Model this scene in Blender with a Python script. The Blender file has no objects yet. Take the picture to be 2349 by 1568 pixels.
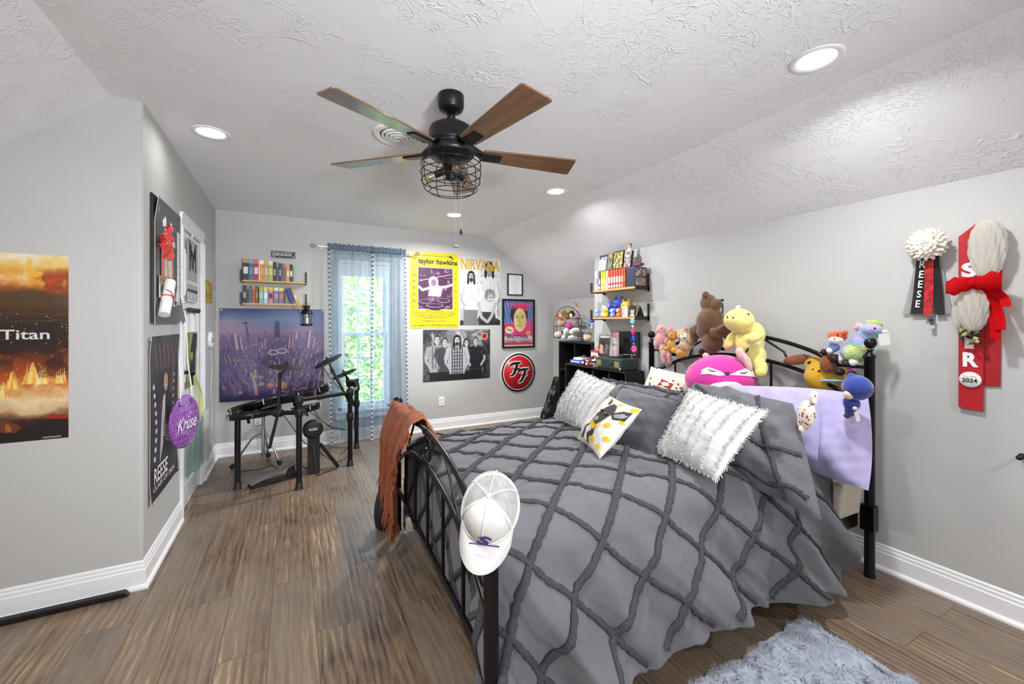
import bpy, bmesh, math, random
import numpy as np
from mathutils import Vector, Matrix, Quaternion
random.seed(11); rng = np.random.default_rng(5)
S = bpy.context.scene
COL = S.collection
PI = math.pi
# ---------------------------------------------------------------- camera, world, light, exposure
F_PX, PX0, PY0, YAW, CAMZ = 951.686, 1174.5, 738.35, 0.4879, 1.334
cd = bpy.data.cameras.new('camera'); cam = bpy.data.objects.new('camera', cd); COL.objects.link(cam)
cam.location = (0, 0, CAMZ); cam.rotation_euler = (PI/2, 0, -YAW)
cd.sensor_fit = 'HORIZONTAL'; cd.sensor_width = 36.0; cd.lens = F_PX/2349*36.0
cd.shift_y = (PY0-784.0)/2349.0; cd.clip_start = 0.05; cd.clip_end = 200
S.camera = cam
world = bpy.data.worlds.new('world'); S.world = world; world.use_nodes = True
_bg = world.node_tree.nodes['Background']
_sky = world.node_tree.nodes.new('ShaderNodeTexSky'); _sky.sky_type = 'NISHITA'; _sky.sun_disc = False
_sky.sun_elevation = math.radians(48); _sky.sun_rotation = math.radians(200)
world.node_tree.links.new(_sky.outputs[0], _bg.inputs[0]); _bg.inputs[1].default_value = 2.4
sd = bpy.data.lights.new('sun', 'SUN'); sd.energy = 20.0; sd.angle = 0.01; sd.color = (1, .95, .86)
sun = bpy.data.objects.new('sun', sd); COL.objects.link(sun)
sun.rotation_euler = Vector((0.25, 0.75, -0.85)).to_track_quat('-Z', 'Y').to_euler(); sun.location = (0, -8, 12)
# added fill lights, unseen behind the camera, lifting ceiling, back wall and room
def lamp(name, kind, loc, energy, size, color=(1, 1, 1), aim=None, spread=None):
    l = bpy.data.lights.new(name, kind); l.energy = energy; l.color = color
    if kind == 'AREA':
        l.shape = 'DISK'; l.size = size
        if spread: l.spread = spread
    else: l.shadow_soft_size = size
    o = bpy.data.objects.new(name, l); COL.objects.link(o); o.location = loc
    if aim is not None: o.rotation_euler = (Vector(aim)-Vector(loc)).to_track_quat('-Z', 'Y').to_euler()
    return o
lamp('added_bounce_light', 'AREA', (0.25, -0.5, 1.45), 12.0, 0.6, (.90, .95, 1), aim=(0.55, 1.2, 2.7), spread=math.radians(135))  # added light aimed up at the ceiling, in place of a bounced flash
lamp('added_forward_light', 'AREA', (0.8, -2.3, 1.15), 22.0, 0.5, (.92, .96, 1), aim=(0.6, 4.6, 2.3), spread=math.radians(62))  # added light aimed deep, to brighten the back of the room
lamp('added_room_fill', 'POINT', (-0.2, -1.2, 1.5), 9.0, 0.4, (.90, .965, 1))  # added soft fill, no fixture of the room
CAN_POWER = 26.0
vs = S.view_settings
vs.view_transform = 'Standard'; vs.look = 'None'; vs.exposure = 0.06; vs.gamma = 1.0; vs.use_curve_mapping = False
S.cycles.max_bounces = 10; S.cycles.diffuse_bounces = 6; S.cycles.transparent_max_bounces = 16
# ---------------------------------------------------------------- projection helpers (measured pixels to real places)
_s, _c = math.sin(YAW), math.cos(YAW)
def ray(u, v):
    a = (u-PX0)/F_PX; b = (PY0-v)/F_PX
    return Vector((_s+_c*a, _c-_s*a, b))
EYE = Vector((0, 0, CAMZ))
def on(u, v, ax, val):
    i = 'xyz'.index(ax); d = ray(u, v)
    return EYE+d*((val-EYE[i])/d[i])
BN = Vector((.532, 1.138, 0)); _th = math.radians(2.5)
BL = Vector((math.cos(_th), -math.sin(_th), 0)); BW = Vector((math.sin(_th), math.cos(_th), 0))
def bed(l, w, z): return BN+BL*l+BW*w+Vector((0, 0, z))
def onbed(u, v, l=None, w=None):
    d = ray(u, v)
    t = (l+BN.dot(BL))/d.dot(BL) if l is not None else (w+BN.dot(BW))/d.dot(BW)
    return EYE+d*t
def depth(p): return p[0]*_s+p[1]*_c
def px(n, p): return n*depth(p)/F_PX          # n pixels at the distance of p, in metres
CR = Vector((_c, -_s, 0)); CF = Vector((_s, _c, 0)); UP = Vector((0, 0, 1))
XL, YN, YB, XR, XK, XC, ZC = -0.6622, 2.7165, 4.9652, 2.8186, 3.3031, 2.2567, 2.44
YBUMP, XCL, YREAR = 3.4554, -0.785, -2.6
SLOPE = 0.765; ZR = ZC-SLOPE*(XR-XC); ZK = ZC-SLOPE*(XK-XC)
# ---------------------------------------------------------------- materials
def lin(c):
    if isinstance(c, str):
        c = c.lstrip('#'); c = [int(c[i:i+2], 16)/255 for i in (0, 2, 4)]
    return tuple(x/12.92 if x <= .04045 else ((x+.055)/1.055)**2.4 for x in c)
_M = {}
def mat(name, color='#888888', rough=.55, metal=0.0, var=.05, scale=30, bump=0.0, bscale=80, spec=.5, sheen=0, trans=0, coat=0, stretch=None):
    if name in _M: return _M[name]
    m = bpy.data.materials.new(name); m.use_nodes = True; _M[name] = m
    nt = m.node_tree; N = nt.nodes; L = nt.links; b = N['Principled BSDF']
    c = lin(color)
    b.inputs['Roughness'].default_value = rough; b.inputs['Metallic'].default_value = metal
    b.inputs['Specular IOR Level'].default_value = spec
    if sheen: b.inputs['Sheen Weight'].default_value = sheen; b.inputs['Sheen Roughness'].default_value = .5
    if trans: b.inputs['Transmission Weight'].default_value = trans
    if coat: b.inputs['Coat Weight'].default_value = coat; b.inputs['Coat Roughness'].default_value = .1
    tc = N.new('ShaderNodeTexCoord'); mp = N.new('ShaderNodeMapping'); L.new(tc.outputs['Object'], mp.inputs[0])
    if stretch: mp.inputs['Scale'].default_value = stretch
    nz = N.new('ShaderNodeTexNoise'); nz.inputs['Scale'].default_value = scale; nz.inputs['Detail'].default_value = 4
    L.new(mp.outputs[0], nz.inputs['Vector'])
    r = N.new('ShaderNodeValToRGB'); L.new(nz.outputs['Fac'], r.inputs[0])
    lo = [max(0, x*(1-var)) for x in c]; hi = [min(1, x*(1+var)) for x in c]
    r.color_ramp.elements[0].position = .3; r.color_ramp.elements[1].position = .7
    r.color_ramp.elements[0].color = (*lo, 1); r.color_ramp.elements[1].color = (*hi, 1)
    L.new(r.outputs[0], b.inputs['Base Color'])
    if bump:
        n2 = N.new('ShaderNodeTexNoise'); n2.inputs['Scale'].default_value = bscale; n2.inputs['Detail'].default_value = 5
        L.new(mp.outputs[0], n2.inputs['Vector'])
        bp = N.new('ShaderNodeBump'); bp.inputs['Strength'].default_value = bump; bp.inputs['Distance'].default_value = .01
        L.new(n2.outputs['Fac'], bp.inputs['Height']); L.new(bp.outputs[0], b.inputs['Normal'])
    return m
def emit_mat(name, color, strength):
    if name in _M: return _M[name]
    m = bpy.data.materials.new(name); m.use_nodes = True; _M[name] = m
    nt = m.node_tree; nt.nodes.remove(nt.nodes['Principled BSDF'])
    e = nt.nodes.new('ShaderNodeEmission'); e.inputs[0].default_value = (*lin(color), 1); e.inputs[1].default_value = strength
    nt.links.new(e.outputs[0], nt.nodes['Material Output'].inputs[0]); return m
def glass_mat(name, color=(1, 1, 1), rough=0.0, mix=.12):
    if name in _M: return _M[name]
    m = bpy.data.materials.new(name); m.use_nodes = True; _M[name] = m
    nt = m.node_tree; nt.nodes.remove(nt.nodes['Principled BSDF'])
    t = nt.nodes.new('ShaderNodeBsdfTransparent'); t.inputs[0].default_value = (*color, 1)
    g = nt.nodes.new('ShaderNodeBsdfGlossy'); g.inputs['Roughness'].default_value = rough
    mx = nt.nodes.new('ShaderNodeMixShader'); mx.inputs[0].default_value = mix
    nt.links.new(t.outputs[0], mx.inputs[1]); nt.links.new(g.outputs[0], mx.inputs[2])
    nt.links.new(mx.outputs[0], nt.nodes['Material Output'].inputs[0]); return m
def sheer_mat(name, color, opacity):
    if name in _M: return _M[name]
    m = bpy.data.materials.new(name); m.use_nodes = True; _M[name] = m
    nt = m.node_tree; N = nt.nodes; L = nt.links; N.remove(N['Principled BSDF'])
    d = N.new('ShaderNodeBsdfDiffuse'); d.inputs[0].default_value = (*lin(color), 1)
    tl = N.new('ShaderNodeBsdfTranslucent'); tl.inputs[0].default_value = (*lin(color), 1)
    tr = N.new('ShaderNodeBsdfTransparent')
    a = N.new('ShaderNodeMixShader'); a.inputs[0].default_value = .45; L.new(d.outputs[0], a.inputs[1]); L.new(tl.outputs[0], a.inputs[2])
    w = N.new('ShaderNodeTexNoise'); w.inputs['Scale'].default_value = 60; w.inputs['Detail'].default_value = 3
    tc = N.new('ShaderNodeTexCoord'); mp = N.new('ShaderNodeMapping'); mp.inputs['Scale'].default_value = (1, 1, .05)
    L.new(tc.outputs['Object'], mp.inputs[0]); L.new(mp.outputs[0], w.inputs['Vector'])
    mr = N.new('ShaderNodeMapRange'); mr.inputs[1].default_value = .3; mr.inputs[2].default_value = .7
    mr.inputs[3].default_value = max(0, opacity-.08); mr.inputs[4].default_value = min(1, opacity+.08)
    L.new(w.outputs['Fac'], mr.inputs[0])
    x = N.new('ShaderNodeMixShader'); L.new(mr.outputs[0], x.inputs[0]); L.new(tr.outputs[0], x.inputs[1]); L.new(a.outputs[0], x.inputs[2])
    L.new(x.outputs[0], N['Material Output'].inputs[0]); return m
def printed_mat():
    if 'printed' in _M: return _M['printed']
    m = bpy.data.materials.new('printed'); m.use_nodes = True; _M['printed'] = m
    nt = m.node_tree; b = nt.nodes['Principled BSDF']; b.inputs['Roughness'].default_value = .42
    a = nt.nodes.new('ShaderNodeVertexColor'); a.layer_name = 'Col'
    nt.links.new(a.outputs[0], b.inputs['Base Color']); return m
# ---------------------------------------------------------------- mesh builder
WL = {}; FR_ = {}
class MB:
    def __init__(s): s.v = []; s.f = []; s.mi = []; s.sm = []; s.mats = []; s.col = None
    def m(s, mt):
        if mt not in s.mats: s.mats.append(mt)
        return s.mats.index(mt)
    def add(s, vs_, fs, mt, smooth=True):
        k = len(s.v); i = s.m(mt); s.v.extend([tuple(p) for p in vs_])
        for f in fs: s.f.append([k+a for a in f]); s.mi.append(i); s.sm.append(smooth)
        return s
    def box(s, c, size, mt, R=None):
        c = Vector(c); hx, hy, hz = [a/2 for a in size]
        P = [Vector((x, y, z)) for x in (-hx, hx) for y in (-hy, hy) for z in (-hz, hz)]
        if R is not None: P = [R @ p for p in P]
        s.add([c+p for p in P], [(0, 1, 3, 2), (4, 6, 7, 5), (0, 4, 5, 1), (2, 3, 7, 6), (0, 2, 6, 4), (1, 5, 7, 3)], mt, False); return s
    def hexa(s, P, mt):   # 8 points: bottom ring of 4, top ring of 4
        s.add(P, [(3, 2, 1, 0), (4, 5, 6, 7), (0, 1, 5, 4), (1, 2, 6, 5), (2, 3, 7, 6), (3, 0, 4, 7)], mt, False); return s
    def tube(s, pts, r, mt, n=8, closed=False, caps=True):
        pts = [Vector(p) for p in pts]; k = len(pts)
        rr = r if isinstance(r, (list, tuple)) else [r]*k
        tang = []
        for i in range(k):
            a = pts[(i-1) % k] if closed or i else pts[i]; b = pts[(i+1) % k] if closed or i < k-1 else pts[i]
            t = (b-a); tang.append(t.normalized() if t.length > 1e-9 else Vector((0, 0, 1)))
        up = Vector((0, 0, 1)) if abs(tang[0].z) < .9 else Vector((1, 0, 0))
        x = tang[0].cross(up).normalized(); V = []
        for i in range(k):
            if i: x = (x-tang[i]*x.dot(tang[i])); x = x.normalized() if x.length > 1e-6 else tang[i].orthogonal().normalized()
            y = tang[i].cross(x)
            for j in range(n):
                a = 2*PI*j/n; V.append(pts[i]+(x*math.cos(a)+y*math.sin(a))*rr[i])
        Fc = []
        for i in range(k if closed else k-1):
            for j in range(n):
                a = i*n+j; b = i*n+(j+1) % n; c = ((i+1) % k)*n+(j+1) % n; d = ((i+1) % k)*n+j
                Fc.append((a, d, c, b))
        s.add(V, Fc, mt, n > 5)
        if not closed and caps: s.add(V[:n]+V[(k-1)*n:], [tuple(range(n)), tuple(n+j for j in reversed(range(n)))], mt, False)
        return s
    def cyl(s, p0, p1, r, mt, n=16, r1=None): return s.tube([p0, p1], [r, r if r1 is None else r1], mt, n)
    def lathe(s, c, prof, mt, n=20, axis=(0, 0, 1), cap=True):
        q = Vector((0, 0, 1)).rotation_difference(Vector(axis)); c = Vector(c); V = []; k = len(prof)
        for r, z in prof:
            for j in range(n):
                a = 2*PI*j/n; V.append(c+q @ Vector((r*math.cos(a), r*math.sin(a), z)))
        Fc = [(i*n+j, i*n+(j+1) % n, (i+1)*n+(j+1) % n, (i+1)*n+j) for i in range(k-1) for j in range(n)]
        s.add(V, Fc, mt, True)
        if cap and prof[0][0] > 1e-5: s.add(V[:n], [tuple(reversed(range(n)))], mt, False)
        if cap and prof[-1][0] > 1e-5: s.add(V[(k-1)*n:], [tuple(range(n))], mt, False)
        return s
    def ell(s, c, r, mt, R=None, nu=14, nv=10):
        c = Vector(c); r = (r, r, r) if not isinstance(r, (tuple, list)) else r; V = []; Fc = []
        for i in range(nv+1):
            t = PI*i/nv
            for j in range(nu):
                a = 2*PI*j/nu; p = Vector((r[0]*math.sin(t)*math.cos(a), r[1]*math.sin(t)*math.sin(a), r[2]*math.cos(t)))
                V.append(c+(R @ p if R is not None else p))
        for i in range(nv):
            for j in range(nu): Fc.append((i*nu+j, (i+1)*nu+j, (i+1)*nu+(j+1) % nu, i*nu+(j+1) % nu))
        s.add(V, Fc, mt, True); return s
    def prism(s, pts, vec, mt, smooth=False):
        n = len(pts); vec = Vector(vec); P = [Vector(p) for p in pts]; V = P+[p+vec for p in P]
        s.add(V, [tuple(reversed(range(n))), tuple(range(n, 2*n))]+[(i, (i+1) % n, n+(i+1) % n, n+i) for i in range(n)], mt, smooth); return s
    def grid(s, P, mt, smooth=True, closed_u=False, closed_v=False):
        nu, nv = len(P), len(P[0]); V = [tuple(p) for row in P for p in row]; Fc = []
        for i in range(nu if closed_u else nu-1):
            for j in range(nv if closed_v else nv-1):
                Fc.append((i*nv+j, ((i+1) % nu)*nv+j, ((i+1) % nu)*nv+(j+1) % nv, i*nv+(j+1) % nv))
        s.add(V, Fc, mt, smooth); return s
    def slab(s, P, th, mt, smooth=True):     # sheet of real thickness: grid P and its offset along th
        th = Vector(th); nu, nv = len(P), len(P[0])
        A = [[Vector(p) for p in r] for r in P]; B = [[p+th for p in r] for r in A]
        s.grid(A, mt, smooth); s.grid([list(reversed(r)) for r in B], mt, smooth)
        ring = [A[i][0] for i in range(nu)]+[A[-1][j] for j in range(1, nv)]+[A[i][-1] for i in range(nu-2, -1, -1)]+[A[0][j] for j in range(nv-2, 0, -1)]
        n = len(ring); s.add(ring+[p+th for p in ring], [(i, n+i, n+(i+1) % n, (i+1) % n) for i in range(n)], mt, False); return s
    def rot(s, c, topin=0):     # turn the plaque towards the room and shrink it to size; ribbons lean back to the wall pin
        c = Vector(c)
        for i, p in enumerate(s.v):
            d = (Vector(p)-c)*DK_; q = c+DN*d.x+DH*d.y+UP*d.z
            if topin: k = max(0, min(1, (d.z-.10)/.50)); q.x -= .06*k; q.y += topin*.10*k
            s.v[i] = tuple(q)
        return s
    def text(s, txt, O, ex, ey, size, mt, align='CENTER', off=0.0, lift=.0012, width=None, shear=0.0, height=None):
        vsx, fs, x0, x1, y0, y1 = text_mesh(txt, align, off, shear)
        ex = Vector(ex); ey = Vector(ey); n = ex.cross(ey); O = Vector(O)
        kx = ky = size
        if width: kx = width/max(1e-6, x1-x0)
        if height: ky = height/max(1e-6, y1-y0)
        s.add([O+ex*(p[0]*kx)+ey*(p[1]*ky)+n*lift for p in vsx], fs, mt, False); return s
    def build(s, name, parent=None, frame=None, bevel=0, seg=2, sub=0, remesh=0, smooth_it=0, autosm=True):
        me = bpy.data.meshes.new(name)
        a = np.array(s.v); ctr = Vector(((a.min(0)+a.max(0))/2).tolist())
        if frame is None: me.from_pydata([(p[0]-ctr[0], p[1]-ctr[1], p[2]-ctr[2]) for p in s.v], [], s.f)
        else: fi = frame.transposed(); me.from_pydata([tuple(fi @ (Vector(p)-ctr)) for p in s.v], [], s.f)
        for mt in s.mats: me.materials.append(mt)
        me.polygons.foreach_set('material_index', s.mi); me.polygons.foreach_set('use_smooth', s.sm)
        if s.col is not None:
            at = me.color_attributes.new('Col', 'FLOAT_COLOR', 'POINT')
            arr = np.ones((len(s.v), 4), np.float32); arr[:len(s.col), :3] = s.col; at.data.foreach_set('color', arr.ravel())
        me.validate(clean_customdata=False); me.update()
        o = bpy.data.objects.new(name, me); COL.objects.link(o); WL[o] = ctr
        if frame is not None: o.rotation_euler = frame.to_euler(); FR_[o] = frame
        if parent in FR_:
            o.parent = parent; o.matrix_parent_inverse = (Matrix.Translation(WL[parent]) @ FR_[parent].to_4x4()).inverted(); o.location = ctr
        elif parent is not None: o.parent = parent; o.location = ctr-WL[parent]
        else: o.location = ctr
        if remesh:
            md = o.modifiers.new('r', 'REMESH'); md.mode = 'VOXEL'; md.voxel_size = remesh; md.use_smooth_shade = True
            ms = o.modifiers.new('s', 'SMOOTH'); ms.factor = .5; ms.iterations = smooth_it or 6
        if bevel:
            md = o.modifiers.new('b', 'BEVEL'); md.width = bevel; md.segments = seg; md.limit_method = 'ANGLE'; md.angle_limit = math.radians(40)
            md.harden_normals = False
        if sub: md = o.modifiers.new('u', 'SUBSURF'); md.levels = sub; md.render_levels = sub
        return o
_TC = {}
def text_mesh(txt, align='CENTER', off=0.0, shear=0.0):
    k = (txt, align, off, shear)
    if k in _TC: return _TC[k]
    cu = bpy.data.curves.new('t', 'FONT'); cu.body = txt; cu.align_x = align; cu.align_y = 'CENTER'; cu.size = 1; cu.offset = off; cu.shear = shear
    cu.resolution_u = 3
    o = bpy.data.objects.new('t', cu); COL.objects.link(o)
    dg = bpy.context.evaluated_depsgraph_get(); me = bpy.data.meshes.new_from_object(o.evaluated_get(dg))
    V = [tuple(v.co) for v in me.vertices]; Fs = [tuple(p.vertices) for p in me.polygons]
    bpy.data.objects.remove(o); bpy.data.curves.remove(cu); bpy.data.meshes.remove(me)
    xs = [v[0] for v in V] or [0, 1]; ys = [v[1] for v in V] or [0, 1]
    _TC[k] = (V, Fs, min(xs), max(xs), min(ys), max(ys)); return _TC[k]
def tag(o, label, cat, group=None):
    o['label'] = label; o['category'] = cat
    if group: o['group'] = group
    return o
def thing(name, label, cat, loc, group=None):
    o = bpy.data.objects.new(name, None); COL.objects.link(o); o.location = loc; WL[o] = Vector(loc); o.empty_display_size = .05
    return tag(o, label, cat, group)
def struct(o): o['kind'] = 'structure'; return o
def rotz(a): return Matrix.Rotation(a, 3, 'Z')
def arc(c, r, a0, a1, n, e1, e2): return [Vector(c)+Vector(e1)*(r*math.cos(a0+(a1-a0)*i/n))+Vector(e2)*(r*math.sin(a0+(a1-a0)*i/n)) for i in range(n+1)]
def spline(pts, n=8):
    P = [Vector(p) for p in pts]; out = []
    for i in range(len(P)-1):
        a = P[i-1] if i else P[i]*2-P[i+1]; b = P[i]; c = P[i+1]; d = P[i+2] if i+2 < len(P) else P[i+1]*2-P[i]
        for j in range(n):
            t = j/n; out.append(.5*((2*b)+(c-a)*t+(2*a-5*b+4*c-d)*t*t+(3*b-a-3*c+d)*t**3))
    return out+[P[-1]]
def fnoise(x, y, seed=0):      # cheap smooth noise in -1..1
    r = random.Random(seed); t = 0.0
    for k in range(4):
        a = r.uniform(0, 6.28); f = 1.7**k
        t += math.sin((x*math.cos(a)+y*math.sin(a))*f+r.uniform(0, 6.28))/(1.3**k)
    return t/2.6
# ---------------------------------------------------------------- painted prints (posters, covers, photographs)
class Canvas:
    def __init__(s, nx, ny, c='#ffffff'):
        if nx >= 40: nx, ny = nx*2, ny*2
        s.nx, s.ny = nx, ny; s.a = np.zeros((ny, nx, 3)); s.a[:] = s.rgb(c)
        s.X, s.Y = np.meshgrid((np.arange(nx)+.5)/nx, (np.arange(ny)+.5)/ny); s.asp = ny/nx
    @staticmethod
    def rgb(c):
        if isinstance(c, str): c = c.lstrip('#'); return np.array([int(c[i:i+2], 16)/255 for i in (0, 2, 4)])
        return np.array(c, float)
    def put(s, mask, c, al=1.0):
        m = (np.clip(mask, 0, 1)*al)[..., None]; s.a = s.a*(1-m)+s.rgb(c)*m; return s
    def rect(s, x0, y0, x1, y1, c, al=1): return s.put(((s.X >= x0) & (s.X <= x1) & (s.Y >= y0) & (s.Y <= y1)).astype(float), c, al)
    def ell(s, cx, cy, rx, ry, c, rot=0, al=1, soft=.12):
        dx = s.X-cx; dy = (s.Y-cy)*s.asp; ry = ry*s.asp; ca, sa = math.cos(rot), math.sin(rot)
        d = np.sqrt(((dx*ca+dy*sa)/rx)**2+((-dx*sa+dy*ca)/ry)**2); return s.put((1-d)/soft+.5, c, al)
    def poly(s, pts, c, al=1):
        ins = np.zeros(s.X.shape, bool); n = len(pts)
        for i in range(n):
            x0, y0 = pts[i]; x1, y1 = pts[(i+1) % n]
            if y0 == y1: continue
            ins ^= ((y0 > s.Y) != (y1 > s.Y)) & (s.X < (x1-x0)*(s.Y-y0)/(y1-y0)+x0)
        return s.put(ins.astype(float), c, al)
    def line(s, pts, w, c, al=1):
        for (x0, y0), (x1, y1) in zip(pts[:-1], pts[1:]):
            A = s.asp; dx, dy = x1-x0, (y1-y0)*A; L = dx*dx+dy*dy+1e-9
            t = np.clip(((s.X-x0)*dx+(s.Y-y0)*A*dy)/L, 0, 1); d = np.hypot(s.X-x0-t*dx, (s.Y-y0)*A-t*dy); s.put((d < w/2).astype(float), c, al)
        return s
    def noise(s, f, seed=0, octv=4, sx=1.0, sy=1.0):
        r = np.random.default_rng(seed); o = np.zeros(s.X.shape); amp = 1; tot = 0
        for k in range(octv):
            fx, fy = max(2, int(f*sx*2**k)), max(2, int(f*sy*s.asp*2**k)); g = r.random((fy+2, fx+2))
            x = s.X*fx; y = s.Y*fy; xi = x.astype(int); yi = y.astype(int); u = x-xi; v = y-yi; u = u*u*(3-2*u); v = v*v*(3-2*v)
            o += amp*((g[yi, xi]*(1-u)+g[yi, xi+1]*u)*(1-v)+(g[yi+1, xi]*(1-u)+g[yi+1, xi+1]*u)*v); tot += amp; amp *= .5
        return o/tot
    def ramp(s, t, stops):
        ts = [a for a, _ in stops]; cs = np.array([s.rgb(c) for _, c in stops])
        s.a = np.stack([np.interp(t, ts, cs[:, k]) for k in range(3)], -1); return s
    def man(s, x, y, h, shirt, hair, skin='#c9c9c9', longh=False, beard=False, arms=True, pants=None, wide=1.0, edge='#6a6a6c'):
        # a plain standing figure: x centre of head, y its chin, h the head height
        a = s.asp; w = h*a*.72*wide; sh = s.rgb(shirt)*.72; sk = s.rgb(skin)
        body = [(x-w*.5, y-h*.12), (x-w*1.35, y-h*.32), (x-w*1.5, y-h*1.4), (x-w*1.15, y-h*3.2), (x+w*1.15, y-h*3.2), (x+w*1.5, y-h*1.4), (x+w*1.35, y-h*.32), (x+w*.5, y-h*.12)]
        if pants: s.poly([(x-w*1.2, y-h*3), (x+w*1.2, y-h*3), (x+w*1.3, y-h*6), (x-w*1.3, y-h*6)], pants)
        s.poly(body, shirt); s.line(body+[body[0]], w*.07, edge, .7)
        for k in range(4): s.line([(x-w*.9+w*.5*k, y-h*(.7+.3*(k % 2))), (x-w*.75+w*.5*k, y-h*2.4)], w*.09, sh, .5)
        if arms:
            for q in (-1, 1):
                s.line([(x+q*w*1.35, y-h*.5), (x+q*w*1.7, y-h*1.5)], w*.62, shirt); s.line([(x+q*w*1.68, y-h*1.5), (x+q*w*1.75, y-h*1.9), (x+q*w*1.05, y-h*2.7)], w*.36, sk*.9); s.line([(x+q*w*1.1, y-h*.7), (x+q*w*1.35, y-h*1.7)], w*.08, edge, .8)
        s.rect(x-w*.2, y-h*.28, x+w*.2, y+h*.2, sk*.8)
        if longh:
            s.ell(x, y+h*.52, w*.60, h*.56, hair)
            for q in (-1, 1): s.poly([(x+q*w*.25, y+h*.8), (x+q*w*.62, y+h*.55), (x+q*w*.66, y-h*.25), (x+q*w*.5, y-h*.5), (x+q*w*.3, y-h*.2), (x+q*w*.36, y+h*.3)], hair)
        else: s.ell(x, y+h*.62, w*.5, h*.44, hair)
        s.ell(x, y+h*.42, w*.38, h*.46, skin); s.ell(x+w*.16, y+h*.38, w*.2, h*.4, sk*.82, al=.6)
        if beard: s.ell(x, y+h*.07, w*.3, h*.15, hair, al=.9); s.line([(x-w*.16, y+h*.24), (x+w*.16, y+h*.24)], w*.10, hair, .9)
        s.poly([(x-w*.38, y+h*.62), (x-w*.2, y+h*.8), (x+w*.2, y+h*.8), (x+w*.38, y+h*.62), (x+w*.4, y+h*.98), (x, y+h*1.06), (x-w*.4, y+h*.98)], hair)
        for q in (-1, 1): s.ell(x+q*w*.16, y+h*.52, w*.07, h*.04, '#222222'); s.line([(x+q*w*.07, y+h*.60), (x+q*w*.25, y+h*.60)], w*.05, '#333333', .8)
        s.line([(x, y+h*.5), (x+w*.03, y+h*.34)], w*.05, sk*.6); s.line([(x-w*.12, y+h*.2), (x+w*.12, y+h*.2)], w*.055, '#5a4242'); return s
    def flip(s): return s
def sheet(mb, cv, O, ex, ey, w, h, th=.002, curl=None):
    """front of a printed sheet as a fine grid with one colour per vertex, plus its edges and back"""
    ex = Vector(ex); ey = Vector(ey); n = ex.cross(ey); O = Vector(O); nx, ny = cv.nx, cv.ny
    cols = np.array(lin_arr(cv.a*.93)).reshape(-1, 3); k = len(mb.v)
    P = []
    for j in range(ny):
        for i in range(nx):
            a = i/(nx-1); b = j/(ny-1); d = th+(curl(a, b) if curl else 0); P.append(O+ex*(a*w)+ey*(b*h)+n*d)
    Fc = [(j*nx+i, j*nx+i+1, (j+1)*nx+i+1, (j+1)*nx+i) for j in range(ny-1) for i in range(nx-1)]
    assert k == 0; mb.add(P, Fc, printed_mat(), True); mb.col = cols.astype(np.float32)
    ring = [i for i in range(nx)]+[j*nx+nx-1 for j in range(1, ny)]+[(ny-1)*nx+i for i in range(nx-2, -1, -1)]+[j*nx for j in range(ny-2, 0, -1)]
    R0 = [P[i] for i in ring]; R1 = [p-n*th for p in R0]; m_ = len(ring)
    pe = mat('paper_edge', '#d8d6d0', .7)
    mb.add(R0+R1, [(i, m_+i, m_+(i+1) % m_, (i+1) % m_) for i in range(m_)], pe, False)
    if curl: mb.add([p-n*th for p in P], [f[::-1] for f in Fc], pe, True)
    else: mb.add(R1, [tuple(reversed(range(m_)))], pe, False)
    return mb
def lin_arr(a): a = np.clip(a, 0, 1); return np.where(a <= .04045, a/12.92, ((a+.055)/1.055)**2.4)
BLACK = mat('black_metal', '#121214', .38, .3, .15, spec=.5)
SATIN = mat('satin_black_plastic', '#17171a', .5, 0, .15)
WHITE = mat('white_paint', '#ececec', .45, var=.02)
CHROME = mat('chrome', '#c9ccd0', .15, 1.0)
BRASS = mat('brass', '#cfa95a', .3, .8)
INK = mat('black_ink', '#141414', .6); INKW = mat('white_ink', '#f2f0ee', .6)
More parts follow.
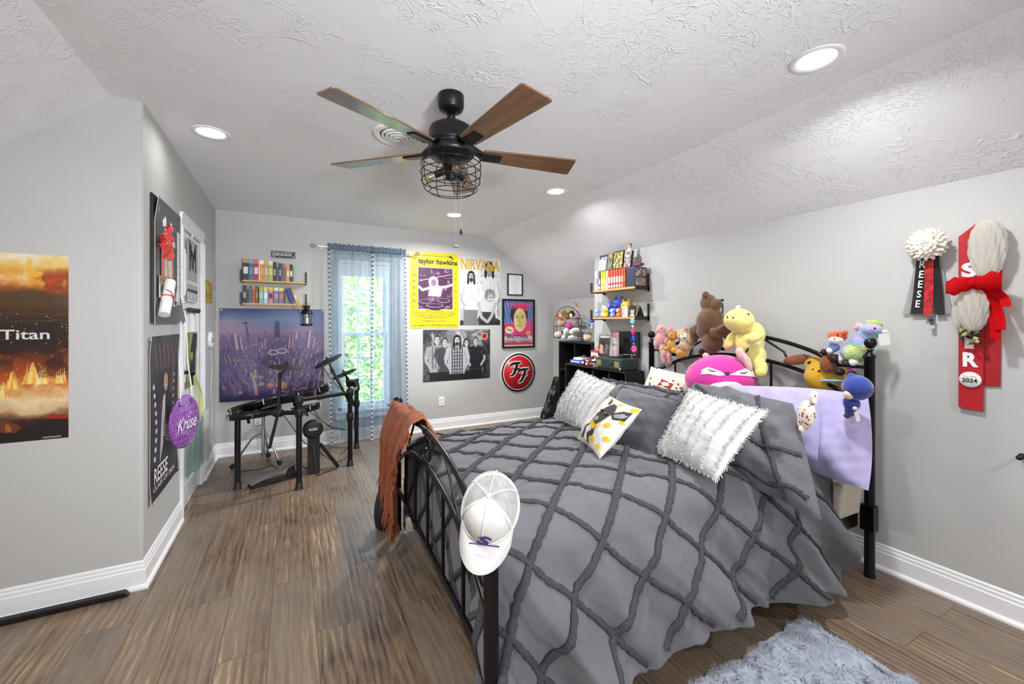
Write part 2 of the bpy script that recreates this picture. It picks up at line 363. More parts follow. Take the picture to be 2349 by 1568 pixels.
# ================================================================ the setting
def wall_material():
    return mat('wall_paint', '#bdbdbb', .6, var=.015, scale=3, bump=.04, bscale=160)
def ceiling_material():
    m = bpy.data.materials.new('knockdown_ceiling'); m.use_nodes = True; nt = m.node_tree; N = nt.nodes; L = nt.links; b = N['Principled BSDF']
    b.inputs['Base Color'].default_value = (*lin('#f0f0f3'), 1); b.inputs['Roughness'].default_value = .75
    tc = N.new('ShaderNodeTexCoord')
    def ridge(scale, dist, wid):
        n = N.new('ShaderNodeTexNoise'); n.inputs['Scale'].default_value = scale; n.inputs['Detail'].default_value = 3; n.inputs['Distortion'].default_value = dist
        L.new(tc.outputs['Object'], n.inputs['Vector'])
        a = N.new('ShaderNodeMath'); a.operation = 'SUBTRACT'; a.inputs[1].default_value = .5; L.new(n.outputs['Fac'], a.inputs[0])
        c = N.new('ShaderNodeMath'); c.operation = 'ABSOLUTE'; L.new(a.outputs[0], c.inputs[0])
        r = N.new('ShaderNodeMapRange'); r.interpolation_type = 'SMOOTHSTEP'; r.inputs[1].default_value = 0; r.inputs[2].default_value = wid; r.inputs[3].default_value = 1; r.inputs[4].default_value = 0
        L.new(c.outputs[0], r.inputs[0]); return r
    r1 = ridge(7, 1.2, .022); r2 = ridge(13, 1.5, .03)
    mk = N.new('ShaderNodeTexNoise'); mk.inputs['Scale'].default_value = 5; L.new(tc.outputs['Object'], mk.inputs['Vector'])
    mr = N.new('ShaderNodeMapRange'); mr.inputs[1].default_value = .42; mr.inputs[2].default_value = .58; L.new(mk.outputs['Fac'], mr.inputs[0])
    mx = N.new('ShaderNodeMath'); mx.operation = 'MAXIMUM'; L.new(r1.outputs[0], mx.inputs[0]); L.new(r2.outputs[0], mx.inputs[1])
    ml = N.new('ShaderNodeMath'); ml.operation = 'MULTIPLY'; L.new(mx.outputs[0], ml.inputs[0]); L.new(mr.outputs[0], ml.inputs[1])
    bp = N.new('ShaderNodeBump'); bp.inputs['Strength'].default_value = .42; bp.inputs['Distance'].default_value = .006
    L.new(ml.outputs[0], bp.inputs['Height']); L.new(bp.outputs[0], b.inputs['Normal']); return m
def floor_material():
    m = bpy.data.materials.new('plank_floor'); m.use_nodes = True; nt = m.node_tree; N = nt.nodes; L = nt.links; b = N['Principled BSDF']
    tc = N.new('ShaderNodeTexCoord'); sp = N.new('ShaderNodeSeparateXYZ'); L.new(tc.outputs['Object'], sp.inputs[0])
    cb = N.new('ShaderNodeCombineXYZ'); L.new(sp.outputs[1], cb.inputs[0]); L.new(sp.outputs[0], cb.inputs[1])
    br = N.new('ShaderNodeTexBrick'); br.offset = .37; br.inputs['Scale'].default_value = 1; br.inputs['Brick Width'].default_value = 1.22; br.inputs['Row Height'].default_value = .178
    br.inputs['Mortar Size'].default_value = .0016; br.inputs['Mortar Smooth'].default_value = .1; br.inputs['Color1'].default_value = (0, 0, 0, 1); br.inputs['Color2'].default_value = (1, 1, 1, 1)
    L.new(cb.outputs[0], br.inputs['Vector'])
    # per-plank offset so that each board has its own grain
    rv = N.new('ShaderNodeVectorMath'); rv.operation = 'SCALE'; rv.inputs[3].default_value = 23.0; L.new(br.outputs['Color'], rv.inputs[0])
    ad = N.new('ShaderNodeVectorMath'); L.new(tc.outputs['Object'], ad.inputs[0]); L.new(rv.outputs[0], ad.inputs[1])
    def nz(sc, stretch, det, dist):
        mp = N.new('ShaderNodeMapping'); mp.inputs['Scale'].default_value = stretch; L.new(ad.outputs[0], mp.inputs[0])
        n = N.new('ShaderNodeTexNoise'); n.inputs['Scale'].default_value = sc; n.inputs['Detail'].default_value = det; n.inputs['Distortion'].default_value = dist
        L.new(mp.outputs[0], n.inputs['Vector']); return n
    big = nz(2.2, (1, .55, 1), 3, .6); fine = nz(10, (8, .38, 1), 8, 1.3)
    wmp = N.new('ShaderNodeMapping'); wmp.inputs['Scale'].default_value = (3.2, .55, 1); L.new(ad.outputs[0], wmp.inputs[0])
    wv = N.new('ShaderNodeTexWave'); wv.wave_type = 'RINGS'; wv.rings_direction = 'Y'; wv.inputs['Scale'].default_value = 3.2; wv.inputs['Distortion'].default_value = 7; wv.inputs['Detail'].default_value = 3; wv.inputs['Detail Scale'].default_value = 1.3
    L.new(wmp.outputs[0], wv.inputs['Vector'])
    def mixv(a, bb, f):
        x = N.new('ShaderNodeMix'); x.inputs[0].default_value = f; L.new(a, x.inputs[2]); L.new(bb, x.inputs[3]); return x.outputs[0]
    g = mixv(fine.outputs['Fac'], wv.outputs['Fac'], .17); g = mixv(g, big.outputs['Fac'], .34); blot = nz(3.2, (1.6, .8, 1), 5, 1.2); g = mixv(g, blot.outputs['Fac'], .22)
    bw = N.new('ShaderNodeRGBToBW'); L.new(br.outputs['Color'], bw.inputs[0]); g = mixv(g, bw.outputs[0], .05)
    r = N.new('ShaderNodeValToRGB'); L.new(g, r.inputs[0]); e = r.color_ramp.elements
    e[0].position = .37; e[0].color = (*lin('#3e2f24'), 1); e[1].position = .645; e[1].color = (*lin('#b39a7a'), 1)
    for p, c in ((.44, '#655343'), (.50, '#786350'), (.58, '#8a735a')):
        q = e.new(p); q.color = (*lin(c), 1)
    # grey-washed boards
    gy = N.new('ShaderNodeMix'); gy.data_type = 'RGBA'; gy.blend_type = 'MIX'; L.new(r.outputs[0], gy.inputs[6]); gy.inputs[7].default_value = (*lin('#7d7368'), 1)
    g2 = nz(1.4, (1.2, .7, 1), 2, .2); mr = N.new('ShaderNodeMapRange'); mr.inputs[1].default_value = .42; mr.inputs[2].default_value = .65; mr.inputs[3].default_value = .05; mr.inputs[4].default_value = .6
    L.new(g2.outputs['Fac'], mr.inputs[0]); L.new(mr.outputs[0], gy.inputs[0])
    sm = N.new('ShaderNodeMix'); sm.data_type = 'RGBA'; L.new(br.outputs['Fac'], sm.inputs[0]); L.new(gy.outputs[2], sm.inputs[6]); sm.inputs[7].default_value = (*lin('#57493c'), 1)
    L.new(sm.outputs[2], b.inputs['Base Color']); b.inputs['Roughness'].default_value = .38; b.inputs['Specular IOR Level'].default_value = .45
    bp = N.new('ShaderNodeBump'); bp.inputs['Strength'].default_value = .18; bp.inputs['Distance'].default_value = .004
    L.new(g, bp.inputs['Height']); L.new(bp.outputs[0], b.inputs['Normal']); return m
WALL = wall_material(); CEIL = ceiling_material(); FLOOR = floor_material(); TRIM = mat('trim_paint', '#f0f0f2', .35, var=.01)
def wallprism(name, pts, vec):
    return struct(MB().prism(pts, vec, WALL).build(name))
f_ = MB(); f_.box((.45, 1.2, -.05), (6.2, 8.0, .1), FLOOR); struct(f_.build('floor'))
# back wall around the window
WX0, WX1, WZ0, WZ1 = .455, 1.02, .345, 2.03
b_ = MB(); T = (0, .15, 0)
def P3(x, z): return (x, YB, z)
b_.prism([P3(-.9, 0), P3(WX0, 0), P3(WX0, ZC+.1), P3(-.9, ZC+.1)], T, WALL)
b_.prism([P3(WX1, 0), P3(3.5, 0), P3(3.5, 1.9), P3(XC+.05, ZC+.1), P3(WX1, ZC+.1)], T, WALL)
b_.prism([P3(WX0, 0), P3(WX1, 0), P3(WX1, WZ0), P3(WX0, WZ0)], T, WALL); b_.prism([P3(WX0, WZ1), P3(WX1, WZ1), P3(WX1, ZC+.1), P3(WX0, ZC+.1)], T, WALL)
struct(b_.build('wall_back'))
# wall with the narrow door
DY0, DY1, DZ = 3.585, 4.215, 1.985
d_ = MB(); T = (-.12, 0, 0)
def P4(y, z): return (XL, y, z)
r_ = .018
d_.prism([P4(YN+r_, 0), P4(DY0, 0), P4(DY0, ZC+.1), P4(YN+r_, ZC+.1)], T, WALL)
d_.prism([P4(DY1, 0), P4(YB+.1, 0), P4(YB+.1, ZC+.1), P4(DY1, ZC+.1)], T, WALL)
d_.prism([P4(DY0, DZ), P4(DY1, DZ), P4(DY1, ZC+.1), P4(DY0, ZC+.1)], T, WALL)
struct(d_.build('wall_left'))
n_ = MB()
n_.prism([(-2.5, YN, 0), (XL-r_, YN, 0), (XL-r_, YN, ZC+.1), (-2.5, YN, ZC+.1)], (0, .12, 0), WALL)
n_.cyl((XL-r_, YN+r_, 0), (XL-r_, YN+r_, ZC+.1), r_, WALL, 24)
struct(n_.build('wall_near'))
wallprism('wall_right', [(XR, YREAR-.1, 0), (XR, YBUMP, 0), (XR, YBUMP, ZR+.12), (XR, YREAR-.1, ZR+.12)], (.1, 0, 0))
wallprism('wall_recess', [(XK, YBUMP-.1, 0), (XK, YB+.1, 0), (XK, YB+.1, ZK+.12), (XK, YBUMP-.1, ZK+.12)], (.1, 0, 0))
wallprism('wall_return', [(XR+.02, YBUMP, 0), (XK+.05, YBUMP, 0), (XK+.05, YBUMP, ZK+.08), (XR+.02, YBUMP, ZR+.03)], (0, -.1, 0))
wallprism('wall_rear', [(-2.6, YREAR, 0), (3, YREAR, 0), (3, YREAR, ZC+.1), (-2.6, YREAR, ZC+.1)], (0, -.1, 0))
wallprism('wall_west', [(-2.4, YREAR-.1, 0), (-2.4, YN+.1, 0), (-2.4, YN+.1, 1.3), (-2.4, YREAR-.1, 1.3)], (-.1, 0, 0))
c_ = MB(); th = (0, 0, .1)
c_.prism([(XCL, YREAR-.1, ZC), (XC, YREAR-.1, ZC), (XC, YB+.1, ZC), (XL-.1, YB+.1, ZC), (XL-.1, YN, ZC), (XCL, YN, ZC)], th, CEIL)
c_.hexa([(XC, YREAR-.1, ZC), (XK+.1, YREAR-.1, ZK-.0765), (XK+.1, YB+.1, ZK-.0765), (XC, YB+.1, ZC), (XC, YREAR-.1, ZC+.1), (XK+.1, YREAR-.1, ZK+.03), (XK+.1, YB+.1, ZK+.03), (XC, YB+.1, ZC+.1)], CEIL)
zw = ZC-.85*(2.5+XCL)
c_.hexa([(-2.5, YREAR-.1, zw), (XCL, YREAR-.1, ZC), (XCL, YN+.05, ZC), (-2.5, YN+.05, zw), (-2.5, YREAR-.1, zw+.12), (XCL, YREAR-.1, ZC+.1), (XCL, YN+.05, ZC+.1), (-2.5, YN+.05, zw+.12)], CEIL)
struct(c_.build('ceiling'))
PROF = [(0, 0), (.026, 0), (.026, .010), (.021, .019), (.014, .023), (.014, .094), (.0105, .099), (.0105, .113), (.007, .118), (.007, .130), (.003, .137), (0, .137)]
def baseboard(name, a, b, n, e0=0, e1=0):
    a = Vector((*a, 0)); b = Vector((*b, 0)); n = Vector((*n, 0)); t = (b-a).normalized(); V = []
    for p, e in ((a, e0), (b, e1)):
        for d, z in PROF: V.append(p+n*d+t*(e*d)+Vector((0, 0, z)))
    k = len(PROF); mb = MB()
    mb.add(V, [(i, (i+1) % k, k+(i+1) % k, k+i) for i in range(k)]+[tuple(range(k)), tuple(k+i for i in reversed(range(k)))], TRIM, False)
    return struct(mb.build(name))
baseboard('baseboard_back', (XL, YB), (XK, YB), (0, -1), 1, -1)
baseboard('baseboard_left', (XL, DY1+.09), (XL, YB), (1, 0), 0, -1)
baseboard('baseboard_left_corner', (XL, YN), (XL, DY0-.095), (1, 0), -1, 0)
baseboard('baseboard_near', (-2.4, YN), (XL, YN), (0, -1), 0, 1)
baseboard('baseboard_right', (XR, YREAR), (XR, YBUMP), (-1, 0))
baseboard('baseboard_recess', (XK, YBUMP), (XK, YB), (-1, 0))
# window_1
GL = glass_mat('window_glass', (.97, .99, .98), 0, .06)
VINYL = mat('white_vinyl', '#f4f4f4', .35, var=.01)
w1 = bpy.data.objects.new('window_1', None); COL.objects.link(w1); w1.location = ((WX0+WX1)/2, YB+.08, (WZ0+WZ1)/2); WL[w1] = w1.location.copy(); struct(w1)
fr = MB(); yc = YB+.075
for x0, x1, z0, z1 in ((WX0, WX0+.035, WZ0, WZ1), (WX1-.035, WX1, WZ0, WZ1), (WX0, WX1, WZ0, WZ0+.03), (WX0, WX1, WZ1-.035, WZ1)):
    fr.box(((x0+x1)/2, yc, (z0+z1)/2), (x1-x0, .14, z1-z0), VINYL)
fr.build('frame', w1)
zm = 1.19
for nm, z0, z1, yy in (('upper_sash', zm-.02, WZ1-.035, YB+.1), ('lower_sash', WZ0+.03, zm+.025, YB+.06)):
    s_ = MB(); xa, xb = WX0+.035, WX1-.035
    for x0, x1, a, b in ((xa, xa+.035, z0, z1), (xb-.035, xb, z0, z1), (xa+.035, xb-.035, z0, z0+.045), (xa+.035, xb-.035, z1-.04, z1)):
        s_.box(((x0+x1)/2, yy, (a+b)/2), (x1-x0, .035, b-a), VINYL)
    so = s_.build(nm, w1)
    gm = MB(); ix0, ix1, iz0, iz1 = xa+.035, xb-.035, z0+.045, z1-.04
    for k in (1, 2):
        x = ix0+(ix1-ix0)*k/3; gm.box((x, yy, (iz0+iz1)/2), (.016, .018, iz1-iz0), VINYL)
        z = iz0+(iz1-iz0)*k/3
        for j in range(3): gm.box((ix0+(ix1-ix0)*(j+.5)/3, yy, z), ((ix1-ix0)/3-.016, .017, .016), VINYL)
    gm.build('muntin_grid', so)
    MB().box(((ix0+ix1)/2, yy+.006, (iz0+iz1)/2), (ix1-ix0, .003, iz1-iz0), GL).build('pane', so)
MB().box(((WX0+WX1)/2, YB+.01, WZ0-.012), (WX1-WX0+.06, .07, .025), TRIM).build('sill', w1, bevel=.004)
MB().box(((WX0+WX1)/2, YB-.006, WZ0-.06), (WX1-WX0+.06, .012, .07), TRIM).build('apron', w1, bevel=.003)
sh = MB()
for k in range(5): sh.box(((WX0+WX1)/2, YB+.025, WZ1-.055-.028*k), (WX1-WX0-.01, .035, .027), VINYL)
sh.box(((WX0+WX1)/2, YB+.02, WZ1-.02), (WX1-WX0-.004, .05, .036), VINYL); sh.build('raised_blind', w1)
# door_1: white panelled closet door with stepped casing, hinges and knob
d1 = bpy.data.objects.new('door_1', None); COL.objects.link(d1); d1.location = (XL, (DY0+DY1)/2, 0); WL[d1] = d1.location.copy(); struct(d1)
DOORX = XL-.012
sl = MB(); sl.box((DOORX-.0175, (DY0+DY1)/2, DZ/2+.006), (.035, DY1-DY0-.006, DZ-.014), WHITE)
sl.build('slab', d1)
for z0, z1 in ((.16, .78), (.9, 1.42), (1.52, 1.86)):
    for k in (0, 1):
        ya = DY0+.09+k*.245; yb2 = ya+.205; p_ = MB()
        a = Vector((DOORX, ya, z0)); 
        p_.add([(DOORX+.001, ya, z0), (DOORX+.001, yb2, z0), (DOORX+.001, yb2, z1), (DOORX+.001, ya, z1), (DOORX+.009, ya+.012, z0+.012), (DOORX+.009, yb2-.012, z0+.012), (DOORX+.009, yb2-.012, z1-.012), (DOORX+.009, ya+.012, z1-.012),
                (DOORX+.002, ya+.022, z0+.022), (DOORX+.002, yb2-.022, z0+.022), (DOORX+.002, yb2-.022, z1-.022), (DOORX+.002, ya+.022, z1-.022), (DOORX+.011, ya+.05, z0+.05), (DOORX+.011, yb2-.05, z0+.05), (DOORX+.011, yb2-.05, z1-.05), (DOORX+.011, ya+.05, z1-.05)],
               [(i+4*k2, (i+1) % 4+4*k2, (i+1) % 4+4*k2+4, i+4*k2+4) for k2 in range(3) for i in range(4)]+[(12, 13, 14, 15)], WHITE, False)
        p_.build('panel', d1)
CP = [(0, 0), (.018, 0), (.018, .012), (.014, .018), (.014, .045), (.009, .052), (.009, .08), (.005, .09), (0, .09)]
cs = MB()
def casing(a, b, out, n=Vector((1, 0, 0))):
    V = []
    for p, s0 in ((Vector(a), 0), (Vector(b), 1)):
        for d, w in CP:
            q = p+n*d+Vector(out)*(.09-w); V.append(q)
    k = len(CP); cs.add(V, [(i, (i+1) % k, k+(i+1) % k, k+i) for i in range(k)]+[tuple(range(k)), tuple(k+i for i in reversed(range(k)))], TRIM, False)
casing((XL, DY0, 0), (XL, DY0, DZ), (0, -1, 0)); casing((XL, DY1, 0), (XL, DY1, DZ), (0, 1, 0)); casing((XL, DY0-.09, DZ), (XL, DY1+.09, DZ), (0, 0, 1))
cs.build('casing', d1)
for z in (.25, 1.03, 1.80):
    MB().box((XL+.004, DY1+.004, z), (.012, .03, .11), mat('hinge_paint', '#dcdcdc', .3, .4)).cyl((XL+.013, DY1, z-.055), (XL+.013, DY1, z+.055), .007, WHITE).build('hinge', d1)
kb = MB(); kb.lathe((DOORX, DY0+.065, .98), [(.028, 0), (.028, .006), (.012, .01), (.011, .03), (.024, .04), (.028, .052), (.022, .064), (0, .068)], BLACK, 20, (1, 0, 0)); kb.build('knob', d1)
# ---- outside: lawn and trees seen through the window
GRASS = mat('lawn', '#7d9a4a', .9, var=.3, scale=.8)
LEAF = [mat('leaf_green_%s' % n, c, .6, var=.3, scale=2) for n, c in (('dark', '#6f9a4a'), ('mid', '#a9c267'), ('light', '#e2e4a8'))]
lw = MB(); lw.box((2, 26, -3.05), (60, 40, .1), GRASS); o = lw.build('ground_lawn'); struct(o)
def tree(x, y, h, r, label, seed, nl=1500):
    rr = random.Random(seed); t = thing('leafy_tree', label, 'tree', (x, y, -3), 'trees outside the window')
    tr = MB(); tr.tube([(x, y, -3), (x+.1, y, -3+h*.4), (x-.1, y+.1, -3+h*.75)], [.16, .12, .05], mat('bark', '#6b5a48', .9, bump=.5)); tr.build('trunk', t)
    cr = MB()
    for k in range(nl):
        a, b = rr.uniform(0, 6.28), rr.uniform(-1, 1); q = rr.random()**.35; z = b
        c = Vector((x+r*q*math.sqrt(1-z*z)*math.cos(a), y+r*q*math.sqrt(1-z*z)*math.sin(a), -3+h*.6+h*.42*q*z))
        s = rr.uniform(.05, .11); R = Matrix.Rotation(rr.uniform(0, 6.28), 3, Vector((rr.random()-.5, rr.random()-.5, rr.random()+.01)).normalized())
        cr.add([c+R @ Vector(p) for p in ((-s, 0, 0), (0, -s*.5, .02), (s, 0, 0), (0, s*.5, .02))], [(0, 1, 2, 3)], LEAF[rr.choice((0, 1, 1, 2))], False)
    cr.build('foliage', t)
tree(1.0, 9.0, 5.4, 1.35, 'nearest leafy green tree seen through the window panes', 3, 5500)
tree(3.4, 13.0, 7.2, 1.9, 'broad yellow-green tree further off behind the window', 4, 6500)
tree(-.6, 13.2, 7.0, 1.9, 'tall leafy tree farthest back behind the upper window sash', 5, 6500)
tree(1.6, 18.5, 9.5, 3.2, 'wide tree crown closing the view behind the window', 6, 8000)
# ---- ceiling fixtures
LENS = emit_mat('can_lens', '#fffaf2', 9.0)
def can(x, y, label, power=CAN_POWER, grp='recessed ceiling lights'):
    t = thing('recessed_light', label, 'ceiling light', (x, y, ZC), grp)
    MB().lathe((x, y, ZC), [(.098, 0), (.097, -.004), (.088, -.007), (.074, -.004), (.066, .001)], WHITE, 32, cap=False).build('trim_ring', t)
    MB().lathe((x, y, ZC-.0015), [(0, 0), (.066, 0), (.066, -.001), (0, -.0012)], LENS, 28).build('lens', t)
    l = bpy.data.lights.new('can_glow', 'AREA'); l.shape = 'DISK'; l.size = .13; l.energy = power; l.color = (.985, .99, 1); l.spread = math.radians(165)
    lo = bpy.data.objects.new('can_glow', l); COL.objects.link(lo); lo.parent = t; lo.location = (0, 0, -.012)
can(1.952, .942, 'large lit recessed light above the near side of the bed', 20); can(-.417, 2.965, 'lit recessed light near the door wall, left of the fan', 1.5)
can(1.976, 2.932, 'lit recessed light beside the sloped ceiling, right of the fan', 18); can(1.483, 4.069, 'lit recessed light farthest back, near the window wall', 44)
for x, y, w in ((-.42, .94, 'recessed light above the left of the room'), (1.95, -1.1, 'recessed light behind the viewpoint on the bed side'), (-.42, -1.1, 'recessed light behind the viewpoint on the left side')): can(x, y, w)
VX, VY = .56, 2.485
t = thing('ceiling_vent', 'round white ceiling air vent with concentric rings behind the fan', 'air vent', (VX, VY, ZC))
v_ = MB(); v_.lathe((VX, VY, ZC), [(.15, 0), (.148, -.006), (.135, -.012), (.112, -.010), (.106, 0)], WHITE, 40, cap=False); v_.build('outer_ring', t)
for k in range(4):
    r = .098-.023*k; q = MB(); q.lathe((VX, VY, ZC), [(r, -.002), (r+.004, -.012-.004*k), (r-.010, -.018-.004*k), (r-.014, -.004)], WHITE, 36, cap=False); q.build('cone_ring', t)
MB().lathe((VX, VY, ZC), [(0, -.001), (.11, -.001), (.11, -.002), (0, -.002)], mat('duct_dark', '#55504a', .9), 30).build('duct', t)
# ceiling fan
FX, FY = .688, 1.932
WOODB = mat('walnut_blade', '#6d5038', .26, coat=.5, var=.28, scale=5, stretch=(.9, 9, 9), bump=.05)
t = thing('ceiling_fan', 'black ceiling fan with five brown wood blades and a wire light cage', 'ceiling fan', (FX, FY, ZC))
MB().lathe((FX, FY, ZC), [(.062, 0), (.063, -.006), (.063, -.052), (.061, -.055), (.061, -.060), (.056, -.072), (.040, -.080), (.024, -.084), (.018, -.092), (0, -.092)], BLACK, 32).build('canopy', t)
MB().cyl((FX, FY, 2.36), (FX, FY, 2.285), .013, BLACK).ell((FX, FY, 2.335), .021, BLACK).build('downrod', t)
MB().lathe((FX, FY, 0), [(.02, 2.30), (.075, 2.295), (.10, 2.28), (.108, 2.262), (.108, 2.215), (.112, 2.212), (.112, 2.20), (.105, 2.197), (.105, 2.18), (.113, 2.176), (.113, 2.15), (.10, 2.138), (.07, 2.13), (.045, 2.115), (.04, 2.06), (.025, 2.05), (.03, 2.03), (.0, 2.02)], BLACK, 40).build('motor_housing', t)
for k in range(5):
    a = math.radians(63+72*k); e1 = Vector((math.cos(a), math.sin(a), 0)); e2 = Vector((-math.sin(a), math.cos(a), 0))
    R = Matrix.Rotation(math.radians(-11), 3, e1); C0 = Vector((FX, FY, 2.168))
    def bp(r, w, z): return C0+e1*r+R @ (e2*w+Vector((0, 0, z)))
    out = [(.155, -.046), (.40, -.060), (.635, -.072), (.648, -.066), (.662, .060), (.655, .067), (.40, .058), (.155, .046)]
    q = MB(); q.prism([bp(r, w, -.004) for r, w in out], R @ Vector((0, 0, .008)), WOODB); fm = Matrix((e1, R @ e2, R @ UP)).transposed(); bl = q.build('blade', t, frame=fm, bevel=.0015)
    q = MB(); q.hexa([bp(.15, -.03, -.012), bp(.255, -.026, -.010), bp(.255, .026, -.010), bp(.15, .03, -.012), bp(.15, -.03, -.004), bp(.255, -.026, -.004), bp(.255, .026, -.004), bp(.15, .03, -.004)], BLACK)
    q.hexa([C0+e1*.10+e2*-.022+UP*.028, bp(.158, -.028, -.012), bp(.158, .028, -.012), C0+e1*.10+e2*.022+UP*.028, C0+e1*.10+e2*-.022+UP*.04, bp(.158, -.028, 0), bp(.158, .028, 0), C0+e1*.10+e2*.022+UP*.04], BLACK)
    q.build('blade_bracket', bl)
cg = MB(); RC = .143
for z, r in ((2.135, RC), (2.10, RC+.003), (2.06, RC+.004), (2.02, RC), (1.985, RC*.9), (1.968, RC*.72)):
    cg.tube([(FX+r*math.cos(2*PI*i/40), FY+r*math.sin(2*PI*i/40), z) for i in range(40)], .0022, BLACK, 6, True)
for k in range(8):
    a = 2*PI*k/8+.2; u = Vector((math.cos(a), math.sin(a), 0)); c0 = Vector((FX, FY, 0))
    cg.tube([c0+u*.085+UP*2.15, c0+u*RC+UP*2.135, c0+u*(RC+.004)+UP*2.06, c0+u*RC+UP*2.02, c0+u*RC*.9+UP*1.985, c0+u*RC*.72+UP*1.968], .0022, BLACK, 6)
cg.build('light_cage', t)
for k in range(3):
    a = math.radians(25+120*k); u = Vector((math.cos(a), math.sin(a), -.35)).normalized(); p0 = Vector((FX, FY, 2.085))
    so = MB().cyl(p0+u*.03, p0+u*.085, .017, BLACK).build('bulb_socket', t)
    q = Vector((0, 0, 1)).rotation_difference(u).to_matrix(); p1 = p0+u*.085
    MB().lathe(p1, [(.011, 0), (.013, .008), (.019, .028), (.021, .04), (.016, .054), (0, .06)], glass_mat('amber_glass', (1, .86, .62), .02, .2), 16, tuple(u)).build('bulb', so)
for (cx, cy, zb, nm, mt) in ((FX+.052, FY+.0, 1.775, 'dark', BLACK), (FX+.02, FY-.012, 1.705, 'grey', mat('grey_fob', '#8d8d8d', .5))):
    ch = MB().cyl((cx, cy, 2.03), (cx, cy, zb+.02), .0011, mat('chain_nickel', '#9a9a9a', .35, .9), 6).build('pull_chain', t)
    q = MB()
    if nm == 'dark': q.lathe((cx, cy, zb), [(0, -.012), (.009, 0), (.005, .012), (.001, .022)], mt, 12)
    else: q.lathe((cx, cy, zb), [(0, -.006), (.016, -.005), (.018, 0), (.014, .006), (.001, .009)], mt, 18)
    q.build('fob', ch)
# ================================================================ prints and hangings on the walls
EXB, EZ, EYL, EXR = Vector((1, 0, 0)), Vector((0, 0, 1)), Vector((0, 1, 0)), Vector((0, -1, 0))
def back(x, z, d=0): return Vector((x, YB-d, z))
def curl_edges(k=.006): return lambda a, b: k*max(0, abs(a-.5)*2-.8)*5*max(0, abs(b-.5)*2-.75)*4+.002*math.sin(a*5+b*3)+.002
# --- burning-town poster on the near wall
px0_, px1_, pz0, pz1 = -1.55, -.932, .79, 1.645
cv = Canvas(150, 208); n1 = cv.noise(9, 1); n2 = cv.noise(14, 2, sx=1.4); n3 = cv.noise(34, 3); U = (cv.X-.64)/.36; Yn = cv.Y+(n1-.5)*.10
def sm(a): return np.clip(a, 0, 1)
cv.ramp(sm(Yn), [(0, '#1d1210'), (.10, '#3a1a10'), (.15, '#d9b184'), (.22, '#f0d6aa'), (.28, '#e2a865'), (.34, '#b8551f'), (.43, '#8a3a18'), (.48, '#3a1c16'), (.53, '#2a1b1a'), (.62, '#2e211a'), (.68, '#4a3420'), (.79, '#5e4326'), (.815, '#a8561e'), (.85, '#e0902e'), (.92, '#f0c464'), (1, '#f4e6c4')])
for k in range(40):
    z = .64+.15*random.random(); cv.line([(0, z), (1, z-.003)], .003, '#6d5028' if k % 2 else '#3a2a1c', .45)
cv.put(sm((n2-.38)*5)*sm((U-.35)*4)*sm((cv.Y-.79)*30)*sm((.945-cv.Y-.04*(1-U))*20), '#7a2f16', .9); cv.put(sm((n2-.5)*6)*sm((U-.35)*3)*sm((cv.Y-.80)*20)*sm((.94-cv.Y)*12), '#e2561a', .75); cv.put(sm((n1-.5)*6)*sm((U-.5)*4)*sm((cv.Y-.86)*12)*sm((.96-cv.Y)*20), '#34201a', .75)
cv.put(sm((n1-.36)*4)*sm((.62-U)*3.5)*sm((cv.Y-.80)*14), '#fbf3e2', .95); cv.put(sm((.5-n2)*6)*sm((.5-np.abs(U-.5))*4)*sm((cv.Y-.80)*14), '#f4b836', .7)
for k in range(70): cv.ell(random.uniform(.6, 1), random.uniform(.30, .68), .003, .002, '#f4b454')
cv.put(sm((n2-.45)*5)*sm((cv.Y-.36)*14)*sm((.47-cv.Y)*20), '#241412', .8)
for x, y, s_ in ((.80, .335, 1), (.86, .33, .8), (.70, .31, .7), (.955, .33, .7), (.66, .27, .5)):
    for k in range(16): a = random.uniform(-.045, .045)*s_; cv.poly([(x+a-.012*s_, y-.03), (x+a*.4+random.uniform(-.012, .012), y+(.11*s_)*random.uniform(.3, 1)), (x+a+.012*s_, y-.03)], random.choice(('#ffd650', '#ffb42a', '#fff4b8', '#f08a24', '#ffe890')), .7)
for k in range(15): cv.line([(.84+.011*k, .335+.001*k), (.86+.009*k, .44-.004*abs(k-6))], .006, '#3a1a0e', .85)
for k in range(9): cv.line([(.82+.02*k, .26+.004*k), (.9+.014*k, .22)], .004, '#c9743a', .6)
cv.put(sm((n3-.55)*8)*sm((.36-cv.Y)*12)*sm((cv.Y-.24)*12), '#ffe9a0', .8); cv.put(sm((n2-.5)*6)*sm((.3-cv.Y)*12)*sm((cv.Y-.14)*12), '#c4682c', .55)
cv.poly([(0, 0), (1, 0), (1, .11), (.93, .125), (.84, .09), (.76, .05), (.66, .03), (.5, .06), (0, .08)], '#1f1310'); cv.poly([(.86, .115), (1, .105), (1, .13), (.9, .135)], '#a82414'); cv.poly([(.64, .13), (.70, .11), (.75, .08), (.72, .05), (.64, .06)], '#6d3618'); cv.poly([(.665, .1), (.69, .095), (.70, .06), (.67, .055)], '#a8602c'); cv.rect(0, 0, 1, .012, '#141010')
mb = sheet(MB(), cv, (px0_, YN-.001, pz0), EXB, EZ, px1_-px0_, pz1-pz0, .0015)
tm = mat('poster_silver', '#d9d6d2', .4)
yt = on(60, 768, 'y', YN); x0 = on(2, 768, 'y', YN).x; x1 = on(116, 768, 'y', YN).x
mb.text('Titan', ((x0+x1)/2, YN-.003, yt.z), EXB, EZ, .1, tm, off=.012, width=x1-x0, height=.045); mb.text('on', (x0-.07, YN-.002, yt.z), EXB, EZ, .06, tm, off=.012)
mb.text('FUNIMATION.COM', (on(120, 1001, 'y', YN).x, YN-.003, on(120, 1001, 'y', YN).z), EXB, EZ, .01, INKW, width=.06)
